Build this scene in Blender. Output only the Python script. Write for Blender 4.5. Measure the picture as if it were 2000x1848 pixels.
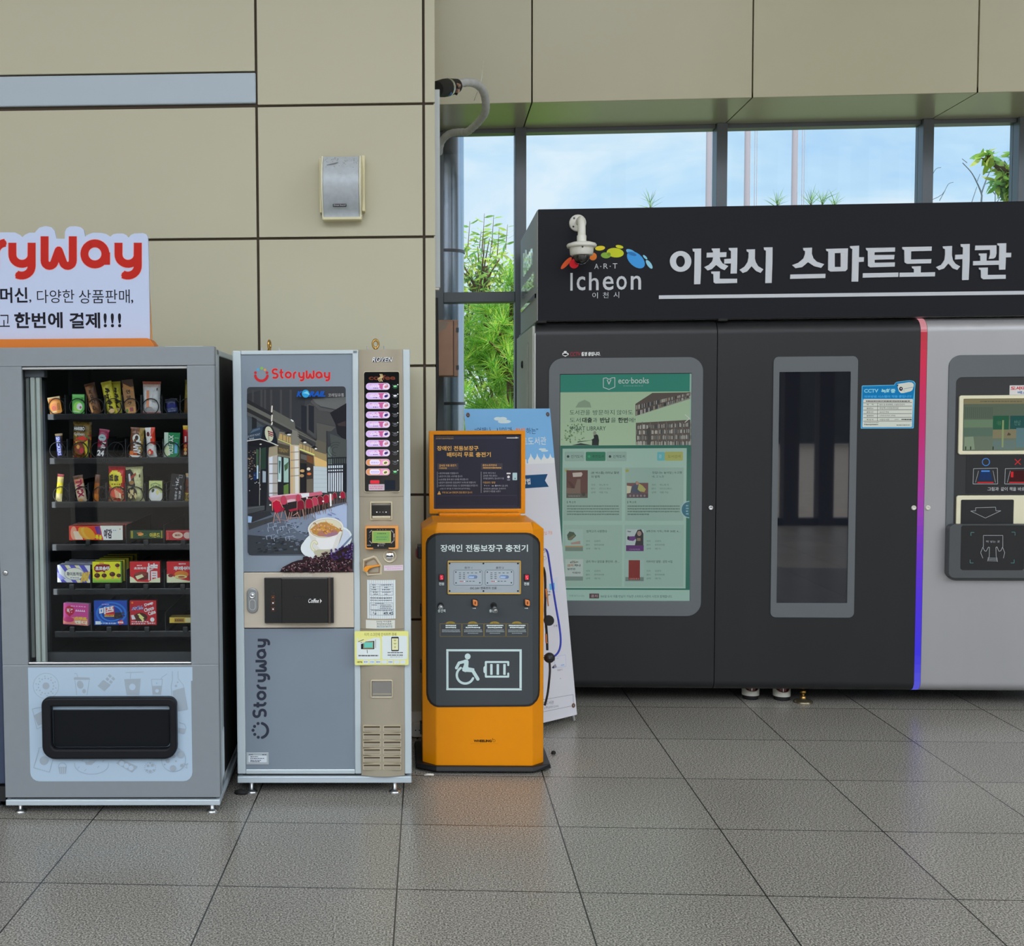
import bpy, bmesh, math, random
from mathutils import Vector, Matrix, Euler, noise
R = math.radians
random.seed(7)
for o in list(bpy.data.objects): bpy.data.objects.remove(o)
SC = bpy.context.scene
COL = SC.collection

# ------------------------------------------------------------------ camera
F, CX, CY = 2251.58, 701.97, 924.0            # focal length and centre of the picture, in pixels of a 2000 x 1848 frame
PITCH, YAW, ROLL, EYE = .0535, -.0599, -.0066, 1.5809
_fw = Vector((math.sin(YAW)*math.cos(PITCH), math.cos(YAW)*math.cos(PITCH), -math.sin(PITCH)))
_rt = Vector((math.cos(YAW), -math.sin(YAW), 0)); _up = _rt.cross(_fw)
RT = math.cos(ROLL)*_rt + math.sin(ROLL)*_up; UP = -math.sin(ROLL)*_rt + math.cos(ROLL)*_up; FW = _fw
CAM = Vector((0, 0, EYE))
cam = bpy.data.cameras.new('camera'); camo = bpy.data.objects.new('camera', cam); COL.objects.link(camo)
cam.sensor_fit = 'HORIZONTAL'; cam.sensor_width = 36; cam.lens = 36*F/2000
cam.shift_x = (1000-CX)/2000; cam.shift_y = 0; cam.clip_start = .05; cam.clip_end = 500
camo.matrix_world = Matrix(((RT.x, UP.x, -FW.x, 0), (RT.y, UP.y, -FW.y, 0), (RT.z, UP.z, -FW.z, EYE), (0, 0, 0, 1)))
SC.camera = camo
def ray(x, y): return FW + RT*((x-CX)/F) - UP*((y-CY)/F)

# ------------------------------------------------------------------ sky, sun, exposure
SC.view_settings.view_transform = 'Standard'; SC.view_settings.look = 'None'
SC.view_settings.gamma = 1; SC.view_settings.use_curve_mapping = False; SC.view_settings.exposure = 0.0
SC.cycles.use_denoising = True; SC.cycles.max_bounces = 8; SC.cycles.transparent_max_bounces = 24
SC.cycles.sample_clamp_indirect = 6; SC.cycles.caustics_reflective = False; SC.cycles.caustics_refractive = False
W = bpy.data.worlds.new('sky'); SC.world = W; W.use_nodes = True
nt = W.node_tree; nt.nodes.clear()
def N(t, typ, **k):
    n = t.nodes.new(typ)
    for a, b in k.items(): setattr(n, a, b)
    return n
def sky():
    L = nt.links.new
    tc = N(nt, 'ShaderNodeTexCoord'); sep = N(nt, 'ShaderNodeSeparateXYZ'); L(tc.outputs['Generated'], sep.inputs[0])
    mp = N(nt, 'ShaderNodeMapping'); mp.inputs['Scale'].default_value = (2.6, 2.6, 5.5); L(tc.outputs['Generated'], mp.inputs[0])
    nz = N(nt, 'ShaderNodeTexNoise'); nz.inputs['Scale'].default_value = 1.6; nz.inputs['Detail'].default_value = 7; nz.inputs['Roughness'].default_value = .55
    nz.inputs['Distortion'].default_value = .6
    L(mp.outputs[0], nz.inputs['Vector'])
    cr = N(nt, 'ShaderNodeValToRGB'); cr.color_ramp.elements[0].position = .40; cr.color_ramp.elements[0].color = (.42, .68, .97, 1)
    cr.color_ramp.elements[1].position = .63; cr.color_ramp.elements[1].color = (.74, .89, 1.0, 1)
    e = cr.color_ramp.elements.new(.52); e.color = (.53, .78, .99, 1)
    L(nz.outputs['Fac'], cr.inputs[0])
    # paler towards the horizon
    hz = N(nt, 'ShaderNodeMapRange'); hz.inputs[1].default_value = .02; hz.inputs[2].default_value = .17; hz.inputs[3].default_value = .85; hz.inputs[4].default_value = 0
    L(sep.outputs['Z'], hz.inputs[0])
    mx = N(nt, 'ShaderNodeMixRGB'); mx.inputs[2].default_value = (.80, .93, 1.0, 1); L(hz.outputs[0], mx.inputs[0]); L(cr.outputs[0], mx.inputs[1])
    # sky behind the hall, boosted well past the front half to light the interior
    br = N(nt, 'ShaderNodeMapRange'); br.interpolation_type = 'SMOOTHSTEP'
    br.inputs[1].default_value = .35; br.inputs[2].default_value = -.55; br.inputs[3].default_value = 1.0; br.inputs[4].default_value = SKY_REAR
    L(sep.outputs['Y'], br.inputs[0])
    el = N(nt, 'ShaderNodeMapRange'); el.interpolation_type = 'SMOOTHSTEP'      # no boost low down, so the glass reflects a plain sky
    el.inputs[1].default_value = .22; el.inputs[2].default_value = .42; L(sep.outputs['Z'], el.inputs[0])
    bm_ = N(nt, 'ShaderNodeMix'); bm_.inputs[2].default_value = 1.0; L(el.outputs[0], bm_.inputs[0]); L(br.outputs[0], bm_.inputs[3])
    wm = N(nt, 'ShaderNodeMapRange'); wm.inputs[1].default_value = .3; wm.inputs[2].default_value = -.4; wm.inputs[3].default_value = 0; wm.inputs[4].default_value = .8
    L(sep.outputs['Y'], wm.inputs[0])
    m2 = N(nt, 'ShaderNodeMixRGB'); m2.inputs[2].default_value = (.97, .975, 1.0, 1); L(wm.outputs[0], m2.inputs[0]); L(mx.outputs[0], m2.inputs[1])
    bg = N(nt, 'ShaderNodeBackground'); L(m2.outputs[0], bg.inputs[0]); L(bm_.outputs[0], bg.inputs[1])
    out = N(nt, 'ShaderNodeOutputWorld'); L(bg.outputs[0], out.inputs[0])
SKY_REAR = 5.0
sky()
sl = bpy.data.lights.new('sun', 'SUN'); sl.energy = 5.0; sl.angle = R(1.2); sl.color = (1, .95, .86)
so = bpy.data.objects.new('sun', sl); COL.objects.link(so); so.location = (14, 2, 12)
so.rotation_euler = Vector((-.78, -.10, -.66)).to_track_quat('-Z', 'Y').to_euler()

# ------------------------------------------------------------------ colours and materials
KA = 1.3
def s2l(v):
    v /= 255
    return v/12.92 if v <= .04045 else ((v+.055)/1.055)**2.4
def lin(rgb): return tuple(s2l(v) for v in rgb)
def alb(rgb): return tuple(min(.9, s2l(v)*KA) for v in rgb)
def pm(name, rgb, rough=.5, metal=0, spec=.5, var=0, vs=6, coat=0, emit=0, bump=0, bs=200, stretch=None, raw=False):
    m = bpy.data.materials.new(name); m.use_nodes = True
    t = m.node_tree; b = t.nodes['Principled BSDF']
    a = rgb if raw else alb(rgb)
    b.inputs['Base Color'].default_value = (*a, 1); b.inputs['Roughness'].default_value = rough
    b.inputs['Metallic'].default_value = metal; b.inputs['Specular IOR Level'].default_value = spec
    b.inputs['Coat Weight'].default_value = coat; b.inputs['Coat Roughness'].default_value = .06
    if emit:
        b.inputs['Emission Color'].default_value = (*lin(rgb), 1); b.inputs['Emission Strength'].default_value = emit
    if var or bump:
        tc = N(t, 'ShaderNodeTexCoord'); mp = N(t, 'ShaderNodeMapping'); t.links.new(tc.outputs['Object'], mp.inputs[0])
        if stretch: mp.inputs['Scale'].default_value = stretch
        nz = N(t, 'ShaderNodeTexNoise'); nz.inputs['Scale'].default_value = vs; nz.inputs['Detail'].default_value = 5
        t.links.new(mp.outputs[0], nz.inputs['Vector'])
        if var:
            mr = N(t, 'ShaderNodeMapRange'); mr.inputs[1].default_value = .25; mr.inputs[2].default_value = .75
            mr.inputs[3].default_value = 1-var; mr.inputs[4].default_value = 1+var
            t.links.new(nz.outputs['Fac'], mr.inputs[0])
            hm = N(t, 'ShaderNodeVectorMath', operation='SCALE'); hm.inputs[0].default_value = a
            t.links.new(mr.outputs[0], hm.inputs['Scale']); t.links.new(hm.outputs[0], b.inputs['Base Color'])
        if bump:
            n2 = N(t, 'ShaderNodeTexNoise'); n2.inputs['Scale'].default_value = bs; t.links.new(mp.outputs[0], n2.inputs['Vector'])
            bp = N(t, 'ShaderNodeBump'); bp.inputs['Strength'].default_value = bump; bp.inputs['Distance'].default_value = .002
            t.links.new(n2.outputs['Fac'], bp.inputs['Height']); t.links.new(bp.outputs[0], b.inputs['Normal'])
    return m
def colmat(name, rough=.45, spec=.4, emit=0, coat=0, base=1.0, metal=0):
    m = bpy.data.materials.new(name); m.use_nodes = True
    t = m.node_tree; b = t.nodes['Principled BSDF']
    at = N(t, 'ShaderNodeAttribute', attribute_name='Col')
    if base < 1:
        sc = N(t, 'ShaderNodeVectorMath', operation='SCALE'); sc.inputs['Scale'].default_value = base
        t.links.new(at.outputs['Color'], sc.inputs[0]); t.links.new(sc.outputs[0], b.inputs['Base Color'])
    else: t.links.new(at.outputs['Color'], b.inputs['Base Color'])
    b.inputs['Roughness'].default_value = rough; b.inputs['Specular IOR Level'].default_value = spec
    b.inputs['Coat Weight'].default_value = coat; b.inputs['Coat Roughness'].default_value = .05; b.inputs['Metallic'].default_value = metal
    if emit:
        t.links.new(at.outputs['Color'], b.inputs['Emission Color']); b.inputs['Emission Strength'].default_value = emit
    return m
def glassmat(name, tint=(1, 1, 1), refl=.05):
    m = bpy.data.materials.new(name); m.use_nodes = True
    t = m.node_tree; t.nodes.clear()
    tr = N(t, 'ShaderNodeBsdfTransparent'); tr.inputs[0].default_value = (*tint, 1)
    gl = N(t, 'ShaderNodeBsdfGlossy'); gl.inputs['Roughness'].default_value = 0
    fr = N(t, 'ShaderNodeFresnel'); fr.inputs['IOR'].default_value = 1.45
    mx = N(t, 'ShaderNodeMixShader'); ou = N(t, 'ShaderNodeOutputMaterial')
    ml = N(t, 'ShaderNodeMath', operation='MULTIPLY'); ml.inputs[1].default_value = refl/.034
    t.links.new(fr.outputs[0], ml.inputs[0])
    t.links.new(ml.outputs[0], mx.inputs[0]); t.links.new(tr.outputs[0], mx.inputs[1]); t.links.new(gl.outputs[0], mx.inputs[2])
    t.links.new(mx.outputs[0], ou.inputs[0])
    return m
PRINT = colmat('printed_paper', .6, .15)
GLOSS = colmat('printed_vinyl', .4, .22)
WRAP = colmat('printed_wrapper', .3, .4)
SCREEN = colmat('lit_screen', .12, .5, emit=.46, base=.10)
LITPRINT = colmat('backlit_print', .15, .5, emit=1.0, base=.1)
STEEL = pm('stainless_steel', (190, 192, 194), .28, 1)
DARKSTEEL = pm('dark_steel', (70, 72, 75), .35, 1)
BRASS = pm('brass', (176, 140, 80), .3, 1)
BLACK = pm('black_plastic', (26, 27, 30), .4)
BLACKGLOSS = pm('black_gloss_plastic', (16, 17, 20), .12)
WHITEP = pm('white_plastic', (214, 214, 208), .4)
RUBBER = pm('rubber', (22, 22, 23), .7)
CHROME = pm('chrome', (225, 226, 228), .08, 1)

# ------------------------------------------------------------------ frames and meshes
class Fr:
    """A place in the hall with its own axes: x along the front, y into it, z up. at() finds where the line of sight of a pixel meets a plane of it."""
    def __init__(s, loc, yaw=0, mat=None):
        s.m = mat if mat is not None else Matrix.Translation(Vector(loc)) @ Matrix.Rotation(yaw, 4, 'Z')
        s.i = s.m.inverted(); s.o = s.i @ CAM; s.q = s.i.to_3x3()
    def at(s, x, y, d=0):
        r = s.q @ ray(x, y)
        return s.o + r*((d-s.o.y)/r.y)
    def floor(s, x, y, z=0):
        r = s.q @ ray(x, y)
        return s.o + r*((z-s.o.z)/r.z)
def onfloor(x, y, z=0):
    r = ray(x, y); return CAM + r*((z-EYE)/r.z)
def onY(x, y, Y):
    r = ray(x, y); return CAM + r*(Y/r.y)

class M:
    def __init__(s): s.v = []; s.f = []; s.c = []; s.sm = []
    def add(s, vs, fs, col=None, smooth=False):
        n = len(s.v); s.v += [tuple(v) for v in vs]
        for f in fs: s.f.append(tuple(i+n for i in f)); s.c.append(col); s.sm.append(smooth)
        return s
    def box(s, x0, x1, y0, y1, z0, z1, col=None):
        return s.add([(x0,y0,z0),(x1,y0,z0),(x1,y1,z0),(x0,y1,z0),(x0,y0,z1),(x1,y0,z1),(x1,y1,z1),(x0,y1,z1)],
            [(0,1,5,4),(1,2,6,5),(2,3,7,6),(3,0,4,7),(4,5,6,7),(3,2,1,0)], col)
    def prism(s, pts, y0, y1, col=None, smooth=False):       # outline in x,z pushed along y
        n = len(pts); vs = [(x, y0, z) for x, z in pts]+[(x, y1, z) for x, z in pts]
        s.add(vs, [tuple(range(n)), tuple(range(2*n-1, n-1, -1))], col)
        a = len(s.v)-2*n
        for i in range(n):
            j = (i+1) % n; s.f.append((a+i, a+n+i, a+n+j, a+j)); s.c.append(col); s.sm.append(smooth)
        return s
    def extx(s, pts, x0, x1, col=None, smooth=False):        # outline in y,z pushed along x
        n = len(pts); vs = [(x0, y, z) for y, z in pts]+[(x1, y, z) for y, z in pts]
        s.add(vs, [tuple(range(n)), tuple(range(2*n-1, n-1, -1))], col)
        a = len(s.v)-2*n
        for i in range(n):
            j = (i+1) % n; s.f.append((a+i, a+n+i, a+n+j, a+j)); s.c.append(col); s.sm.append(smooth)
        return s
    def extz(s, pts, z0, z1, col=None, smooth=False):        # outline in x,y pushed along z
        n = len(pts); vs = [(x, y, z0) for x, y in pts]+[(x, y, z1) for x, y in pts]
        s.add(vs, [tuple(range(n-1, -1, -1)), tuple(range(n, 2*n))], col)
        a = len(s.v)-2*n
        for i in range(n):
            j = (i+1) % n; s.f.append((a+i, a+j, a+n+j, a+n+i)); s.c.append(col); s.sm.append(smooth)
        return s
    def ring(s, out, inn, y0, y1, col=None):                 # frame between two outlines of equal count, in x,z
        n = len(out); vs = [(x, y0, z) for x, z in out]+[(x, y0, z) for x, z in inn]+[(x, y1, z) for x, z in out]+[(x, y1, z) for x, z in inn]
        fs = []
        for i in range(n):
            j = (i+1) % n
            fs += [(i, j, n+j, n+i), (2*n+j, 2*n+i, 3*n+i, 3*n+j), (i, 2*n+i, 2*n+j, j), (n+j, 3*n+j, 3*n+i, n+i)]
        return s.add(vs, fs, col)
    def tube(s, pts, r, n=10, col=None, caps=True):
        pts = [Vector(p) for p in pts]; rr = r if isinstance(r, (list, tuple)) else [r]*len(pts)
        vs = []; up = None
        for i, p in enumerate(pts):
            t = (pts[min(i+1, len(pts)-1)]-pts[max(i-1, 0)]).normalized()
            if up is None: up = Vector((0, 0, 1)) if abs(t.z) < .9 else Vector((0, 1, 0))
            a = (up - t*up.dot(t)).normalized(); up = a; b = t.cross(a)
            for k in range(n):
                w = 2*math.pi*k/n; vs.append(p+(a*math.cos(w)+b*math.sin(w))*rr[i])
        fs = []
        for i in range(len(pts)-1):
            for k in range(n): fs.append((i*n+k, i*n+(k+1) % n, (i+1)*n+(k+1) % n, (i+1)*n+k))
        s.add(vs, fs, col, True)
        if caps: s.add(vs[:n], [tuple(range(n-1, -1, -1))], col); s.add(vs[-n:], [tuple(range(n))], col)
        return s
    def lathe(s, prof, o=(0, 0, 0), ax='z', n=20, col=None, sx=1, sy=1):
        o = Vector(o); vs = []
        for r, h in prof:
            for k in range(n):
                w = 2*math.pi*k/n; a, b = r*math.cos(w)*sx, r*math.sin(w)*sy
                vs.append(o+(Vector((a, b, h)) if ax == 'z' else Vector((a, h, b)) if ax == 'y' else Vector((h, a, b))))
        fs = []
        for i in range(len(prof)-1):
            for k in range(n): fs.append((i*n+k, i*n+(k+1) % n, (i+1)*n+(k+1) % n, (i+1)*n+k))
        s.add(vs, fs, col, True)
        if prof[0][0] > 1e-6: s.add(vs[:n], [tuple(range(n))], col)
        if prof[-1][0] > 1e-6: s.add(vs[-n:], [tuple(range(n))], col)
        return s
    def torus(s, o, R_, r, ax='y', n=20, m=8, col=None):
        vs = []; o = Vector(o)
        for i in range(n):
            a = 2*math.pi*i/n
            for j in range(m):
                b = 2*math.pi*j/m; q = R_+r*math.cos(b); x, z, h = q*math.cos(a), q*math.sin(a), r*math.sin(b)
                vs.append(o+(Vector((x, h, z)) if ax == 'y' else Vector((h, x, z)) if ax == 'x' else Vector((x, z, h))))
        return s.add(vs, [(i*m+j, ((i+1) % n)*m+j, ((i+1) % n)*m+(j+1) % m, i*m+(j+1) % m) for i in range(n) for j in range(m)], col, True)
    def build(s, name, mat, parent=None, bevel=0, seg=2, label=None, kind=None, loc=None):
        me = bpy.data.meshes.new(name); me.from_pydata(s.v, [], s.f)
        if any(c is not None for c in s.c):
            at = me.attributes.new('Col', 'FLOAT_COLOR', 'CORNER'); k = 0; buf = []
            for f, c in zip(s.f, s.c): buf += list((*(c or (.5, .5, .5)), 1))*len(f)
            at.data.foreach_set('color', buf)
        me.polygons.foreach_set('use_smooth', s.sm)
        for m_ in (mat if isinstance(mat, list) else [mat]): me.materials.append(m_)
        bm = bmesh.new(); bm.from_mesh(me); bmesh.ops.recalc_face_normals(bm, faces=bm.faces[:]); bm.to_mesh(me); bm.free()
        me.update()
        o = bpy.data.objects.new(name, me); COL.objects.link(o)
        if parent: o.parent = parent
        if loc: o.location = loc
        if bevel:
            b = o.modifiers.new('edge', 'BEVEL'); b.width = bevel; b.segments = seg; b.limit_method = 'ANGLE'; b.angle_limit = R(40)
        if label: o['label'] = label
        if kind: o['kind'] = kind
        return o
def thing(name, label, cat, fr=None, group=None, loc=None):
    o = bpy.data.objects.new(name, None); COL.objects.link(o); o.empty_display_size = .1
    if fr: o.matrix_world = fr.m
    if loc: o.location = loc
    o['label'] = label; o['category'] = cat
    if group: o['group'] = group
    return o
def tag(o, label, cat, group=None):
    o['label'] = label; o['category'] = cat
    if group: o['group'] = group
    return o

def rrect(x0, z0, x1, z1, r, n=6):
    """rounded outline; r may be one radius or four (x0z0, x1z0, x1z1, x0z1)"""
    r = r if isinstance(r, (list, tuple)) else [r]*4; out = []
    for (cx, cz, a0), q in zip([(x0, z0, 180), (x1, z0, 270), (x1, z1, 0), (x0, z1, 90)], r):
        sx = 1 if cx == x0 else -1; sz = 1 if cz == z0 else -1
        for i in range(n+1):
            a = R(a0+90*i/n); out.append((cx+sx*q+q*math.cos(a), cz+sz*q+q*math.sin(a)))
    return out

# ------------------------------------------------------------------ lettering and printed graphics
_tc = {}
def glyphs(s, bold=0, shear=0):
    k = (s, bold, shear)
    if k not in _tc:
        c = bpy.data.curves.new('t', 'FONT'); c.body = s; c.size = 1; c.resolution_u = 3; c.offset = bold; c.shear = shear
        o = bpy.data.objects.new('t', c)
        me = bpy.data.meshes.new_from_object(o)
        vs = [(v.co.x, v.co.y) for v in me.vertices]; fs = [tuple(p.vertices) for p in me.polygons]
        bpy.data.objects.remove(o); bpy.data.curves.remove(c); bpy.data.meshes.remove(me)
        x0 = min(v[0] for v in vs); x1 = max(v[0] for v in vs); y0 = min(v[1] for v in vs); y1 = max(v[1] for v in vs)
        _tc[k] = ([((x-x0)/(x1-x0), (y-y0)/(y1-y0)) for x, y in vs], fs, (x1-x0)/(y1-y0))
    return _tc[k]
def dk(c, k): return tuple(min(.9, v*k) for v in c)
class G(M):
    """Flat printed graphics: mp(x, y, d) turns the drawing's coordinates (y downwards) into a point of the surface."""
    def __init__(s, mp, d=0, step=2e-5): super().__init__(); s.mp = mp; s.d = d; s.step = step
    def up(s): s.d -= s.step
    def poly(s, pts, col, up=True):
        if up: s.up()
        return s.add([s.mp(x, y, s.d) for x, y in pts], [tuple(range(len(pts)))], col)
    def _b(s, x0, y0, x1, y1): a = s.mp(x0, y0, s.d); b = s.mp(x1, y1, s.d); return a, b
    def rect(s, x0, y0, x1, y1, col, r=0, up=True):
        if up: s.up()
        a, b = s._b(x0, y0, x1, y1); k = abs((b.x-a.x)/(x1-x0))
        pts = rrect(a.x, b.z, b.x, a.z, r*k, 4) if r else [(a.x, b.z), (b.x, b.z), (b.x, a.z), (a.x, a.z)]
        return s.add([(x, a.y, z) for x, z in pts], [tuple(range(len(pts)))], col)
    def frame(s, x0, y0, x1, y1, w, col):
        s.rect(x0, y0, x1, y0+w, col); s.rect(x0, y1-w, x1, y1, col, up=False); s.rect(x0, y0+w, x0+w, y1-w, col, up=False); s.rect(x1-w, y0+w, x1, y1-w, col, up=False)
    def ell(s, cx, cy, rx, ry, col, rot=0, n=20, a0=0, a1=360, up=True):
        c, q = math.cos(R(rot)), math.sin(R(rot)); pts = []
        m = n if a1-a0 >= 360 else n+1
        for i in range(m):
            a = R(a0+(a1-a0)*i/n); u, v = rx*math.cos(a), ry*math.sin(a)
            pts.append((cx+u*c-v*q, cy+u*q+v*c))
        return s.poly(pts, col, up)
    def line(s, pts, w, col, cap=True, closed=False):
        s.up(); pts = list(pts)+([pts[0]] if closed else [])
        for (x0, y0), (x1, y1) in zip(pts, pts[1:]):
            l = math.hypot(x1-x0, y1-y0) or 1; nx, ny = -(y1-y0)/l*w/2, (x1-x0)/l*w/2
            s.poly([(x0+nx, y0+ny), (x1+nx, y1+ny), (x1-nx, y1-ny), (x0-nx, y0-ny)], col, False); s.d -= 1e-6
        if cap and w > 1:
            for x, y in (pts[1:-1] if cap == 'joints' else pts): s.ell(x, y, w/2, w/2, col, n=10, up=False); s.d -= 1e-6
    def arc(s, cx, cy, rx, ry, a0, a1, w, col, n=16):
        s.line([(cx+rx*math.cos(R(a0+(a1-a0)*i/n)), cy+ry*math.sin(R(a0+(a1-a0)*i/n))) for i in range(n+1)], w, col)
    def text(s, t, x0, y0, x1, y1, col, bold=0, rot=0, shear=0, keep=False):
        s.up(); vs, fs, asp = glyphs(t, bold, shear); a, b = s._b(x0, y0, x1, y1)
        if rot == 90: q = [(a.x+(1-v)*(b.x-a.x), b.z+u*(a.z-b.z)) for u, v in vs]      # reads upwards
        elif rot == -90: q = [(a.x+v*(b.x-a.x), a.z-u*(a.z-b.z)) for u, v in vs]       # reads downwards
        else: q = [(a.x+u*(b.x-a.x), b.z+v*(a.z-b.z)) for u, v in vs]
        return s.add([(x, a.y, z) for x, z in q], fs, col)
    def qtext(s, t, quad, col, bold=0):                       # into a four-cornered field: tl, tr, br, bl
        s.up(); vs, fs, asp = glyphs(t, bold); (ax, ay), (bx, by), (cx, cy), (dx, dy) = quad
        P = []
        for u, v in vs:
            tx, ty = ax+(bx-ax)*u, ay+(by-ay)*u; lx, ly = dx+(cx-dx)*u, dy+(cy-dy)*u
            P.append(s.mp(lx+(tx-lx)*v, ly+(ty-ly)*v, s.d))
        return s.add(P, fs, col)
    def dashes(s, x0, x1, y, h, col, seed=0, lo=2, hi=6, gap=.9):       # a line of writing too small to read
        rnd = random.Random(seed); x = x0; s.up()
        while x < x1:
            w = min(rnd.uniform(lo, hi), x1-x)
            if w > .4: s.rect(x, y, x+w, y+h*rnd.uniform(.8, 1), col, up=False)
            x += w+gap*rnd.uniform(.7, 1.6)
def px(fr): return lambda x, y, d: fr.at(x, y, d)
def local(w, h, d0=0):       # drawing 0..100 each way on a face w by h standing on the origin
    return lambda x, y, d: Vector((-w/2+w*x/100, d0+d, h*(1-y/100)))

# the rounded logo lettering, one path list per letter, x-height 1, y up
def _arc(cx, cy, r, a0, a1, n=10): return [(cx+r*math.cos(R(a0+(a1-a0)*i/n)), cy+r*math.sin(R(a0+(a1-a0)*i/n))) for i in range(n+1)]
LOGO = {
 'S': (.86, [_arc(.46, .98, .30, 40, 90, 4)+[(.36, 1.28)]+_arc(.36, .985, .29, 90, 270, 10)+_arc(.46, .40, .29, 90, -90, 10)+[(.30, .11)]+_arc(.30, .36, .25, 270, 225, 3)]),
 't': (.62, [[(.26, 1.3), (.26, .40)]+_arc(.54, .40, .28, 180, 270, 5), [(.02, .86), (.56, .86)]]),
 'o': (1.0, [_arc(.5, .5, .36, 0, 360, 22)]),
 'r': (.62, [[(.14, 0), (.14, .55)]+_arc(.5, .52, .36, 180, 95, 6)]),
 'y': (.90, [[(.14, .88), (.14, .50)]+_arc(.45, .47, .31, 180, 350, 10)+[(.76, .88)], [(.76, .88), (.76, .08)]+_arc(.44, .08, .32, 0, -120, 8)]),
 'W': (1.26, [[(.15, 1.1), (.15, .30)]+_arc(.32, .26, .17, 180, 330, 6)+[(.63, .62)]+_arc(.94, .26, .17, 210, 360, 6)+[(1.11, 1.1)]]),
 'a': (1.0, [_arc(.46, .5, .36, 0, 360, 22), [(.84, .55), (.84, .13)]]),
}
def logotext(g, s, x, y, xh, col, gap=.13, w=.27, vert=False, xs=1):
    """base line at y (or running upwards from y when vert)"""
    cx = 0
    for ch in s:
        adv, paths = LOGO[ch]
        for p in paths:
            q = [(x+(cx+u)*xh*xs, y-v*xh) for u, v in p] if not vert else [(x-v*xh, y-(cx+u)*xh) for u, v in p]
            g.line(q, w*xh, col, cap='joints')
        cx += adv+gap
    return cx*xh
# ------------------------------------------------------------------ the hall
TX, TY = -.1088, 3.7369
def floormat():
    m = bpy.data.materials.new('granite_tiles'); m.use_nodes = True; t = m.node_tree; b = t.nodes['Principled BSDF']; L = t.links.new
    tc = N(t, 'ShaderNodeTexCoord'); sp = N(t, 'ShaderNodeSeparateXYZ'); L(tc.outputs['Object'], sp.inputs[0])
    def math_(op, a, bv=None, c=None):
        n = N(t, 'ShaderNodeMath', operation=op)
        for i, v in enumerate((a, bv, c)):
            if v is None: continue
            if isinstance(v, (int, float)): n.inputs[i].default_value = v
            else: L(v, n.inputs[i])
        return n.outputs[0]
    joints = []; ids = []
    for ax, o in (('X', TX), ('Y', TY)):
        q = math_('DIVIDE', math_('SUBTRACT', sp.outputs[ax], o), .6)
        fr = math_('FRACT', math_('ADD', q, 100.5)); ids.append(math_('FLOOR', math_('ADD', q, 100.0)))
        dist = math_('ABSOLUTE', math_('SUBTRACT', fr, .5))
        joints.append(math_('LESS_THAN', dist, .0042 if ax == 'X' else .0045))
    jt = math_('MAXIMUM', joints[0], joints[1])
    cb = N(t, 'ShaderNodeCombineXYZ'); L(ids[0], cb.inputs[0]); L(ids[1], cb.inputs[1])
    wn = N(t, 'ShaderNodeTexWhiteNoise'); L(cb.outputs[0], wn.inputs['Vector'])
    n1 = N(t, 'ShaderNodeTexNoise'); n1.inputs['Scale'].default_value = 170; n1.inputs['Detail'].default_value = 2; n1.inputs['Roughness'].default_value = .6
    L(tc.outputs['Object'], n1.inputs['Vector'])
    cr = N(t, 'ShaderNodeValToRGB'); E_ = cr.color_ramp.elements
    E_[0].position = .36; E_[0].color = (*alb((76, 75, 72)), 1); E_[1].position = .64; E_[1].color = (*alb((184, 180, 172)), 1)
    e = E_.new(.46); e.color = (*alb((121, 118, 112)), 1); e = E_.new(.54); e.color = (*alb((148, 145, 138)), 1)
    L(n1.outputs['Fac'], cr.inputs[0])
    n2 = N(t, 'ShaderNodeTexNoise'); n2.inputs['Scale'].default_value = 1.3; n2.inputs['Detail'].default_value = 4; L(tc.outputs['Object'], n2.inputs['Vector'])
    mr = N(t, 'ShaderNodeMapRange'); mr.inputs[1].default_value = .3; mr.inputs[2].default_value = .7; mr.inputs[3].default_value = .93; mr.inputs[4].default_value = 1.05
    L(n2.outputs['Fac'], mr.inputs[0])
    tv = N(t, 'ShaderNodeMapRange'); tv.inputs[3].default_value = .93; tv.inputs[4].default_value = 1.06; L(wn.outputs['Value'], tv.inputs[0])
    k = math_('MULTIPLY', mr.outputs[0], tv.outputs[0])
    sc = N(t, 'ShaderNodeVectorMath', operation='SCALE'); L(cr.outputs[0], sc.inputs[0]); L(k, sc.inputs['Scale'])
    mx = N(t, 'ShaderNodeMixRGB'); mx.inputs[2].default_value = (.018, .017, .016, 1); L(jt, mx.inputs[0]); L(sc.outputs[0], mx.inputs[1])
    L(mx.outputs[0], b.inputs['Base Color']); b.inputs['Roughness'].default_value = .27; b.inputs['Specular IOR Level'].default_value = .5
    return m
M().box(-9, 10, -3.7, 7.6, -.1, 0).build('floor', floormat(), kind='structure')
PAVE = pm('outdoor_paving', (150, 140, 128), .8, var=.15, vs=3)
GRASS = pm('lawn', (74, 84, 58), .9, var=.3, vs=5)
M().box(-45, 45, -40, -3.7, -.14, -.03).build('ground', PAVE, kind='structure')
M().box(-45, 45, 7.75, 60, -.14, -.05).build('ground', GRASS, kind='structure')
CEIL = pm('white_ceiling', (205, 205, 200), .8)
M().box(-9, 10, -4.2, 7.6, 9.4, 9.6).build('ceiling', CEIL, kind='structure')
PLAIN = pm('painted_wall', (190, 186, 170), .7)
M().box(-9.2, -9, -3.7, 7.6, 0, 9.4).build('wall_left', PLAIN, kind='structure')
M().box(10, 10.2, 1.5, 7.6, 0, 9.4).build('wall_right', PLAIN, kind='structure')
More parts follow.
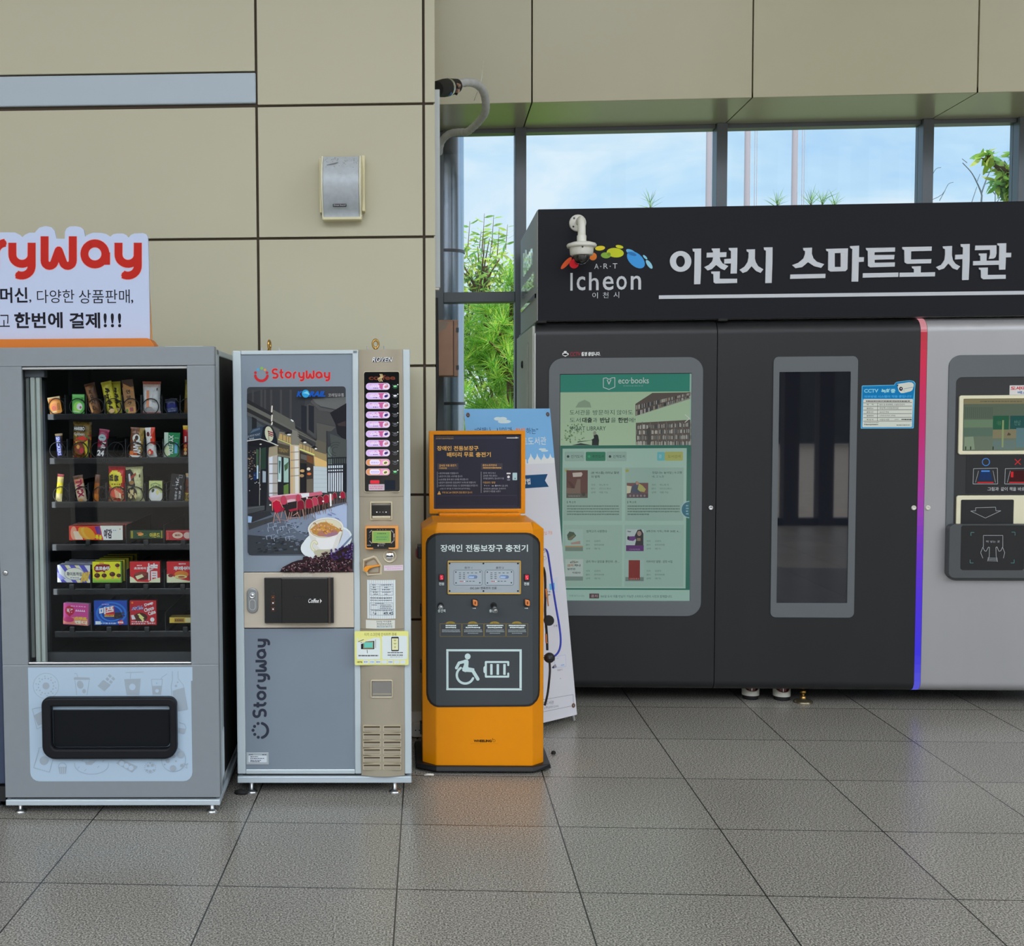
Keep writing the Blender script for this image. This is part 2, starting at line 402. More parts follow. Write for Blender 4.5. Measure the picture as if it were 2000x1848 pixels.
# the glazed front of the hall behind the viewer, seen only in reflections
FACADE = pm('facade_metal', (40, 41, 44), .5)
m = M(); m.box(-9, 10, -3.7, -3.55, 0, .10)
for x in [-9+1.5*i for i in range(9)]+[4.42+.46*i for i in range(8)]+[8.6, 10]: m.box(x-.1, x+.1, -3.72, -3.52, 0, 9.4)
m.box(-9, 10, -3.7, -3.58, 2.6, 2.78)
m.build('wall_rear', FACADE, kind='structure')
m = M(); m.box(-45, 45, -41, -40, 0, 6.5); m.build('sky_blocker', pm('sky_blocker_dark', (62, 66, 60), .8, var=.3, vs=2), kind='structure')  # unseen block added to keep the rear sky out of reflections

# panelled wall behind the machines
WF = Fr((0, 5.55, 0), .03)
PANEL = pm('beige_wall_panel', (178, 175, 154), .42, var=.025, vs=1.5, spec=.35)
JOINT = pm('dark_panel_joint', (62, 52, 40), .8)
GREYBLUE = pm('blue_grey_strip', (163, 176, 188), .4)
xr = WF.at(848, 400).x; sx = [WF.at(503, 400).x, WF.at(828, 400).x]; sx = [sx[0]-1.5, sx[0], sx[1], xr+.006]
zs = [WF.at(503, y).z for y in (207, 466, 717, 968, 1211)]
dz = (zs[0]-zs[-1])/4
zs = [zs[0]+k*dz for k in range(9, 0, -1)]+zs+[zs[-1]-dz, 0]
zs = [z for z in zs if z > 0]+[0]
m = M(); m.box(-6.5, xr-.002, .012, 1.9, 0, 9.4); m.build('wall_back_core', JOINT, kind='structure').matrix_world = WF.m
g = .006; m = M()
stripe = (WF.at(300, 144).z, WF.at(300, 206).z)
cols = [(-6.5, sx[0]-2), (sx[0]-2, sx[0]-.5), (sx[0], sx[1]), (sx[1], sx[2]), (sx[2], sx[3])]
cols = [(sx[1]-3.0, sx[1]-1.5), (sx[1]-1.5, sx[1]), (sx[1], sx[2]), (sx[2], sx[3])]
for ci, (a, b) in enumerate(cols):
    for z1, z0 in zip([9.4]+zs[:-1], zs):
        if z1-z0 < .03: continue
        if ci < 2 and abs(z0-WF.at(503, 207).z) < .01:
            m.box(a+g, b-g, 0, .03, stripe[0]+g, z1-g)
        else: m.box(a+g, b-g if b != sx[3] else b-.001, 0, .03, z0+g, z1-g)
m.build('wall_back', PANEL, bevel=.002, kind='structure').matrix_world = WF.m
m = M()
for a, b in cols[:2]: m.box(a+g, b-g*.4, -.004, .03, stripe[1]+g*.6, stripe[0]-g*.4)
m.build('trim_1', GREYBLUE, bevel=.006, kind='structure').matrix_world = WF.m
m = M(); m.box(xr-.012, xr+.0, .032, 1.9, 0, 9.4); m.build('wall_back_end', PANEL, kind='structure').matrix_world = WF.m

# beam over the windows: front face, underside
FY, WY = 6.84, 7.42
SOFF = pm('glossy_beam_panel', (168, 163, 136), .24, var=.03, vs=2, spec=.7)
fz = onY(1400, 192, FY).z
fx = [onY(848, 150, FY).x-.5]+[onY(x, 150, FY).x for x in (1039, 1470, 1910)]; fx.append(fx[-1]+1.3); fx.append(10)
m = M(); n_ = M()
for a, b in zip(fx, fx[1:]):
    m.box(a+.004, b-.004, FY, FY+.03, fz, 9.4)
    n_.box(a+.004, b-.004, FY+.004, WY+.04, fz-.0005, fz+.03)
m.build('beam_front', SOFF, bevel=.002, kind='structure'); n_.build('beam_underside', SOFF, kind='structure')
M().box(fx[0], 10, FY+.03, 7.7, fz+.02, 9.4).build('beam_core', JOINT, kind='structure')
# window band
MULL = pm('grey_aluminium', (98, 104, 110), .38, spec=.5, metal=.3)
PANE = glassmat('window_glass', (.985, .99, .99), .012)
zt = onY(1400, 247, WY).z; ztr = (onY(940, 570, WY).z, onY(940, 590, WY).z)
mx_ = [(858, 866), (1006, 1028), (1399, 1420), (1801, 1822), (1988, 2012)]
mxx = [(onY(a, 400, WY).x, onY(b, 400, WY).x) for a, b in mx_]
mxx[-1] = (mxx[-1][0], mxx[-1][0]+.075)
mxx += [(mxx[-1][0]+1.3, mxx[-1][1]+1.3)]
for i in range(len(mxx)-1):
    a, b = mxx[i], mxx[i+1]; m = M()
    if i == 0: m.box(a[0]-.05, a[1], WY, WY+.12, 0, zt)
    m.box(b[0], b[1], WY, WY+.12, 0, fz)
    m.box(a[1], b[0], WY+.03, WY+.12, zt-.005, fz)                     # head
    m.box(a[1], b[0], WY+.005, WY+.12, ztr[1], ztr[0])                 # transom
    m.box(a[1], b[0], WY+.005, WY+.12, 0, .12)
    w = m.build('window_%d' % (i+1), MULL, bevel=.003, kind='structure')
    p = M(); p.box(a[1], b[0], WY+.075, WY+.081, ztr[0], zt); p.build('pane', PANE, w)
    p = M(); p.box(a[1], b[0], WY+.075, WY+.081, .12, ztr[1]); p.build('pane', PANE, w)
M().box(mxx[-1][1], 10, WY, 7.6, 0, fz).build('wall_back_right', PLAIN, kind='structure')
M().box(-9, xr-1.6, 7.45, 7.6, 0, 9.4).build('wall_back_left', PLAIN, kind='structure')

# ------------------------------------------------------------------ things on the end of the wall
c0 = onY(868, 500, 8.05)
COLM = pm('brushed_column_steel', (150, 160, 172), .22, 1)
m = M(); m.lathe([(.135, 0), (.135, 4.2)], (c0.x, 8.05, -.05), n=40)
cl = m.build('steel_column', COLM); tag(cl, 'tall round stainless steel column just outside the narrow window beside the beige wall', 'column')
m = M(); m.lathe([(.142, 0), (.142, .02)], (c0.x, 8.05, 2.66), n=40); m.lathe([(.142, 0), (.142, .02)], (c0.x, 8.05, 1.62), n=40); m.build('collar', DARKSTEEL, cl)
# cable trunking
a = onY(849, 170, 5.66); b = onY(860, 560, 5.66)
D = thing('cable_trunking', 'slim white cable trunking running up the right end of the beige wall', 'cable trunking', loc=(b.x, 5.7, 0))
m = M(); m.box(-.034, 0, 0, .055, b.z, a.z); m.build('trunking_cover', pm('pale_grey_plastic', (186, 194, 198), .4), D, bevel=.003)
m = M(); m.box(-.034, -.005, .004, .05, b.z-.01, b.z); m.build('end_cap', WHITEP, D)
z0, z1 = onY(851, 842, 5.66).z, onY(851, 585, 5.66).z
m = M(); p = [onY(x, y, 5.68) for x, y in ((851, 582), (852, 640), (853, 740), (851, 800), (849, 840), (847, 900), (846, 1000))]
m.tube(p, .011, 8); o = m.build('black_cable', RUBBER); tag(o, 'thick black cable hanging down the wall end below the white trunking', 'cable')
# copper coloured box
P0 = onY(846, 627, 7.0); P1 = onY(887, 735, 7.0); P2 = onY(895, 735, 7.0)
K = thing('junction_box', 'copper coloured square metal box in front of the column by the beige wall', 'metal box', loc=(P0.x, 7.0, P1.z))
w, h, w2 = P1.x-P0.x, P0.z-P1.z, P2.x-P0.x
COPPER = pm('copper_steel', (168, 132, 112), .4, .25, var=.12, vs=9)
m = M(); m.box(-.12, w2, .03, .16, 0, h+.008); m.build('box_body', COPPER, K, bevel=.003)
m = M(); m.box(-.12, w-.004, 0, .022, .003, h); m.build('box_door', COPPER, K, bevel=.004)
m = M(); m.box(w-.012, w, .022, .03, .003, h); m.build('door_gasket', BLACK, K)
for k_ in (.8, .12): m = M(); m.box(w2-.012, w2+.004, .02, .05, h*k_, h*(k_+.08)); m.build('hinge', DARKSTEEL, K)
m = M(); m.prism([(-.12, h), (w*.75, h-.004), (w*.6, h*.86), (w*.25, h*.78), (-.12, h*.84)], -.0006, 0, alb((165, 150, 138))); m.prism([(0, .02), (w*.25, .1), (w*.3, h*.3), (.02, h*.52), (-.05, h*.5)], -.0006, 0, alb((178, 158, 146)))
m.build('pale_patch', PRINT, K)  # paler, greyer patches on the box door
# wrapped pipe with its black valve
PY = 6.3
pts = [onY(x, y, Y) for x, y, Y in ((886, 168, 6.0), (897, 164, 6.05), (910, 161, 6.1), (924, 162, 6.16), (936, 168, 6.24), (944, 179, 6.3), (948, 193, 6.36), (949, 208, 6.42), (947, 221, 6.5), (940, 232, 6.58), (930, 243, 6.66), (919, 253, 6.74), (911, 258, 6.8), (898, 258, 6.88), (882, 260, 6.95), (870, 267, 7.0), (861, 280, 7.05), (857, 300, 7.1))]
def smooth_path(p, k=4):
    p = [Vector(q) for q in p]; out = []
    for i in range(len(p)-1):
        a, b, c, d = p[max(i-1, 0)], p[i], p[i+1], p[min(i+2, len(p)-1)]
        for j in range(k):
            t = j/k; out.append(.5*((2*b)+(c-a)*t+(2*a-5*b+4*c-d)*t*t+(3*b-a-3*c+d)*t**3))
    out.append(p[-1]); return out
WP = thing('insulated_pipe', 'curved white tape-wrapped pipe with a black sleeve looping under the beam', 'pipe', loc=tuple(pts[0]))
sp = smooth_path(pts, 5); sp = [q-pts[0] for q in sp]
WRAPT = pm('pipe_wrap_tape', (176, 178, 180), .6, var=.12, vs=30, bump=.5, bs=60)
m = M(); m.tube(sp, [.021+.0014*(i % 3 == 0) for i in range(len(sp))], 14); m.build('wrapped_pipe', WRAPT, WP)
q = [onY(x, y, Y)-pts[0] for x, y, Y in ((852, 174, 5.8), (866, 172, 5.88), (880, 170, 5.97), (891, 168, 6.02))]
m = M(); m.tube(q, [.038, .044, .042, .036], 16); m.build('foam_sleeve', RUBBER, WP)
m = M(); m.tube([q[2]+(q[3]-q[2])*k-(q[2]-q[1])*.6 for k in (0, .3)], .0455, 16); m.build('hose_clip', STEEL, WP)
v = onY(889, 174, 5.97)-pts[0]
m = M(); m.tube([v+Vector((-.012, 0, .01)), v+Vector((.02, 0, -.004))], .03, 14); m.build('pipe_end', RUBBER, WP)
m = M(); m.tube([v+Vector((.005, -.02, .016)), v+Vector((.022, -.03, .006))], .010, 10); m.tube([v+Vector((.0, -.02, -.012)), v+Vector((.018, -.03, -.018))], .010, 10); m.build('copper_tube', pm('copper_pipe', (190, 150, 135), .35, .8), WP)
v = onY(872, 177, 5.93)-pts[0]
m = M(); m.box(v.x-.026, v.x+.026, v.y-.05, v.y-.03, v.z-.036, v.z-.016); m.build('valve_lever', pm('blue_plastic', (32, 78, 130), .4), WP, bevel=.006)
o = M().tube([onY(944, 120, 6.7), onY(941, 150, 6.6), onY(938, 163, 6.5), onY(932, 180, 6.5), onY(926, 196, 6.6)], .0022, 6).build('cord', WHITEP)
tag(o, 'thin white cord hanging over the curve of the wrapped pipe', 'cord')

# wall speaker
SP = Fr(WF.m @ WF.at(665, 424), .03)
S = thing('wall_speaker', 'small silver curved-front loudspeaker mounted high on the beige wall', 'speaker', SP)
CREAM = pm('yellowed_cream_plastic', (204, 198, 164), .45)
a = SP.at(629, 302, -.02); b = SP.at(706, 424, -.02)
def sprof(u): return -.018-.095*math.sin(math.pi*min(1, .10+u*.98))**.85-.03*u
top = SP.at(665, 306, -.05).z; bot = SP.at(665, 424, -.10).z; wl, wr = SP.at(629, 360, -.08).x, SP.at(705, 360, -.08).x
m = M(); m.extx([(0, bot+.01)]+[(sprof(i/14)*.92+.004, bot+(top-bot)*(1-i/14)) for i in range(14, -1, -1)][::-1]+[(0, top)], wl-.004, wr+.004); m.build('cabinet', CREAM, S, bevel=.002)
GRILLE = pm('silver_mesh_grille', (168, 176, 184), .45, .1, var=.08, vs=40)
vs = []; nseg = 14
for i in range(nseg+1):
    u = i/nseg; z = bot+(top-bot)*(1-u); y = sprof(u)*.92-.004
    vs += [(wl+.006, y, z), (wr-.010, y, z)]
m = M(); m.add(vs, [(2*i, 2*i+1, 2*i+3, 2*i+2) for i in range(nseg)], None, True); m.build('grille', GRILLE, S)
for x in (wl+.001, wr-.004):
    m = M(); m.tube([(x, sprof(i/14)*.92-.005, bot+(top-bot)*(1-i/14)) for i in range(15)], .004, 6); m.build('edge_strip', pm('cream_strip', (226, 224, 200), .4), S)
m = M(); m.box(wl, wr, sprof(1)*.92-.012, 0, bot-.004, bot+.008); m.build('base_lip', CREAM, S, bevel=.002)
m = M(); m.box(wr+.004, wr+.018, -.055, 0, bot+.035, top+.004); m.build('wall_bracket', CREAM, S, bevel=.002)
m = M(); m.box(wl-.014, wl-.004, -.05, 0, bot+.03, top-.005); m.build('wall_bracket', CREAM, S, bevel=.002)
ub = .80; yb = sprof(ub)*.92-.008; zb = bot+(top-bot)*(1-ub)
m = M(); m.box(-.032, .032, yb-.003, yb+.02, zb-.006, zb+.006); o = m.build('badge', pm('badge_black', (25, 27, 40), .4), S, bevel=.002)
gg = G(lambda x, y, d: Vector((-.028+.056*x/100, yb-.0035+d, zb+.004-.008*y/100))); gg.text('Great Sound', 0, 5, 100, 95, alb((190, 190, 195))); gg.build('badge_lettering', PRINT, o)
gg = G(lambda x, y, d: Vector((wl+.01+(wr-wl-.02)*x/100, sprof(y/100)*.92-.0052+d, bot+(top-bot)*(1-y/100))))
rs = random.Random(3)
for i in range(38): gg.ell(rs.uniform(2, 98), abs(rs.gauss(0, 9))+2, rs.uniform(.4, 1.4), rs.uniform(.3, .8), alb((110, 95, 78)), n=7)
gg.poly([(8, 16), (20, 14), (34, 12), (40, 11), (41, 12.5), (33, 14.5), (20, 16), (9, 17)], alb((118, 118, 120)))
gg.build('dirt_spots', PRINT, S)
# ------------------------------------------------------------------ snack machine
def frame_on(xy, a, off):
    """frame with its front plane `off` nearer the viewer than the floor point xy"""
    return Fr((xy[0]+math.sin(a)*off, xy[1]-math.cos(a)*off, 0), a)
_l, _r = onfloor(41, 1585), onfloor(414, 1585)
SN = frame_on(((_l.x+_r.x)/2, (_l.y+_r.y)/2), .044, .045)
SNACK = thing('snack_vending_machine', 'grey glass-fronted snack vending machine filled with sweets, under the cut-out sign', 'vending machine', SN)
GREYM = pm('grey_powder_coat', (127, 134, 140), .38, .15, var=.02, vs=30)
PALE = pm('pale_grey_metal', (176, 188, 196), .35, .2)
CAVITY = pm('dark_cabinet_interior', (20, 22, 26), .45)
x0 = SN.at(10, 1540).x; x1 = SN.at(430, 1540).x; zt_ = SN.at(300, 677).z; zb_ = SN.at(230, 1558).z
wx0 = (SN.at(41, 715).x+SN.at(56, 1300).x)/2; wx1 = (SN.at(363, 715).x+SN.at(375, 1300).x)/2
wz1 = SN.at(200, 715).z; wz0 = SN.at(220, 1299).z
m = M()
m.box(x0, x1, 0, .05, wz1, zt_); m.box(x0, x1, 0, .05, zb_, wz0); m.box(x0, wx0, 0, .05, wz0, wz1); m.box(wx1, x1, 0, .05, wz0, wz1)
m.build('door_frame', GREYM, SNACK, bevel=.0025)
t_ = .03; D1 = .86
m = M()
m.box(x0+.012, x0+t_, .058, D1, .07, zt_-.004); m.box(x1-t_, x1-.008, .058, .19, .07, zt_-.004); m.box(x0+.012, x1-.008, .058, D1, zt_-.03, zt_-.004)
m.box(x0+.012, x1-.008, D1-.03, D1, .07, zt_-.004); m.box(x0+.012, x1-.008, .058, D1, .07, .10)
m.build('cabinet_body', PALE, SNACK, bevel=.004)
m = M(); m.box(x1-t_, x1-.010, .191, D1-.03, .10, zt_-.006); m.build('rear_side_panel', pm('black_sheet', (10, 10, 12), .7), SNACK)
m = M(); m.box(x1-.010, x1-.0005, .052, .062, zb_, zt_); m.build('door_edge_strip', pm('white_trim', (206, 214, 218), .4), SNACK)
m = M()
cx0, cx1, cz0, cz1 = wx0-.02, wx1+.055, wz0-.05, wz1+.03
m.box(cx0-.01, cx0, .05, .75, cz0, cz1); m.box(cx1, cx1+.01, .05, .75, cz0, cz1); m.box(cx0, cx1, .74, .75, cz0, cz1); m.box(cx0, cx1, .05, .75, cz0-.01, cz0); m.box(cx0, cx1, .05, .75, cz1, cz1+.01)
m.build('inner_cavity', CAVITY, SNACK)
SGLASS = glassmat('vending_glass', (.92, .94, .95), .012)
m = M(); m.box(wx0, wx1, .014, .019, wz0, wz1); m.build('glass_pane', SGLASS, SNACK)
for a_, b_, c_, d_ in ((wx0, wx1, wz1-.012, wz1-.003), (wx0, wx1, wz0+.003, wz0+.010)):
    m = M(); m.box(a_, b_, .004, .026, c_, d_); m.build('window_trim', STEEL, SNACK, bevel=.002)
m = M(); m.box(wx0, SN.at(54, 1000, .03).x-.004, .02, .06, wz0, wz1); m.build('black_side_strip', BLACK, SNACK)
# lamp bars and the row of little leds behind the left edge of the glass
xa, xb, xc, xd = (SN.at(v, 1000, .045).x for v in (64, 72.5, 75.5, 83))
LAMP = pm('lamp_tube', (164, 172, 166), .4, emit=.12)
for a_, b_ in ((xa, xb), (xc, xd)):
    m = M(); m.box(a_, b_, .045, .075, SN.at(70, 1298, .045).z, SN.at(70, 737, .045).z); m.build('lamp_bar', LAMP, SNACK, bevel=.003)
m = M(); m.box(xa-.028, xa-.006, .05, .07, wz0+.02, wz1-.03); m.build('led_holder', pm('grey_plastic', (120, 124, 122), .5), SNACK)
m = M()
for i in range(46):
    z = wz0+.03+(wz1-wz0-.09)*i/45; m.lathe([(0, -.003), (.0035, -.001), (.0035, .002)], (xa-.024, .046, z), 'y', 6)
m.build('led_strip', pm('led_white', (235, 240, 240), .3, emit=2.0), SNACK)
m = M(); m.box(xa-.03, xd+.02, .04, .085, SN.at(70, 737, .045).z, wz1-.012); m.build('lamp_cap', pm('cap_grey', (88, 92, 100), .4), SNACK, bevel=.003)
m = M(); m.box(SN.at(80, 730, .10).x, SN.at(146, 730, .10).x, .10, .4, cz1-.03, cz1-.002); m.build('roof_panel', pm('zinc_grey', (120, 130, 134), .4), SNACK)
# area light added beside the lamp bars to brighten the packs
al = bpy.data.lights.new('pack_fill_light', 'AREA'); al.shape = 'RECTANGLE'; al.size = .9; al.size_y = .04; al.energy = .7; al.color = (.9, .97, 1)
ao = bpy.data.objects.new('pack_fill_light', al); COL.objects.link(ao); ao.parent = SNACK; ao.location = (xd+.012, .085, (wz0+wz1)/2); ao.rotation_euler = (R(90), R(-90), R(35))
# trays
LIP = pm('black_tray_lip', (18, 19, 23), .22, spec=.4)
TRAYS = [(92, 808.5, 820.5), (96, 894.5, 907), (100, 980, 992.5), (101, 1063, 1076), (103, 1150, 1162.5), (106, 1233, 1246)]
DL = .11
trayz = []
for k, (lx, ya, yb) in enumerate(TRAYS):
    a_ = SN.at(lx, ya, DL); b_ = SN.at(lx, yb, DL); trayz.append(a_.z)
    m = M(); m.box(a_.x, cx1-.005, DL, DL+.012, b_.z, a_.z); m.box(a_.x, cx1-.005, DL+.012, .7, b_.z, b_.z+.008)
    m.build('tray', LIP, SNACK, bevel=.003)
m = M(); m.box(SN.at(86, 800, .14).x-.006, SN.at(92, 800, .14).x-.006, .13, .16, wz0, wz1-.05); m.build('tray_rail', pm('rail_dark', (40, 44, 50), .3, .4), SNACK)
m = M(); m.box(cx0+.03, cx1-.004, .10, .115, SN.at(200, 1296, .1).z, SN.at(200, 1274, .1).z); m.build('chute_panel', pm('ribbed_grey', (62, 64, 66), .5), SNACK)
COILM = pm('black_coil_wire', (24, 25, 28), .3, .3)
coil = None
def add_coil(x, y, r=15.5, n=5):
    global coil
    c = SN.at(x, y, .122); rr = SN.at(x+r, y, .122).x-c.x
    if coil is None:
        m = M(); pts = [(.0305*math.sin(2*math.pi*t/26), .0002*t if t < 30 else .06+.075*(t-30)/26, .0305*math.cos(2*math.pi*t/26)) for t in range(26*n+1)]
        m.tube(pts, .0019, 5); coil = m.build('coil', COILM, SNACK); o = coil
    else:
        o = coil.copy(); COL.objects.link(o); o.parent = SNACK
    k = rr/.0305; o.location = c; o.scale = (k, 1, k)
for x in (110, 151, 187, 221, 256, 294, 336, 366): add_coil(x, 794)
for x in (112, 156, 193, 226, 264, 298, 335, 366): add_coil(x, 879.5)
for x in (119, 160, 196, 229, 264, 304, 340, 370): add_coil(x, 966.5)
m_ = None
for k, xs in enumerate([(127, 168, 204, 238, 275, 316, 352), (131, 172, 209, 245, 281, 318, 351), (135, 172, 207, 245, 283, 325, 357), (246, 320), (177, 247, 321), (178, 250, 323)]):
    for x in xs:
        c = SN.at(x, TRAYS[k][1], .116)
        m = M(); m.box(-.0012, .0012, 0, .5, -.005, .075 if k < 3 else .06)
        if m_ is None: m_ = m.build('lane_divider', pm('divider', (46, 48, 52), .3), SNACK)
        else: o = m_.copy(); o.data = m_.data.copy(); COL.objects.link(o); o.parent = SNACK; m_2 = o
        (m_ if not hasattr(c, 'q') and x == 127 and k == 0 else o).location = (c.x, .12, c.z)
for k, xs in ((3, (172, 285, 358)), (4, (140, 210, 285, 357)), (5, (141, 213, 287, 362))):
    for x in xs:
        c = SN.at(x, TRAYS[k][1], .104); m = M(); m.box(c.x-.010, c.x+.010, .10, .112, c.z-.004, c.z+.018); m.build('stopper', BLACK, SNACK, bevel=.003)
# sticker with pale drawings round the delivery flap
STK = G(px(SN), -.0004)
BL = alb((160, 180, 198)); GR = alb((146, 158, 170))
STK.rect(54.5, 1304, 376, 1526, BL, r=18)
STK.rect(54.5, 1304, 376, 1330, BL)
def z4(X, Y): return X*.24, 1280+Y*.24
def zp(*pts): return [z4(*p) for p in pts]
def ring4(cx, cy, r, w=4): STK.arc(*z4(cx, cy), r*.24, r*.24, 0, 360, w*.24, GR, 24)
def dot4(cx, cy, rx, ry=None, rot=0): STK.ell(*z4(cx, cy), rx*.24, (ry or rx)*.24, GR, rot, 14)
def ln4(*p, w=4): STK.line(zp(*p), w*.24, GR)
ring4(374, 250, 104); dot4(374, 250, 29)
for a_ in range(0, 360, 24): dot4(374+62*math.cos(R(a_)), 250+62*math.sin(R(a_)), 6)
for a_ in range(12, 360, 36): dot4(374+82*math.cos(R(a_)), 250+80*math.sin(R(a_)), 5)
STK.poly(zp((600, 185), (610, 178), (728, 182), (734, 200), (602, 200)), GR); ln4((610, 205), (625, 325)); ln4((726, 205), (708, 325)); ln4((634, 178), (620, 146), (604, 150)); dot4(652, 240, 26, 34, -20); dot4(684, 292, 15, 17)
for i in range(3):
    for j in range(2):
        cx, cy = 892+28*j-22*i*.9, 168+22*j+26*i; STK.poly(zp((cx-14, cy), (cx, cy-15), (cx+18, cy+2), (cx+4, cy+17)), GR)
STK.poly(zp((795, 250), (840, 200), (900, 240), (850, 294)), GR)
ln4((1020, 142), (1166, 136)); ln4((1064, 145), (1060, 190)); STK.poly(zp((1012, 195), (1145, 190), (1132, 325), (1032, 325)), GR); STK.ell(*z4(1077, 258), 27*.24, 27*.24, BL, n=14)
ln4((1232, 196), (1322, 196), (1308, 325)); ln4((1232, 196), (1246, 325)); STK.poly(zp((1238, 250), (1316, 248), (1308, 320), (1247, 320)), GR); ln4((1310, 195), (1318, 180), (1360, 152)); STK.ell(*z4(1278, 290), 15*.24, 15*.24, BL, n=12); dot4(1275, 228, 5)
ln4((1402, 130), (1404, 200), (1392, 250), (1400, 330)); ln4((1448, 130), (1450, 190), (1490, 240), (1528, 440), (1450, 455)); STK.poly(zp((1405, 290), (1440, 278), (1500, 262), (1524, 440), (1450, 452), (1445, 380), (1410, 335)), GR); dot4(1446, 220, 6); dot4(1432, 250, 10)
ln4((345, 420), (262, 438), (300, 600), (345, 580)); STK.poly(zp((275, 490), (345, 452), (345, 560), (310, 575)), GR)
ln4((310, 756), (345, 750)); ln4((318, 760), (274, 916), (402, 952), (436, 830)); dot4(358, 858, 36)
for i in range(7): dot4(290+18*i, 920+5*i, 4)
STK.poly(zp((475, 910), (540, 908), (535, 965), (485, 965)), GR); ring4(508, 908, 32, 4)
for x in (492, 508, 524): STK.line(zp((x, 915), (x, 962)), 1, BL)
STK.arc(*z4(745, 890), 138*.24, 78*.24, -10, 190, 1, GR, 24); STK.poly(zp((690, 870), (740, 862), (785, 860), (745, 892), (700, 890)), GR)
for x, y in ((640, 915), (695, 935), (800, 908), (840, 862), (672, 855)): ln4((x-8, y+8), (x+8, y-8))
STK.poly(zp((945, 880), (985, 846), (1120, 905), (1075, 956)), GR)
for x, y in ((990, 880), (1028, 900), (1066, 918)): STK.ell(*z4(x, y), 5, 5, BL, n=12)
for a_ in range(0, 360, 20): dot4(1222+44*math.cos(R(a_)), 915+44*math.sin(R(a_)), 4)
for x, y, r in ((1205, 900, 10), (1240, 895, 12), (1222, 945, 12), (1195, 935, 8), (1250, 935, 7), (1222, 880, 7)): dot4(x, y, r)
ring4(1412, 850, 98, 4)
for x, y, r in ((1365, 860, 18), (1415, 822, 14), (1470, 808, 30), (1408, 920, 26), (1480, 898, 14), (1432, 862, 7), (1340, 890, 7)): dot4(x, y, r)
ln4((1455, 545), (1500, 560), (1515, 590), (1495, 640)); STK.poly(zp((1455, 590), (1510, 600), (1495, 640), (1455, 630)), GR)
ln4((1488, 880), (1510, 890), (1530, 880), (1518, 902), (1525, 920), (1505, 910))
sk = STK.build('snack_sticker', GLOSS, SNACK)
# delivery flap
o_ = [SN.at(84, 1360), SN.at(348, 1479)]
m = M(); out = rrect(o_[0].x, o_[1].z, o_[1].x, o_[0].z, [.05, .05, .03, .03], 6)
i_ = [SN.at(103, 1377), SN.at(334, 1459)]; inn = rrect(i_[0].x, i_[1].z, i_[1].x, i_[0].z, [.02, .02, .006, .006], 6)
m.ring(out, inn, -.03, .02); m.build('delivery_bezel', pm('matt_black', (18, 20, 25), .45, spec=.25), SNACK, bevel=.008, seg=3)
m = M(); m.box(i_[0].x-.01, i_[1].x+.01, .018, .024, i_[1].z-.01, i_[0].z+.01); m.build('delivery_recess', pm('deep_black', (10, 10, 12), .6), SNACK)
f_ = [SN.at(104, 1386), SN.at(332, 1458)]
m = M(); m.prism(rrect(f_[0].x, f_[1].z, f_[1].x, f_[0].z, [.018, .018, .002, .002], 5), -.006, .008); m.build('delivery_flap', pm('flap_black', (13, 16, 20), .35, spec=.2), SNACK, bevel=.002)
c_ = SN.at(11, 1119); m = M(); m.lathe([(.0, -.006), (.007, -.006), (.010, -.003), (.010, .004)], (c_.x, 0, c_.z), 'y', 18); lk = m.build('door_lock', STEEL, SNACK)
m = M(); m.box(c_.x-.001, c_.x+.001, -.0066, -.005, c_.z-.004, c_.z+.004); m.build('key_slot', BLACK, lk)
# plinth and feet
zk1, zk0 = SN.at(230, 1562).z, SN.at(230, 1573).z
m = M(); m.box(x0+.002, x1-.001, -.004, D1, zk0, zk1+.0); m.build('plinth', PALE, SNACK, bevel=.003)
m = M(); m.box(x0+.02, x1-.02, .012, D1-.05, zk1, .1); m.build('plinth_gap', BLACK, SNACK)
def foot(par, x, y, h, r=.022):
    m = M(); m.lathe([(r, 0), (r, .004), (r*.55, .010), (.009, .012), (.009, h)], (x, y, 0), n=16); return m.build('levelling_foot', STEEL, par)
for X in (41, 414):
    c_ = SN.floor(X, 1585); foot(SNACK, c_.x, .045, zk0+.002); foot(SNACK, c_.x, .75, zk0+.002)
m = M(); a_ = SN.at(418, 677); m.box(x1-.20, x1-.05, .05, .07, zt_-.001, zt_+.004); m.build('hinge_cover', STEEL, SNACK, bevel=.002)
gg = G(lambda x, y, d: Vector((x1-.0079-d, .12+.12*x/100, .30-.24*y/100)))
gg.add([gg.mp(x, y, -.0003) for x, y in ((10, 0), (60, 0), (60, 80), (10, 80))], [(0, 1, 2, 3)], alb((196, 208, 220)))
gg.build('side_sticker', PRINT, SNACK)

# neighbouring machine just outside the left edge
NB = thing('dark_vending_machine', 'dark blue vending machine of which only a sliver shows at the left edge', 'vending machine', Fr(SN.m @ Vector((0, .02, 0)), .044))
e_ = SN.at(5, 1300, .02).x
NAVY = pm('navy_panel', (52, 62, 84), .4)
m = M(); m.box(e_-.8, e_, .03, .8, .06, 1.80); m.build('cabinet_body', NAVY, NB, bevel=.005)
m = M(); m.box(e_-.8, e_, 0, .026, .12, 1.80); m.build('front_door', NAVY, NB, bevel=.004)
m = M(); m.box(e_-.8, e_, 0, .03, .05, .11); m.build('plinth', BLACK, NB)
for y in (.1, .7):
    for x in (e_-.06, e_-.74): foot(NB, x, y, .06)

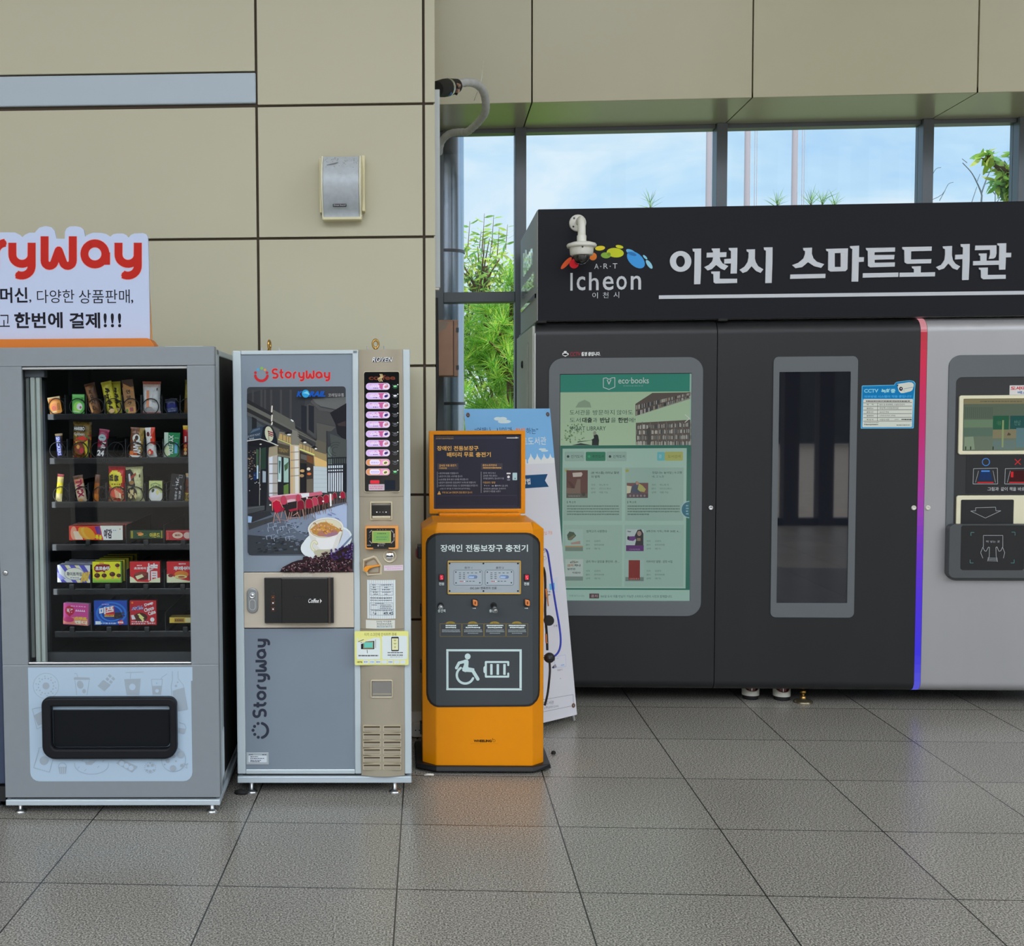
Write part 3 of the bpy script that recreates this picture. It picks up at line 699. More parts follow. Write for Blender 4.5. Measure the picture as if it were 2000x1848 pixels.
# cut-out sign standing on the snack machine
SG = Fr(SN.m @ Vector((0, .10, zt_)), .044)
SIGN = thing('cutout_sign', 'white cut-out display sign with big red lettering on an orange base, atop the snack machine', 'sign', SG)
def z1(X, Y): return X/3.85, 400+Y/3.85
outl = [(-450, 205), (-330, 160), (-200, 170), (-120, 208), (60, 207), (112, 208), (146, 224), (168, 245), (190, 224), (222, 210), (262, 210), (278, 190), (296, 172), (340, 160), (385, 168), (408, 192), (424, 254), (487, 256), (488, 205), (500, 178), (525, 163), (570, 161), (605, 168), (630, 188), (640, 240), (665, 222), (700, 210), (760, 211), (800, 220), (830, 240), (850, 222), (880, 216), (925, 216), (950, 228), (966, 248), (985, 226), (1010, 216), (1075, 213), (1100, 222), (1112, 245), (1118, 420), (1128, 1019), (-450, 1014)]
pz = [SG.at(*z1(*p)) for p in outl]
m = M(); m.prism([(p.x, p.z) for p in pz], 0, .012); m.build('sign_board', pm('sign_white', (176, 188, 216), .5), SIGN)
bz = [SG.at(*z1(*p), .03) for p in ((-450, 300), (1112, 400), (1130, 640), (1150, 1012), (-450, 1012))]
m = M(); m.prism([(p.x, p.z) for p in bz], .014, .022); m.build('back_board', pm('sign_orange_edge', (206, 142, 70), .5), SIGN)
q = [SG.at(*z1(-450, 1014), -.02), SG.at(*z1(1172, 1064), -.02)]
m = M(); m.box(q[0].x, q[1].x-.012, -.05, .06, 0, q[0].z); 
m = M(); w_ = q[1].x; hz_ = SG.at(0, 664, 0).z; m.prism([(q[0].x, .0), (w_, .0), (w_-.004, hz_*.35), (w_-.018, hz_*.85), (w_-.03, hz_), (q[0].x, hz_)], -.045, .05); m.build('sign_base', pm('sign_orange', (196, 108, 22), .5), SIGN, bevel=.003)
g_ = G(px(SG), -.0004)
RED = alb((176, 28, 16)); INK = alb((14, 12, 28)); PK = alb((206, 176, 186))
xh = 221/3.85
for cc, ww, of in ((PK, .315, 0), (RED, .27, 0)):
    for ch, bx, xs in (('r', -64, 1), ('y', 60, 1.06), ('W', 302, 1), ('a', 612, 1), ('y', 858, 1.06)):
        bxx, byy = z1(bx, 480); logotext(g_, ch, bxx, byy, xh, cc, w=ww, xs=xs)
    logotext(g_, 'Sto', *z1(-740, 478), xh, cc, w=ww)
g_.build('logo_lettering', GLOSS, SIGN)
g_ = G(px(SG), -.0004)
def zt1(s, X0, Y0, X1, Y1, c, b): a_, b_ = z1(X0, Y0), z1(X1, Y1); g_.text(s, a_[0], a_[1], b_[0], b_[1], c, b)
zt1('머신', 0, 622, 208, 738, INK, .022); zt1(',', 220, 712, 236, 738, INK, .01); zt1('다양한', 277, 640, 560, 738, INK, .0); zt1('상품판매', 592, 640, 976, 740, INK, .0); zt1(',', 986, 714, 1002, 744, INK, .01)
zt1('스마트', -330, 622, -30, 738, INK, .022)
zt1('고', -6, 828, 74, 918, INK, .0); zt1('한번에', 106, 810, 472, 928, INK, .026); zt1('결제', 520, 812, 754, 930, INK, .026)
for X in (778, 832, 886): zt1('!', X, 816, X+26, 922, INK, .03)
zt1('편리하', -330, 828, -40, 922, INK, .0)
g_.build('slogan_lettering', GLOSS, SIGN)
# ------------------------------------------------------------------ what is for sale
rp = random.Random(11)
def mixc(a, b, t): return tuple(x*(1-t)+y*t for x, y in zip(a, b))
def place(x0, y0, x1, y1, tilt, d, turn=0):
    """stand a pack on its tray: its base centre from the pixel box it fills"""
    b = SN.at((x0+x1)/2, y1, d); t = SN.at((x0+x1)/2, y0, d)
    w = SN.at(x1, y1, d).x-SN.at(x0, y1, d).x; h = t.z-b.z
    k = Matrix.Rotation(R(turn), 4, 'Z') @ Matrix.Rotation(R(tilt), 4, 'Y')
    return Fr(None, mat=SN.m @ Matrix.Translation(b) @ k), w, h
def wrapper(par, w, h, t, colf, nx=12, nz=22, seed=0):
    """pillow pack with crimped ends; colf(u, v) gives the print, v from the top"""
    rn = random.Random(seed); m = M(); ph = rn.uniform(0, 9)
    def pt(i, j, s):
        u, v = i/nx, j/nz; e = min(v, 1-v); puff = min(1, max(0, (e-.04)/.16))**.6*(max(0, 1-(2*u-1)**4))**.5
        wob = .0022*math.sin(9*u+ph)*math.sin(13*v+ph*2)*puff
        xx = (u-.5)*w*(1 if e < .05 else .94+.02*math.sin(7*v+ph))
        return Vector((xx, t/2+s*(t/2*puff+.0006+wob), h*(1-v)))
    for s in (-1, 1):
        vs = [pt(i, j, s) for j in range(nz+1) for i in range(nx+1)]; n = len(m.v); m.v += [tuple(v) for v in vs]
        for j in range(nz):
            for i in range(nx):
                a = n+j*(nx+1)+i; m.f.append((a, a+1, a+nx+2, a+nx+1)); m.c.append(colf((i+.5)/nx, (j+.5)/nz)); m.sm.append(True)
    return m.build('wrapper', WRAP, par)
def carton(par, w, h, t, front, side=None, name='carton'):
    m = M(); m.box(-w/2, w/2, 0, t, 0, h, front)
    if side: m.c[-6:] = [front, side, side, side, side, side]
    return m.build(name, WRAP, par, bevel=.0008)
def art(par, w, h, fn, d=-.0006, name='print'):
    g = G(local(w, h), d); fn(g); return g.build(name, WRAP, par)
def item(name, label, cat, box, tilt=0, d=.135, turn=0, group='snacks in the vending machine'):
    fr, w, h = place(*box, tilt, d, turn); return thing(name, label, cat, fr, group), w, h
A = alb
BLK, WHT, DBR = A((20, 18, 20)), A((215, 215, 212)), A((60, 34, 22))
def bands(*st):          # colours down the pack: (v_end, colour)
    def f(u, v):
        for e, c in st:
            if v <= e: return dk(c, .93+.14*rp.random())
        return st[-1][1]
    return f
GRP = 'snacks in the vending machine'
# -- first tray
o, w, h = item('snack_carton', 'small orange carton leaning in its coil, first item of the top tray', 'snack', (98, 775, 122, 808), -9)
carton(o, w, h, .02, A((212, 140, 56)), A((150, 96, 40)))
def f(g):
    g.rect(0, 0, 100, 22, A((228, 196, 150))); g.poly([(6, 10), (60, 6), (94, 14), (94, 24), (6, 22)], A((222, 120, 50))); g.ell(45, 62, 30, 24, A((200, 110, 30))); g.ell(40, 66, 18, 14, A((178, 70, 30)))
    for i in range(3): g.line([(72+8*i, 40), (70+8*i, 80)], 4, A((110, 60, 30)))
    g.line([(12, 90), (60, 86)], 4, A((240, 210, 160)))
art(o, w, h, f)
o, w, h = item('snack_carton', 'bright green carton with a white oval, second item of the top tray', 'snack', (141, 770, 165, 808), 1)
carton(o, w, h, .025, A((98, 182, 88)), A((50, 120, 50)))
def f(g): g.rect(4, 4, 96, 14, A((126, 196, 116))); g.text('P', 74, 18, 92, 34, A((40, 110, 44)), .02); g.ell(48, 66, 36, 27, A((150, 214, 90))); g.ell(60, 64, 24, 18, A((226, 230, 222))); g.ell(68, 68, 9, 7, A((150, 110, 100))); g.line([(12, 88), (60, 92)], 5, A((214, 232, 190)))
art(o, w, h, f)
o, w, h = item('snack_bar', 'brown and gold wrapped bar leaning to the left on the top tray', 'snack', (177, 747, 199, 808), -13)
wrapper(o, w, h, .016, lambda u, v: dk(mixc(A((150, 104, 66)), A((70, 44, 30)), min(1, max(0, u*1.7-.5))), .9+.2*rp.random()) if v > .08 else A((84, 52, 34)), seed=3)
def f(g):
    for i, s in enumerate(('자', '유', '시', '간')): g.text(s, 30, 22+17*i, 66, 36+17*i, A((30, 20, 16)), .03)
    g.poly([(4, 60), (22, 58), (30, 92), (16, 96)], A((214, 160, 104)))
art(o, w, h, f, -.002)
YL = A((206, 196, 58))
def yb(g):
    for i in range(4): g.line([(36, 22+18*i), (64, 26+18*i), (44, 34+18*i)], 7, A((40, 36, 18))); g.line([(30, 30+18*i), (70, 30+18*i)], 5, A((40, 36, 18)))
    g.ell(52, 90, 26, 7, A((220, 180, 130)))
o, w, h = item('snack_bar', 'yellow wrapped bar with black brush writing, the one standing behind its twin', 'snack', (221, 745, 239, 807), -3, .165)
wrapper(o, w, h, .012, bands((.1, dk(YL, .8)), (1, YL)), seed=4); art(o, w, h, yb, -.002)
o, w, h = item('snack_bar', 'yellow wrapped bar with black brush writing, leaning in front of its twin', 'snack', (209, 744, 230, 809), -11, .14)
wrapper(o, w, h, .014, bands((.1, dk(YL, .85)), (1, YL)), seed=5); art(o, w, h, yb, -.002)
o, w, h = item('snack_bar', 'tall tan slab-shaped jelly bar with vertical lettering on the top tray', 'snack', (245, 741, 267, 808), -6)
carton(o, w, h, .016, A((162, 120, 78)), A((88, 60, 40)))
def f(g):
    g.rect(0, 0, 100, 22, A((74, 46, 32))); g.poly([(10, 10), (60, 20), (94, 30), (94, 36), (10, 22)], A((188, 130, 70)))
    for i, s in enumerate(('연', '양', '갱')): g.text(s, 28, 30+17*i, 66, 41+17*i, A((40, 30, 24)), .03)
    g.rect(8, 80, 92, 98, A((198, 150, 88))); g.rect(44, 82, 76, 94, A((150, 80, 90))); g.ell(20, 90, 10, 5, A((80, 130, 60)))
art(o, w, h, f)
o, w, h = item('snack_pouch', 'white snack pouch with an orange top edge on the top tray', 'snack', (277, 745, 313, 808), 1)
wrapper(o, w, h, .03, bands((.1, A((206, 120, 100))), (.16, A((214, 190, 180))), (.97, A((206, 206, 206))), (1, A((200, 120, 110)))), seed=6)
def f(g): g.rect(26, 28, 40, 80, A((224, 142, 104))); g.ell(83, 24, 3, 5, A((40, 40, 40)), 20); g.dashes(52, 88, 62, 2, A((150, 150, 150)), 1); g.arc(40, 88, 20, 8, 180, 330, 2, A((160, 130, 120))); g.line([(60, 40), (56, 70)], 1.5, A((160, 165, 170)))
art(o, w, h, f, -.003)
o, w, h = item('snack_pouch', 'small clear pouch with a dark blue label at the right of the top tray', 'snack', (325, 779, 348, 809), -6)
wrapper(o, w, h, .02, bands((.25, A((60, 64, 84))), (.6, A((28, 36, 96))), (.7, A((90, 98, 130))), (1, A((62, 72, 110)))), seed=7)
art(o, w, h, lambda g: (g.rect(16, 36, 84, 60, A((24, 32, 104))), g.dashes(20, 80, 78, 4, A((150, 155, 180)), 2, 6, 14, 4)), -.002)
o, w, h = item('snack_pouch', 'tall mustard yellow pouch half hidden by the frame, top tray', 'snack', (358, 742, 384, 807), 3)
wrapper(o, w, h, .02, bands((.15, A((120, 110, 40))), (.6, A((150, 130, 50))), (1, A((110, 80, 40)))), seed=8)
# -- second tray
o, w, h = item('snack_bar', 'dark chocolate bar with blue and white block lettering, second tray', 'snack', (111, 847, 126, 894), -5)
wrapper(o, w, h, .016, bands((.07, A((120, 100, 70))), (.16, A((50, 36, 30))), (1, A((44, 32, 34)))), seed=9)
art(o, w, h, lambda g: (g.rect(14, 12, 70, 92, A((46, 60, 160))), g.text('SNICKERS', 20, 14, 64, 90, A((196, 200, 226)), .02, -90)), -.002)
o, w, h = item('snack_pouch', 'gold pouch of gummy sweets with black top band, second tray', 'snack', (140, 824, 177, 894), 2)
HB = [A((196, 40, 40)), A((220, 200, 60)), A((70, 140, 60)), A((220, 130, 50)), A((150, 40, 50)), A((120, 84, 50))]
wrapper(o, w, h, .03, lambda u, v: dk(A((112, 90, 44)), .7+.6*rp.random()) if v < .3 else (dk(HB[rp.randrange(6)], .8) if rp.random() < .42 and v > .36 else dk(A((128, 96, 46)), .6+.7*rp.random())), seed=10)
def f(g):
    g.rect(8, 12, 70, 26, A((36, 32, 28))); g.text('HARIBO', 12, 14, 66, 24, A((220, 220, 214)), .02); g.text('Goldbears', 12, 30, 66, 38, A((200, 200, 190)), .01)
    g.poly([(20, 46), (60, 40), (80, 48), (50, 52)], A((206, 50, 44))); g.poly([(60, 60), (90, 48), (96, 84), (80, 98)], A((200, 186, 40))); g.ell(44, 76, 26, 16, A((120, 60, 40))); g.ell(52, 80, 10, 8, A((180, 50, 60))); g.ell(34, 70, 8, 6, A((210, 150, 80)))
art(o, w, h, f, -.003)
o, w, h = item('snack_bar', 'dark red bar with a grey oval and white lettering, second tray', 'snack', (186, 838, 207, 894), 8)
wrapper(o, w, h, .018, bands((.16, A((126, 22, 60))), (.62, A((150, 30, 58))), (1, A((60, 50, 56)))), seed=11)
art(o, w, h, lambda g: (g.ell(44, 30, 36, 12, A((150, 172, 176))), g.dashes(26, 62, 27, 5, A((60, 70, 74)), 3, 6, 12, 4), g.text('BAR', 40, 44, 84, 68, A((226, 214, 216)), .03, -90), g.text('24', 14, 74, 78, 94, A((220, 220, 222)), .04)), -.002)
o, w, h = item('snack_bar', 'yellow and brown cereal bar with white sideways lettering, second tray', 'snack', (251, 835, 279, 894), 4)
wrapper(o, w, h, .02, lambda u, v: dk(A((150, 124, 60)) if u > .7 else A((112, 70, 46)), .7+.6*rp.random()) if v < .8 else (A((214, 96, 40)) if u < .6 else A((120, 80, 50))), seed=12)
art(o, w, h, lambda g: (g.ell(48, 36, 26, 14, A((216, 216, 212))), g.ell(50, 34, 12, 8, A((60, 44, 36))), g.text('RANY', 30, 44, 82, 88, A((222, 220, 214)), .05, -90), g.poly([(6, 80), (36, 78), (30, 98), (6, 98)], A((222, 110, 46))), g.rect(6, 92, 92, 98, A((222, 216, 206)))), -.002)
o, w, h = item('snack_bar', 'white and bright red curly wrapped bar, second tray', 'snack', (286, 835, 306, 893), -3)
wrapper(o, w, h, .018, lambda u, v: dk(A((214, 62, 38)) if u+v*.3 > .62 and v < .6 else A((222, 214, 208)), .85+.3*rp.random()), seed=13)
art(o, w, h, lambda g: (g.ell(32, 22, 14, 8, A((90, 30, 34))), g.text('L', 34, 30, 66, 46, WHT, .06, -90), g.text('O', 30, 54, 80, 70, WHT, .08), g.ell(44, 82, 26, 10, A((206, 50, 40))), g.ell(36, 84, 12, 6, A((226, 190, 150)))), -.002)
o, w, h = item('gum_pack', 'green and white chewing gum pack with sideways lettering, second tray', 'snack', (320, 845, 351, 893), 2)
carton(o, w, h, .018, A((22, 128, 76)), A((14, 80, 50)))
art(o, w, h, lambda g: (g.rect(0, 0, 26, 100, A((190, 212, 196))), g.poly([(4, 60), (30, 54), (40, 92), (8, 96)], A((206, 222, 170))), g.text('XYLITOL', 30, 10, 58, 92, A((224, 234, 226)), .03, -90), g.rect(66, 40, 84, 84, A((100, 172, 214))), g.dashes(66, 90, 20, 4, A((150, 210, 170)), 4, 6, 10, 3)))
o, w, h = item('snack_pouch', 'red pouch with a yellow cap-like top cut by the frame, second tray', 'snack', (356, 831, 380, 890), 1)
wrapper(o, w, h, .02, bands((.15, A((224, 172, 40))), (.62, A((166, 22, 32))), (1, A((110, 40, 30)))), seed=14)
art(o, w, h, lambda g: [g.ell(26, y, 12, 6, c) for y, c in ((68, A((196, 110, 50))), (80, A((220, 150, 60))), (92, A((200, 170, 130))))]+[g.rect(20, 36, 34, 56, A((220, 200, 200)))], -.003)
# -- third tray
o, w, h = item('snack_bar', 'thin yellow and cream stick bar leaning right, third tray', 'snack', (107, 926, 120, 980), 6)
wrapper(o, w, h, .014, bands((.08, A((150, 40, 44))), (.3, A((210, 190, 110))), (.68, A((222, 196, 40))), (1, A((214, 196, 140)))), 8, 20, seed=15)
o, w, h = item('snack_bar', 'white and gold twin bar with slanted red lettering, third tray', 'snack', (150, 928, 170, 981), -9)
wrapper(o, w, h, .018, bands((.12, A((90, 60, 40))), (.3, A((190, 120, 90))), (1, A((214, 190, 160)))), seed=16)
art(o, w, h, lambda g: (g.text('TWIX', 24, 16, 84, 82, A((150, 30, 66)), .05, -90), g.ell(44, 92, 20, 6, A((190, 140, 80)))), -.002)
o, w, h = item('snack_bar', 'thin orange brown stick bar, third tray', 'snack', (181, 927, 192, 981), 5)
wrapper(o, w, h, .014, bands((.3, A((96, 52, 24))), (.7, A((150, 84, 30))), (1, A((190, 110, 36)))), 8, 20, seed=17)
o, w, h = item('snack_pouch', 'red pouch with a big yellow patch and crisps, third tray', 'snack', (210, 911, 244, 981), 1)
def cf(u, v):
    if v < .12 or u > .9: return dk(A((186, 30, 34)), .8+.4*rp.random())
    if (u-.42)**2/.2+(v-.36)**2/.06 < 1: return A((232, 204, 40))
    if v > .58: return dk(A((206, 60, 40)) if rp.random() < .6 else A((226, 170, 110)), .8+.3*rp.random())
    return A((196, 40, 44))
wrapper(o, w, h, .03, cf, 14, 26, seed=18)
def f(g):
    g.text('봄', 40, 24, 64, 42, A((40, 30, 10)), .05, -90); g.text('엄', 12, 22, 34, 40, A((40, 30, 10)), .05, -90); g.dashes(24, 84, 48, 3.5, A((120, 80, 20)), 5, 5, 10, 4)
    g.ell(50, 74, 34, 14, A((214, 80, 56))); 
    for i in range(7): g.poly([(40+4*i, 66+i), (48+5*i, 64+2*i), (56+4*i, 84+i), (50+3*i, 88)], (A((232, 200, 170)), A((226, 120, 60)))[i % 2])
art(o, w, h, f, -.003)
o, w, h = item('snack_pouch', 'cream pouch with black patches and nuts, its side bulging, third tray', 'snack', (247, 912, 281, 981), -2)
wrapper(o, w, h, .034, lambda u, v: dk(A((206, 204, 150)), .85+.25*rp.random()) if u > .5 or v < .1 else dk(A((190, 184, 130)), .8+.3*rp.random()), seed=19)
def f(g):
    g.poly([(8, 8), (34, 6), (50, 20), (52, 40), (56, 52), (48, 58), (10, 52)], A((30, 26, 26))); g.poly([(20, 20), (30, 18), (34, 40), (22, 42)], A((206, 206, 206))); g.poly([(30, 28), (62, 16), (64, 22), (36, 36)], A((150, 56, 40))); g.ell(36, 44, 14, 6, A((150, 110, 60)))
    g.ell(34, 74, 30, 17, A((40, 34, 26))); rn = random.Random(2)
    for i in range(16): g.ell(34+rn.uniform(-22, 22), 74+rn.uniform(-12, 12), 7, 3.4, A((206, 184, 130)), rn.uniform(0, 180), 8)
    g.ell(84, 26, 4, 5, A((40, 40, 30)))
art(o, w, h, f, -.003)
o, w, h = item('snack_carton', 'small white and pale green carton standing upright, third tray', 'snack', (291, 939, 317, 978), 1)
carton(o, w, h, .03, A((196, 204, 130)), A((120, 120, 90)))
art(o, w, h, lambda g: (g.rect(0, 62, 100, 100, A((222, 216, 206))), g.ell(44, 64, 40, 26, A((228, 230, 220))), g.ell(30, 50, 12, 8, A((60, 70, 30)), -30), g.ell(64, 58, 12, 12, A((214, 206, 130))), g.text('A', 26, 56, 40, 76, A((226, 226, 214))), g.line([(14, 20), (50, 12), (86, 22)], 4, A((110, 140, 90))), g.dashes(12, 90, 24, 5, A((90, 120, 80)), 4, 8, 18, 6)))
o, w, h = item('chocolate_bar', 'black chocolate slab with tilted white lettering, third tray', 'snack', (329, 926, 356, 981), 7)
carton(o, w, h, .012, A((30, 26, 30)), A((16, 14, 16)))
art(o, w, h, lambda g: (g.text('가나', 36, 12, 60, 56, A((210, 210, 214)), .03, -90), g.text('초콜릿', 40, 60, 56, 92, A((190, 190, 194)), .02, -90), g.text('마일드', 68, 40, 84, 88, A((190, 190, 194)), .03, -90), g.dashes(14, 34, 40, 3, A((120, 120, 124)), 3, 8, 12, 4), g.frame(56, 2, 82, 12, 2, A((150, 150, 154)))))
o, w, h = item('snack_bar', 'brown bar with a yellow lower half cut by the frame, third tray', 'snack', (359, 925, 382, 981), 4)
wrapper(o, w, h, .016, bands((.12, A((190, 160, 110))), (.2, A((60, 90, 130))), (.7, A((110, 52, 34))), (1, A((206, 170, 50)))), seed=20)
art(o, w, h, lambda g: g.text('10', 10, 72, 46, 90, A((60, 40, 20)), .03), -.002)
# -- fourth tray
o, w, h = item('crisp_box', 'long red and white potato crisp box lying across the fourth tray', 'snack', (135, 1027, 240, 1055), 0, .12)
carton(o, w, h, .05, A((206, 56, 40)), A((150, 60, 50)))
def f(g):
    g.poly([(58, 0), (100, 0), (100, 100), (64, 100)], A((216, 216, 206))); g.ell(9, 50, 6, 46, A((226, 150, 120))); 
    for i in range(4): g.poly([(8+3*i, 40), (12+3*i, 36), (17+3*i, 96), (12+3*i, 96)], A((232, 196, 170)))
    for i, c in ((0, (230, 150, 50)), (1, (236, 170, 70)), (2, (226, 150, 40))): g.ell(28+5*i, 52, 9, 44, A(c), -8)
    g.poly([(48, 6), (57, 4), (60, 60), (52, 56)], A((96, 40, 130))); g.text('볶', 49, 62, 55, 94, A((230, 210, 30)), .06); g.text('은', 56, 66, 61, 96, A((230, 210, 30)), .06)
    g.ell(71, 56, 10, 42, A((232, 230, 226))); g.text('예감', 65, 24, 80, 90, A((44, 30, 48)), .05); g.dashes(82, 88, 30, 6, A((110, 140, 180)), 3, 2, 4, 1); g.ell(95, 24, 1, 5, A((150, 120, 40)))
art(o, w, h, f)
GB = 'potato crisp boxes queued behind the first'
for k in range(2):
    o, w, h = item('crisp_box', 'red and white potato crisp box queued behind the lying one, fourth tray', 'snack', (135+8*k+8, 1027-3*k-3, 240+8*k+8, 1055-3*k-3), 0, .175+.055*k, group=GB); carton(o, w, h, .05, A((200, 60, 44)), A((170, 150, 140)))
o, w, h = item('chocolate_box', 'flat dark green box with yellow ends and an almond, fourth tray', 'snack', (254, 1036, 318, 1052), 0, .12)
carton(o, w, h, .05, A((26, 66, 40)), A((18, 40, 26)))
art(o, w, h, lambda g: (g.rect(3, 6, 9, 96, A((150, 140, 40))), g.rect(95, 6, 99, 96, A((150, 140, 40))), g.poly([(20, 30), (34, 20), (42, 56), (32, 70)], A((190, 110, 50))), g.ell(33, 50, 7, 16, A((216, 150, 70)), 20), g.line([(36, 76), (52, 56)], 2, A((90, 140, 60))), g.text('아몬드', 60, 30, 92, 88, A((206, 190, 60)), .03)))
o, w, h = item('chocolate_box', 'flat red box with cream medallions cut by the frame, fourth tray', 'snack', (324, 1036, 392, 1055), 0, .12)
carton(o, w, h, .05, A((176, 36, 44)), A((110, 30, 36)))
art(o, w, h, lambda g: (g.ell(34, 50, 15, 32, A((226, 196, 170))), g.ell(34, 50, 11, 22, A((214, 170, 150))), g.dashes(27, 41, 42, 16, A((120, 60, 60)), 2, 2, 4, 1), g.ell(62, 52, 11, 34, A((230, 190, 180))), g.line([(4, 8), (96, 8)], 3, A((220, 130, 130))), g.line([(6, 20), (6, 90)], 1.5, A((226, 120, 120)))))
# -- fifth tray
o, w, h = item('wafer_box', 'blue and cream striped wafer stick box, fifth tray', 'snack', (112, 1104, 176, 1138), 1, .12)
carton(o, w, h, .03, A((206, 208, 210)), A((130, 134, 150)))
def f(g):
    for x in (8, 36, 66): g.poly([(x, 0), (x+16, 0), (x+56, 100), (x+40, 100)] if x < 60 else [(x, 0), (x+16, 0), (100, 50), (100, 86)], A((84, 84, 176)))
    g.poly([(0, 10), (0, 52), (30, 100), (14, 100)], A((84, 84, 176))); g.poly([(0, 40), (26, 78), (12, 86), (0, 70)], A((150, 150, 214)))
    for x in (22, 52): g.poly([(x, 0), (x+8, 0), (x+48, 100), (x+40, 100)], A((222, 210, 160)))
    g.ell(52, 50, 30, 36, A((60, 50, 130))); g.ell(52, 50, 29, 34, A((222, 222, 200))); g.text('화이트하임', 29, 40, 75, 62, A((40, 44, 80)), .03); g.dashes(40, 66, 70, 5, A((120, 120, 150)), 3, 4, 8, 2)
    for i, x in enumerate((70, 78, 86)): g.poly([(x, 96-4*i), (x+6, 100-4*i), (x+14, 44-3*i), (x+8, 40-3*i)], A((206, 170, 60)))
art(o, w, h, f)
for k in range(3):
    o, w, h = item('wafer_box', 'wafer stick box queued behind the blue and cream striped one', 'snack', (112+8.5*k+7, 1104-4*k-3, 176+8.5*k+7, 1138-4.2*k-3), 0, .165+.06*k, group='wafer boxes queued behind the first'); carton(o, w, h, .03, A((150, 152, 170)), A((170, 172, 180)))
o, w, h = item('chocolate_biscuit_box', 'yellow and green box with a dark red bubble and chocolate mushrooms, fifth tray', 'snack', (181, 1097, 238, 1138), 0, .12)
carton(o, w, h, .03, A((226, 212, 40)), A((110, 130, 40)))
def f(g):
    g.rect(0, 84, 100, 100, A((120, 170, 60))); g.poly([(0, 78), (40, 84), (100, 80), (100, 90), (0, 90)], A((150, 190, 60))); g.rect(96, 0, 100, 100, A((90, 150, 60)))
    g.poly([(6, 26), (14, 14), (40, 12), (58, 14), (62, 26), (54, 40), (44, 44), (42, 54), (34, 46), (14, 52), (6, 40)], A((132, 26, 34))); g.text('초코송이', 10, 22, 58, 42, A((236, 220, 220)), .05)
    g.rect(24, 5, 40, 9, A((200, 60, 40)))
    for x, y, q in ((14, 66, 1), (38, 66, .9), (84, 18, .8), (66, 60, 1), (88, 66, .8)):
        g.poly([(x-2*q, y+6), (x+8*q, y+6), (x+7*q, y+22*q), (x, y+22*q)], A((214, 160, 70))); g.ell(x+2, y, 10*q, 11*q, A((70, 34, 24))); g.ell(x-1, y-3, 4*q, 4*q, A((120, 70, 50)))
art(o, w, h, f)
for k in range(4):
    o, w, h = item('chocolate_biscuit_box', 'yellow box queued behind the chocolate mushroom biscuit box', 'snack', (181+8*k+6, 1097-4*k-3, 238+8*k+6, 1138-4.2*k-3), 0, .16+.06*k, group='mushroom biscuit boxes queued behind the first'); carton(o, w, h, .03, A((180, 170, 40)), A((150, 160, 60)))
o, w, h = item('choco_pie_box', 'red box with a bitten chocolate pie and a large white character, fifth tray', 'snack', (254, 1097, 313, 1138), 0, .12)
carton(o, w, h, .03, A((198, 36, 42)), A((120, 30, 34)))
def f(g):
    g.poly([(0, 70), (10, 76), (24, 96), (60, 98), (76, 84), (100, 76), (100, 100), (0, 100)], A((226, 218, 180))); g.ell(40, 68, 27, 20, A((96, 38, 32))); g.ell(36, 60, 20, 10, A((130, 60, 50))); g.poly([(18, 70), (40, 60), (46, 72), (24, 86)], A((232, 214, 170)))
    g.text('초코파이', 14, 26, 54, 38, A((236, 216, 214)), .04); g.dashes(24, 40, 16, 5, A((236, 200, 200)), 2, 3, 6, 1); g.text('情', 56, 8, 94, 90, A((236, 226, 222)), .02)
art(o, w, h, f)
o, w, h = item('cake_box', 'red box with a split round cake, cut by the frame, fifth tray', 'snack', (326, 1097, 388, 1138), 0, .12)
carton(o, w, h, .03, A((200, 34, 44)), A((120, 30, 34)))
def f(g):
    g.poly([(0, 60), (10, 58), (30, 80), (70, 92), (100, 80), (100, 100), (0, 100)], A((222, 222, 180))); g.text('후레쉬베리', 22, 22, 96, 42, A((236, 226, 222)), .05); g.dashes(38, 60, 8, 6, A((236, 206, 206)), 2, 3, 6, 1)
    g.ell(46, 60, 22, 16, A((222, 130, 50))); g.ell(44, 72, 20, 9, A((236, 206, 130))); g.ell(46, 73, 11, 4, A((170, 60, 50))); g.ell(12, 66, 8, 8, A((130, 40, 30))); g.ell(74, 74, 9, 9, A((150, 40, 40)))
art(o, w, h, f)
# -- bottom tray
o, w, h = item('snack_carton', 'pink carton with a dark pink heart turned slightly aside, bottom tray', 'snack', (122, 1179, 173, 1221), 2, .125, turn=-9)
carton(o, w, h, .03, A((196, 70, 140)), A((206, 150, 190)))
def f(g):
    g.poly([(0, 70), (60, 60), (100, 70), (100, 100), (0, 96)], A((214, 130, 110))); g.ell(26, 34, 19, 22, A((176, 30, 60))); g.poly([(8, 40), (44, 40), (26, 64)], A((176, 30, 60))); g.text('짝꿍', 14, 24, 40, 46, A((226, 200, 206)), .04)
    for i in range(5): g.poly([(48+8*i, 36), (53+8*i, 26), (57+8*i, 36)], A((226, 190, 214)))
    g.ell(22, 76, 22, 12, A((190, 50, 110))); g.text('스위트', 46, 60, 96, 76, A((226, 190, 60)), .05); g.text('캔디', 46, 78, 96, 94, A((230, 220, 190)), .05); g.dashes(30, 90, 10, 5, A((226, 160, 200)), 2, 5, 9, 3)
art(o, w, h, f)
o, w, h = item('biscuit_box', 'large blue box with swirls and a red and white title, bottom tray', 'snack', (184, 1173, 249, 1221), 0, .12)
carton(o, w, h, .03, A((28, 70, 160)), A((20, 44, 100)))
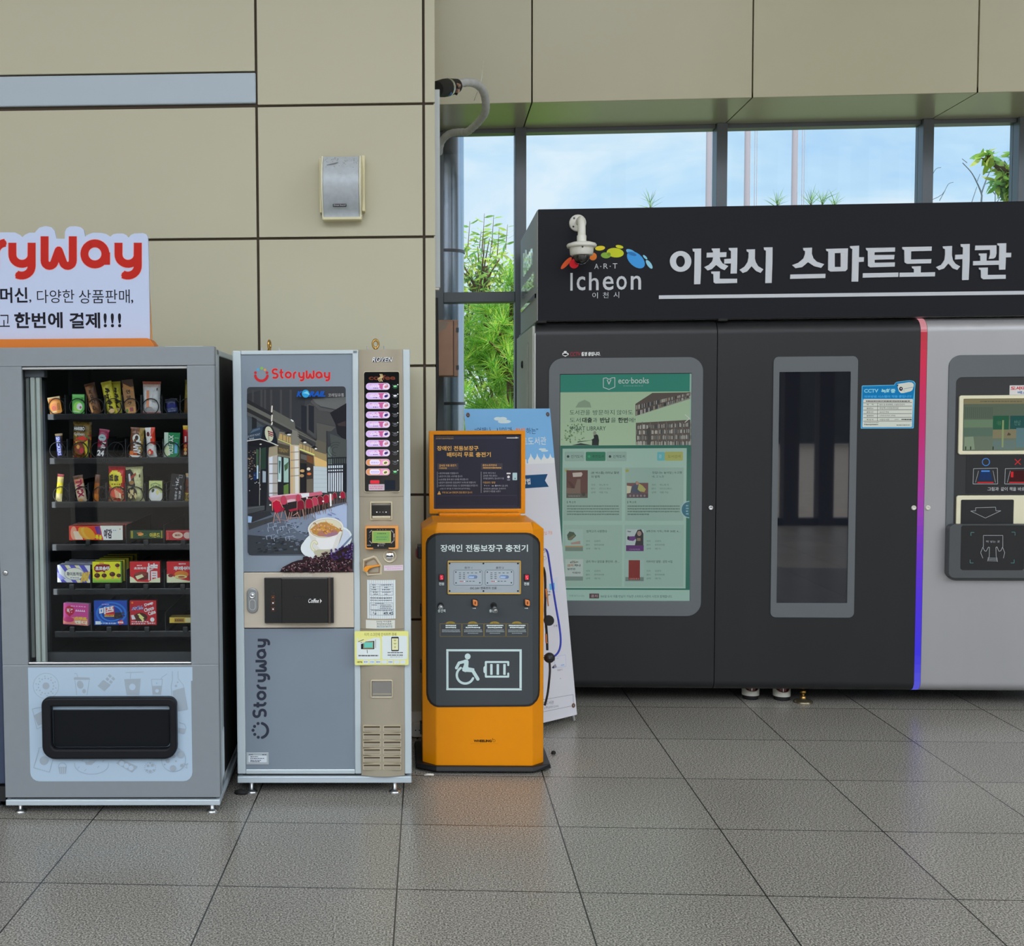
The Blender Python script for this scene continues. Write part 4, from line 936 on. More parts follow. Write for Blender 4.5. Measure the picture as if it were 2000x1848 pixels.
def f(g):
    for r_, c in ((46, (44, 110, 196)), (40, (24, 66, 150)), (34, (50, 120, 206)), (29, (22, 60, 142))): g.ell(52, 52, r_, r_*1.0, A(c))
    g.ell(70, 62, 16, 13, A((40, 34, 44))); rn = random.Random(5)
    for i in range(14): g.ell(76+rn.uniform(-16, 16), 60+rn.uniform(-12, 10), 3, 3, A((66, 54, 50)) if i % 2 else A((28, 24, 30)), n=8)
    g.poly([(30, 34), (60, 20), (62, 58), (34, 66)], A((190, 36, 50))); g.qtext('미쯔', [(16, 30), (60, 20), (60, 48), (16, 60)], A((236, 232, 226)), .06); g.rect(32, 58, 60, 66, A((222, 176, 60))); g.dashes(34, 58, 60, 4, A((120, 60, 30)), 1, 3, 6, 1)
    g.poly([(70, 86), (84, 78), (90, 94), (76, 99)], A((206, 60, 60))); g.dashes(72, 88, 86, 7, A((230, 220, 220)), 1, 3, 6, 1); g.rect(4, 84, 20, 97, A((200, 214, 230))); g.dashes(20, 66, 90, 6, A((170, 190, 220)), 4, 4, 8, 2); g.dashes(24, 46, 14, 4, A((190, 150, 210)), 4, 3, 6, 1)
art(o, w, h, f)
o, w, h = item('cake_box', 'dark red box with slanted white lettering and a cut layer cake, bottom tray', 'snack', (254, 1173, 306, 1221), 0, .12)
carton(o, w, h, .035, A((178, 30, 42)), A((110, 24, 30)))
def f(g):
    g.qtext('오예스', [(8, 26), (54, 18), (50, 38), (6, 42)], A((226, 226, 236)), .09); g.qtext('오예스', [(8, 26), (54, 18), (50, 38), (6, 42)], A((54, 44, 150)), .03)
    for i, (s, q) in enumerate((('Deep', [(54, 14), (86, 2), (90, 16), (58, 28)]), ('Choco', [(52, 34), (88, 20), (92, 36), (56, 48)]), ('Cake', [(66, 48), (94, 36), (98, 52), (72, 62)]))): g.qtext(s, q, A((236, 230, 230)), .04)
    g.ell(40, 68, 26, 18, A((70, 34, 26))); 
    for i in range(2): g.poly([(28+5*i, 56+10*i), (36+4*i, 53+10*i), (54, 70+10*i), (48, 76+10*i)], A((232, 214, 130)))
    g.poly([(4, 60), (14, 58), (22, 76), (8, 78)], A((206, 206, 210))); g.dashes(6, 70, 84, 5, A((214, 190, 190)), 4, 4, 8, 2); g.dashes(6, 60, 92, 5, A((214, 190, 190)), 6, 4, 8, 2); g.ell(84, 78, 8, 9, A((226, 224, 226))); g.dashes(66, 94, 90, 6, A((214, 190, 190)), 8, 4, 8, 2); g.ell(10, 9, 4, 4, A((220, 120, 40)))
art(o, w, h, f)
o, w, h = item('snack_carton', 'slim gold carton lying low at the right of the bottom tray', 'snack', (331, 1206, 386, 1217), 0, .13)
carton(o, w, h, .06, A((206, 178, 70)), A((150, 130, 60)))
art(o, w, h, lambda g: (g.rect(18, 16, 52, 84, A((150, 110, 40))), g.rect(56, 10, 90, 90, A((222, 206, 150))), g.dashes(20, 50, 40, 24, A((90, 60, 20)), 1, 4, 8, 2)))
# ------------------------------------------------------------------ coffee machine
_l, _r = onfloor(492, 1546), onfloor(771, 1547)
CF = frame_on(((_l.x+_r.x)/2, (_l.y+_r.y)/2), .0285+.012, .05)
COF = thing('coffee_vending_machine', 'silver and gold coffee vending machine with a cafe street poster, beside the yellow kiosk', 'vending machine', CF)
ANOD = pm('pale_anodised_frame', (184, 196, 202), .35, .25)
GOLD = pm('champagne_panel', (160, 152, 135), .36, .3, var=.015, vs=30)
BEIGE = pm('beige_service_panel', (192, 182, 166), .4, .15)
BLUEG = pm('blue_grey_panel', (124, 136, 150), .3)
def X(x, y=1000, d=0): return CF.at(x, y, d).x
def Z(y, x=600, d=0): return CF.at(x, y, d).z
x0, x1 = X(457.5), X(802); zt_, zb_ = Z(684), Z(1512)
m = M(); m.box(x0+.008, x1-.002, .05, .78, .075, zt_-.004); m.build('cabinet_body', ANOD, COF, bevel=.004)
def bar(name, a, b, c, d, f=0, mat=ANOD, bv=.003, back=.05, lab=None):
    m = M(); m.box(X(a), X(b), f, back, Z(d), Z(c)); return m.build(name, mat, COF, bevel=bv, label=lab)
m = M(); m.box(x0, X(474), 0, .05, zb_, zt_); m.build('frame_bar', ANOD, COF, bevel=.004)
m = M(); m.box(X(474), X(701), 0, .05, Z(692), zt_); m.build('frame_bar', ANOD, COF, bevel=.003)
m = M(); m.box(X(474), X(690), 0, .05, zb_, Z(1503)); m.build('frame_bar', ANOD, COF, bevel=.003)
m = M(); m.box(X(690), X(702.5), 0, .05, zb_, zt_); m.build('frame_bar', ANOD, COF, bevel=.004)
m = M(); m.box(X(788), x1, 0, .05, zb_, zt_); m.build('frame_bar', ANOD, COF, bevel=.004)
bar('poster_panel', 474.2, 689.8, 692.3, 1117, .006, BLUEG, 0)
bar('service_panel', 474.2, 689.8, 1118.3, 1226.5, .002, BEIGE, .002)
bar('lower_panel', 474.2, 689.8, 1228.6, 1502.6, .006, pm('blue_grey_lower_panel', (116, 127, 139), .3, var=.03, vs=4), 0)
# bulging gold front
xa, xb = X(702.5), X(788)
def bulge(u, k=.020): return -k*math.sin(math.pi*min(max(u, 0), 1))**.8
m = M(); n_ = 16
m.extz([(xa+(xb-xa)*i/n_, bulge(i/n_)) for i in range(n_+1)]+[(xb, .05), (xa, .05)], Z(1514.5), zt_, smooth=False)
m.sm = [True]*len(m.sm); gp = m.build('control_panel', GOLD, COF); gp.data.polygons[0].use_smooth = False
gp.modifiers.new('split', 'EDGE_SPLIT').split_angle = R(30)
for y in (970.5, 1228.5):
    m = M(); n_ = 16; m.extz([(xa+(xb-xa)*i/n_, bulge(i/n_)-.0008) for i in range(n_+1)]+[(xb, .04), (xa, .04)], Z(y+.6), Z(y-.6)); m.build('panel_seam', pm('seam_brown', (120, 110, 94), .5), COF)
def cpx(x, y, d):
    p = CF.at(x, y, -.012); return Vector((p.x, d, p.z))
class GC(G):
    """prints that lie on the bulging panel"""
    def rect(s, x0, y0, x1, y1, col, r=0, up=True):
        if up: s.up()
        k = max(1, int((x1-x0)/4))
        for i in range(k): super().rect(x0+(x1-x0)*i/k, y0, x0+(x1-x0)*(i+1)/k, y1, col, 0, False)
    def build(s, *a, **k):
        s.v = [(x, y+bulge((x-xa)/(xb-xa)), z) for x, y, z in s.v]; return super().build(*a, **k)
def cbox(name, a, b, c, d, f, back, mat, r=.004, bv=.002, par=None):
    p, q = CF.at(a, c, f), CF.at(b, d, f); m = M(); m.prism(rrect(p.x, q.z, q.x, p.z, r, 5), f, back); return m.build(name, mat, par or COF, bevel=bv)
def cring(name, a, b, c, d, w, f, back, mat, r=.006, par=None, bv=.001):
    p, q = CF.at(a, c, f), CF.at(b, d, f); m = M()
    m.ring(rrect(p.x, q.z, q.x, p.z, r, 5), rrect(p.x+w, q.z+w, q.x-w, p.z-w, max(.001, r-w), 5), f, back); return m.build(name, mat, par or COF, bevel=bv)
GOLDL = pm('light_gold_rim', (188, 178, 154), .3, .4)
# selection window
sw = cbox('selection_window', 711, 781, 727, 960, -.023, 0, BLACKGLOSS, .008)
cring('window_rim', 709.5, 782, 725.5, 961.5, .003, -.0222, 0, GOLDL, .010)
PXC = lambda x, y, d: CF.at(x, y, d)
g = G(PXC, -.0234)
g.text('coffee', 720, 733, 772, 742, alb((110, 52, 36)), .03)
for k in range(3): g.line([(741+3*k, 745), (738+3*k, 740), (744+2*k, 736), (742+2*k, 731)], 1.3, alb((200, 180, 130)))
g.rect(723, 938, 741, 945, alb((220, 50, 66)), r=1.5); g.rect(720, 946, 751, 958, alb((190, 176, 186)), r=1); g.rect(751, 938, 772, 957, alb((28, 34, 46)))
g.dashes(722, 748, 949, 2, alb((200, 120, 150)), 1); g.dashes(722, 748, 953, 2, alb((200, 120, 150)), 2)
g.build('window_graphics', PRINT, sw)
btn = None
for i in range(10):
    y = 755+18.55*i
    B = G(PXC, -.0238)
    lil = lin((206, 182, 238)); pk = lin((206, 130, 190)); wh = lin((236, 226, 246))
    def rr(a, b, c, d, col, r): B.rect(a, b, c, d, col, r=r)
    rr(714.6, y-6.6, 761.6, y+6.4, lin((224, 200, 226)), 6.3)
    if i < 8:
        rr(715.2, y-5.9, 761, y+5.8, lil, 5.6); B.poly([(739, y-5.8), (756, y-5.8), (748, y-1), (747, y+5.7), (744, y+5.7), (740, y)], lin((190, 96, 150)))
        B.ell(754.3, y, 6.6, 5.8, lin((230, 214, 236))); B.ell(754, y+.3, 3.6, 2.6, lin((196, 128, 140)) if i % 2 == 0 else lin((52, 42, 118)), -25)
        B.arc(753, y, 5, 5.2, -100, 20, .8, lin((70, 40, 70)))
        rn = random.Random(i)
        for k in range(5): B.rect(718+4.6*k, y-4.2+rn.random()*1.6, 721.4+4.6*k, y-2+rn.random(), lin((190, 110, 170)) if k % 2 else lin((230, 170, 200)), up=(k == 0))
        B.rect(722, y-2.6, 741, y+1.4, wh, r=1.6); B.dashes(723, 740, y-1.6, 1.8, lin((200, 150, 206)), i, 1.5, 3, 1); B.dashes(729, 738, y+2.4, 1.8, lin((90, 80, 100)), i+3, 1.2, 2.6, 1)
    else:
        rr(715.2, y-5.9, 761, y+5.8, lin((214, 146, 96)), 5.6); rr(722, y-5, 742, y+4.6, lin((226, 220, 246)), 3.6); B.poly([(744, y-5.8), (760, y-5), (760, y+5), (741, y+5.7)], lin((226, 150, 200)))
        B.ell(753, y+.5, 6, 4.6, lin((226, 226, 190))); B.ell(753, y+.8, 3.4, 2.2, lin((110, 104, 60)), -20); B.dashes(725, 740, y-1, 2, lin((160, 140, 200)), i, 1.2, 2.4, 1.2); B.dashes(726, 739, y+2.4, 1.4, lin((190, 160, 210)), i, 1, 2, 1)
    o = B.build('selection_button', LITPRINT, COF)
    c_ = CF.at(772, y+.5, -.026); m = M(); m.lathe([(0, -.0028), (.0075, -.002), (.010, .0), (.0105, .003)], (c_.x, -.0235, c_.z), 'y', 16, sx=1.05, sy=.8)
    ind = m.build('indicator_lamp', pm('indicator_smoke', (50, 52, 58), .15), o)
    B = G(PXC, -.0272); lit = i in (0, 9)
    cc = lin((130, 220, 150)) if lit else lin((226, 232, 236)) if i == 1 else lin((84, 86, 94))
    B.ell(771.6, y-.6, 3.2 if lit or i == 1 else 2.2, 2, cc); B.ell(777, y-3.6, 1.1, 1.1, lin((226, 232, 236))); B.line([(766, y-3), (769, y-2), (776, y-2.6)], .8, lin((110, 112, 118))); B.arc(771.6, y+.4, 4.6, 3.4, 10, 170, .9, lin((30, 110, 60)) if lit else lin((96, 98, 104)))
    B.build('indicator_mark', LITPRINT, ind)
# chrome maker's name
nm = GC(cpx, -.0012)
nm.text('ROVEN', 727, 698.5, 767.5, 707.5, alb((30, 36, 60)), .09, shear=.25); nm.text('ROVEN', 726.5, 698, 767, 707, alb((214, 220, 226)), .015, shear=.25)
nm.build('name_badge', GLOSS, COF)
# note slot
cring('note_bezel', 722.5, 766.5, 980, 1016, .006, -.026, 0, GOLDL, .005)
ns = cbox('note_slot', 726, 764, 986.5, 1007.5, -.024, 0, BLACKGLOSS, .002)
m = M(); p, q = CF.at(727, 1008, -.03), CF.at(763, 1013.5, -.03); m.box(p.x, q.x, -.032, -.01, q.z, p.z); m.build('note_lip', GOLDL, COF, bevel=.002)
g = G(PXC, -.0243)
for k, b_ in enumerate((230, 120, 130, 220)): g.ell(736+6*k, 1000.4, 1.3, 1.1, lin((b_, b_, b_)))
g.build('guide_light', LITPRINT, ns)
# card reader
cr_ = cbox('card_reader', 713, 778.5, 1028, 1073, -.045, 0, pm('orange_plastic', (222, 146, 72), .4), .006, .003)
cf_ = cbox('reader_face', 716, 772, 1032, 1069.5, -.0462, -.044, BLACKGLOSS, .004, 0, cr_)
cbox('reader_lip', 729, 759, 1068.5, 1072.5, -.0465, -.04, BLACK, .001, 0, cr_)
g = G(PXC, -.0465); LC = lin((122, 170, 86))
g.rect(726.6, 1037, 763.6, 1060.5, lin((176, 176, 100)), r=1.5); g.rect(728.6, 1039, 761.6, 1058.6, LC, r=1)
g.dashes(737, 754, 1041.5, 1.8, lin((60, 90, 60)), 1, 1.5, 3, .8); g.dashes(735, 757, 1048.5, 1.6, lin((70, 120, 110)), 2, 1.5, 3, .8); g.dashes(735, 755, 1053, 1.4, lin((50, 110, 80)), 4, 1.5, 3, .8)
for k in range(4): g.rect(736+5.4*k, 1034, 738+5.4*k, 1035.4, lin((120, 110, 110)))
for x, y, a_ in ((724, 1038, 45), (766, 1038, -45), (724, 1059, -45), (766, 1059, 45)): g.line([(x-2, y+2*(1 if a_ < 0 else -1)*-1), (x+2, y-2*(1 if a_ < 0 else -1)*-1)], 1.6, lin((150, 144, 146)))
g.text('CASHBEE', 738, 1061, 752, 1063.4, lin((190, 186, 186))); g.text('T-money', 741, 1065, 750, 1067, lin((190, 186, 186))); g.ell(738.6, 1066, 1.4, 1.4, lin((200, 190, 190)))
g.dashes(717.5, 724, 1064.5, 1.6, lin((170, 160, 160)), 1); g.line([(720, 1052), (723, 1048), (721, 1046), (724, 1043)], .9, lin((90, 80, 80))); g.rect(768.6, 1042, 770.4, 1050, lin((200, 190, 190))); g.rect(768.8, 1051.5, 770.2, 1057, lin((150, 140, 140)))
g.build('reader_display', colmat('reader_lcd', .3, .5, emit=.7, base=.3), cr_)
# coin slot and return lever
c_ = CF.at(761, 1086.5, -.02); s_ = (X(774)-X(761))
m = M(); m.lathe([(s_, .012), (s_, -.004), (s_*.93, -.006), (s_*.78, -.004), (s_*.74, .004)], (c_.x, -.016, c_.z), 'y', 28); cs = m.build('coin_bezel', GOLDL, COF)
m = M(); m.lathe([(s_*.76, .002), (s_*.5, -.004), (0, -.006)], (c_.x, -.016, c_.z), 'y', 24); m.build('coin_plate', CHROME, cs)
m = M(); m.box(c_.x-s_*.5, c_.x+s_*.5, -.0235, -.02, c_.z-s_*.10, c_.z+s_*.08); m.build('coin_slot', BLACK, cs)
def z6(X_, Y_): return 440+X_/5, 960+Y_/5
lev = [CF.at(*z6(*p), -.016) for p in ((1345, 665), (1450, 628), (1478, 640), (1530, 720), (1528, 812), (1385, 822), (1375, 795), (1342, 775))]
li = [CF.at(*z6(*p), -.016) for p in ((1356, 680), (1448, 646), (1466, 655), (1512, 726), (1508, 798), (1400, 806), (1392, 786), (1354, 765))]
m = M(); m.ring([(p.x, p.z) for p in lev], [(p.x, p.z) for p in li], -.021, 0); m.build('return_recess_rim', GOLDL, COF, bevel=.001)
m = M(); m.ring([(p.x, p.z) for p in li], [(p.x+(q_.x-p.x)*.16, p.z+(q_.z-p.z)*.16) for p in li for q_ in [CF.at(*z6(1432, 730), -.016)]], -.0200, 0); m.build('return_recess', pm('recess_brown', (128, 108, 84), .5), COF)
m = M(); m.prism([(p.x, p.z) for p in [CF.at(*z6(*p), -.02) for p in ((1358, 740), (1375, 728), (1440, 722), (1505, 712), (1512, 726), (1450, 738), (1408, 752), (1385, 785), (1362, 778), (1350, 760))]], -.032, -.012); m.build('return_lever', pm('lever_orange', (216, 140, 40), .4), COF, bevel=.002)
g = GC(cpx, -.0008)
g.rect(750, 1104, 787.5, 1114.5, alb((208, 196, 206))); g.dashes(752, 786, 1106.4, 1.6, alb((200, 150, 180)), 1, 1.5, 3, .6); g.dashes(756, 784, 1110.4, 1.6, alb((200, 150, 180)), 2, 1.5, 3, .6)
g.build('price_label', PRINT, COF)
# notices
g = GC(cpx, -.0009); PW = alb((206, 214, 226)); IK = alb((70, 80, 92)); LN = alb((120, 132, 150))
g.rect(717, 1132.6, 772.6, 1208, PW)
def zz(x, y): return 440+x/5, 960+y/5
def zrect(a, b, c, d, w=.7): p, q = zz(a, b), zz(c, d); g.frame(p[0], p[1], q[0], q[1], w, LN)
zrect(1412, 902, 1640, 1012); zrect(1412, 1085, 1640, 1206)
for Y in (926, 948, 972, 1150): p = zz(1412, Y); g.rect(p[0], p[1], zz(1640, Y)[0], p[1]+.6, LN)
for X_, a_, b_ in ((1505, 902, 1012), (1490, 1085, 1150), (1545, 1150, 1206)): p = zz(X_, a_); g.rect(p[0], p[1], p[0]+.6, zz(X_, b_)[1], LN)
for k, (a_, b_, Y) in enumerate(((1436, 1470, 915), (1520, 1622, 915), (1440, 1470, 938), (1552, 1590, 938), (1430, 1476, 960), (1532, 1610, 960), (1440, 1490, 985), (1530, 1620, 985), (1450, 1490, 1005), (1556, 1590, 1005), (1418, 1630, 1040), (1416, 1626, 1064), (1466, 1550, 1094), (1430, 1480, 1110), (1508, 1620, 1110), (1510, 1626, 1126), (1508, 1620, 1142), (1428, 1630, 1162))): g.dashes(*[v for v in (zz(a_, 0)[0], zz(b_, 0)[0])], zz(0, Y)[1]-1.4, 2.2 if Y == 1040 else 1.5, IK, k, 1.2, 3.4, .6)
g.text('4,5', 733-5, 1194, 739-4, 1200, IK); g.ell(733.5, 1198.6, 1.4, 1.4, IK); g.text('49.45', 749, 1194.5, 768, 1200.5, IK, .02)
g.build('paper_notice', PRINT, COF)
g = GC(cpx, -.0009); g.rect(714.6, 1211, 771.4, 1227.4, alb((206, 208, 200))); g.text('모바일 주차결제', 735, 1212, 764, 1215.4, IK, .01)
for k in range(4): g.dashes(736, 766, 1217+2.6*k, 1.1, IK if k != 3 else alb((90, 150, 170)), k, 1.5, 4, .6)
g.build('payment_label', PRINT, COF)
# yellow card sticker
def flatpx(x, y, d): p = CF.at(x, y, -.0235); return Vector((p.x, -.0235+d, p.z))
m = M(); p, q = CF.at(692.5, 1233, -.022), CF.at(798, 1299, -.022); m.prism(rrect(p.x, q.z, q.x, p.z, .006, 4), -.0233, -.0215); ys = m.build('card_guide_sticker', pm('pale_yellow', (224, 220, 130), .45), COF)
g = G(flatpx, -.0004); YW = alb((208, 220, 224))
g.text('터치 스크린에 인식하면 결제', 712, 1236, 774, 1242.4, alb((140, 130, 90)), .0)
g.rect(696.5, 1246, 743, 1288, YW, r=3); g.rect(746, 1242, 795.5, 1288, YW, r=3); g.poly([(700, 1246), (730, 1246), (710, 1254), (697, 1254)], alb((226, 224, 150)))
g.poly([(705, 1258), (712, 1256), (714, 1253), (731, 1252), (731, 1268), (705, 1268)], alb((30, 32, 38))); g.rect(711, 1255, 728, 1265, alb((104, 190, 176))); g.frame(709.6, 1253.8, 729, 1266.4, .8, alb((190, 180, 130)))
g.line([(700, 1253.5), (710, 1249.5)], 1.1, alb((40, 40, 44))); g.line([(704, 1255.6), (708, 1254.4)], .9, alb((60, 60, 64))); g.line([(733.5, 1249), (733.5, 1266)], .8, alb((110, 110, 100))); g.line([(717, 1269), (717.6, 1276)], 1, alb((60, 60, 66)))
g.dashes(700, 739, 1279.5, 2.6, alb((96, 96, 100)), 3, 4, 9, .6)
g.rect(764, 1244, 779, 1272, alb((40, 42, 50)), r=2); g.rect(765.4, 1247, 777.6, 1269.6, alb((214, 214, 170)))
for y in (1249.6, 1256): g.poly([(768, y), (775, y), (771.5, y+3.4)], alb((176, 172, 100)))
g.ell(771.5, 1264, 1.6, 1.8, alb((176, 172, 120)))
g.dashes(757, 787, 1273.8, 2.2, alb((110, 112, 118)), 3, 4, 9, .6); g.dashes(757, 787, 1278.6, 2.2, alb((110, 112, 118)), 5, 4, 9, .6); g.dashes(762, 786, 1282.6, 1, alb((150, 152, 158)), 6)
for k in range(7):
    g.rect(709.5+12*k, 1289.5, 720+12*k, 1296.6, alb((206, 214, 222)), r=1)
    if k in (0, 1, 2, 4): g.dashes(711+12*k, 718.6+12*k, 1292, 2.2, alb((110, 130, 170)) if k != 1 else alb((120, 170, 214)), k, 1, 2.4, .5)
g.text('사용가능', 697, 1291.4, 707.6, 1294.8, alb((70, 70, 50)), .02)
g.build('guide_graphics', PRINT, ys)
# coin tray and vents
cring('coin_tray_rim', 723.5, 767.5, 1328.5, 1363.5, .005, -.024, 0, GOLDL, .008)
m = M(); p, q = CF.at(727, 1331, -.018), CF.at(765, 1361, -.018); m.prism(rrect(p.x, q.z, q.x, p.z, .004, 3), -.0212, -.010); m.build('coin_tray', pm('tray_grey', (126, 124, 120), .4, .2), COF)
m = M(); p, q = CF.at(728, 1354.5, -.02), CF.at(764, 1357, -.02); m.box(p.x, q.x, -.0225, -.0208, q.z, p.z); m.build('coin_tray_lip', GOLD, COF)
for cx_ in ((709, 743.5), (748.5, 783.5)):
    for k in range(6):
        y = 1417+15*k; p, q = CF.at(cx_[0], y, -.02), CF.at(cx_[1], y+12, -.02)
        m = M(); m.ring(rrect(p.x, q.z, q.x, p.z, .004, 3), rrect(p.x+.003, q.z+.003, q.x-.003, p.z-.003, .002, 3), -.0215, -.008); o = m.build('vent', GOLDL, COF)
        m = M(); m.prism(rrect(p.x+.002, q.z+.002, q.x-.002, p.z-.002, .003, 3), -.0205, -.012); m.build('vent_recess', pm('vent_dark', (70, 58, 42), .6) if 'vent_dark' not in bpy.data.materials else bpy.data.materials['vent_dark'], o)
        m = M(); w_ = q.x-p.x; m.box(p.x+.003, q.x-.003, -.0212, -.014, q.z+.004, q.z+(p.z-q.z)*.62); m.build('louvre', GOLD, o)
# cup door
o = cbox('cup_station', 516, 652, 1129, 1217, -.02, 0, BLACKGLOSS, .002, .001)
m = M(); p, q = CF.at(549.5, 1129, -.04), CF.at(641, 1216.8, -.04); m.box(p.x, q.x, -.045, -.02, q.z, p.z); m.build('sliding_door', pm('door_black', (16, 16, 18), .22), COF, bevel=.003)
m = M(); p, q = CF.at(640.5, 1129, -.03), CF.at(646, 1217, -.03); m.box(p.x, q.x, -.036, -.005, q.z, p.z); m.build('door_edge', pm('brown_black', (60, 50, 44), .4), COF, bevel=.001)
g = G(PXC, -.0455); g.text('Coffee', 602, 1169.6, 623, 1177.6, alb((206, 206, 206)), .02, shear=.3); g.poly([(624.6, 1169.6), (628.6, 1174), (624.6, 1178.6), (625.6, 1174)], alb((206, 206, 206))); g.dashes(574, 611, 1166, 3, alb((40, 40, 42)), 3, 3, 7, 1); g.build('door_lettering', PRINT, o)
g = G(PXC, -.0206)
for k, y in enumerate((1155, 1167, 1178, 1190)):
    g.frame(530, y-4, 536.6, y+4, .7, alb((120, 62, 40)) if k else alb((54, 54, 58)))
    if k: g.ell(533.3, y, 1.5, 1.7, alb((226, 220, 214)) if k > 1 else alb((150, 100, 60)))
g.build('button_marks', PRINT, o)
g = G(PXC, .0012); g.text('AUTO COFFEE VENDING', 553, 1122, 609, 1126, alb((214, 210, 204))); g.build('panel_lettering', PRINT, COF)
# lock handle
o = cbox('lock_handle', 481.5, 504, 1149, 1198, -.008, 0, pm('grey_alloy', (136, 140, 142), .35, .4), .022, .004)
c_ = CF.at(492.6, 1163, -.01); m = M(); m.lathe([(.013, .004), (.013, -.003), (.011, -.005), (.009, -.002), (.006, -.002), (.005, -.005), (0, -.005)], (c_.x, -.008, c_.z), 'y', 24); m.build('lock_barrel', STEEL, o)
m = M(); p, q = CF.at(486.5, 1171, -.01), CF.at(499.5, 1192, -.01); m.ring(rrect(p.x, q.z, q.x, p.z, .012, 5), rrect(p.x+.003, q.z+.003, q.x-.003, p.z-.003, .009, 5), -.011, -.004); m.build('handle_grip', STEEL, o)
# plate, logos
m = M(); p, q = CF.at(481, 1470, .005), CF.at(525, 1493.5, .005); m.box(p.x, q.x, .003, .007, q.z, p.z); o = m.build('rating_plate', pm('plate_silver', (170, 178, 184), .4, .4), COF, bevel=.001)
g = G(PXC, .0026); g.rect(485, 1476, 521, 1489, alb((196, 204, 212)), r=1.5)
for k, (a_, b_, y) in enumerate(((489, 504, 1477.5), (489, 516, 1481), (489, 510, 1484.6), (489, 508, 1487), (486, 494, 1473.5), (512, 520, 1473.5))): g.dashes(a_, b_, y, 1.6, IK, k, 2, 5, .6)
g.build('plate_print', PRINT, o)
g = G(PXC, .0056)
BR = alb((196, 38, 44)); 
logotext(g, 'StoryWay', 531.5, 739.6, 14.2, alb((206, 150, 150)), gap=.12, w=.36); logotext(g, 'StoryWay', 531.5, 739.6, 14.2, BR, gap=.12, w=.27)
g.arc(510.5, 732, 12, 12, 10, 170, 5, BR); g.ell(499, 728, 2.6, 2.6, BR); g.ell(521.5, 728, 2.6, 2.6, BR)
g.ell(504, 722, 3, 3, alb((90, 160, 200))); g.ell(511, 719.6, 3, 3, alb((130, 180, 90))); g.ell(517.6, 722.6, 2.6, 2.6, alb((206, 150, 80)))
g.build('logo', GLOSS, COF)
g = G(PXC, .0056); DK = alb((46, 50, 64))
logotext(g, 'StoryWay', 520.5, 1401.5, 19.5, DK, gap=.105, w=.27, vert=True)
g.arc(507, 1427, 16, 14.6, -72, 72, 5.4, DK)
for x, y in ((504, 1413.4), (497.2, 1419), (494.2, 1426.6), (497.6, 1434.6), (504.4, 1440.2)): g.ell(x, y, 3, 3, DK)
g.build('upright_logo', GLOSS, COF)
# cafe street poster
g = G(PXC, .0054)
def pz(X_, Y_): return 480+X_/8.4, 740+Y_/8.4
def P(c, *pts): g.poly([pz(*p) for p in pts], alb(c))
def E(c, x, y, rx, ry, rot=0, n=16, **k): a_ = pz(x, y); g.ell(a_[0], a_[1], rx/8.4, ry/8.4, alb(c), rot, n, **k)
def L(c, w, *pts): g.line([pz(*p) for p in pts], w/8.4, alb(c), cap=w > 10)
a_, b_ = pz(20, 135), pz(1660, 2892); g.rect(a_[0], a_[1], b_[0], b_[1], alb((58, 60, 64)), r=6)
P((50, 52, 56), (20, 250), (420, 140), (1000, 140), (920, 800), (800, 760), (20, 330))
for x in (100, 240, 300, 400, 560, 720): P((66, 66, 68), (x, 180), (x+34, 180), (x+34, 460+x*.3), (x, 440+x*.3))
P((96, 98, 98), (1090, 330), (1640, 300), (1640, 410), (1480, 500), (1230, 450), (1150, 400)); P((78, 78, 78), (1090, 340), (1230, 470), (1480, 520), (1480, 560), (1210, 520), (1060, 380))
P((70, 70, 70), (1000, 430), (1060, 400), (1210, 520), (1390, 560), (1480, 780), (1160, 710), (1150, 980), (1000, 860))
for x in (910, 1030): P((34, 36, 44), (x, 430), (x+90, 450), (x+90, 900), (x, 830))
P((30, 30, 36), (1380, 560), (1650, 400), (1650, 1040), (1500, 900), (1470, 740)); E((120, 60, 50), 1600, 715, 16, 10); P((58, 50, 52), (1500, 740), (1640, 690), (1640, 780), (1520, 770))
P((82, 82, 78), (1160, 720), (1480, 790), (1400, 860), (1330, 860), (1320, 1250), (1170, 1010))
P((40, 40, 44), (20, 330), (800, 760), (1170, 1000), (1170, 1040), (780, 800), (20, 400)); P((98, 98, 92), (20, 400), (790, 800), (1165, 1020), (1160, 1060), (760, 850), (20, 470)); P((44, 44, 46), (20, 470), (760, 850), (1100, 1080), (1090, 1110), (560, 820), (400, 730), (20, 540))
P((84, 86, 86), (20, 540), (410, 740), (420, 780), (20, 600)); P((70, 78, 84), (20, 600), (300, 780), (40, 900)); P((34, 36, 40), (100, 620), (180, 660), (180, 800), (100, 830))
P((118, 112, 98), (520, 860), (760, 900), (1110, 1120), (1130, 1420), (520, 1300)); P((176, 148, 96), (560, 900), (740, 960), (740, 1060), (540, 980)); P((170, 146, 100), (880, 1060), (1110, 1150), (1110, 1240), (870, 1120))
for x in (600, 660, 700, 930, 980, 1040, 1080): P((96, 90, 78), (x, 910+(x-600)*.42), (x+10, 915+(x-600)*.42), (x+10, 1020+(x-600)*.42), (x, 1010+(x-600)*.42))
P((86, 86, 82), (420, 770), (560, 830), (520, 1000), (460, 830)); P((92, 92, 86), (440, 500), (800, 700), (820, 860), (440, 640)); P((120, 118, 110), (760, 830), (870, 870), (870, 1100), (760, 1080))
for k in range(4): P((60, 60, 58), (850, 830+34*k), (1160, 985+30*k), (1160, 995+30*k), (850, 842+34*k))
P((150, 132, 92), (1110, 1150), (1330, 1220), (1330, 1440), (1120, 1380)); P((92, 88, 78), (1160, 1000), (1320, 1050), (1320, 1240), (1130, 1180)); P((206, 172, 112), (1120, 1270), (1330, 1360), (1330, 1450), (1130, 1430))
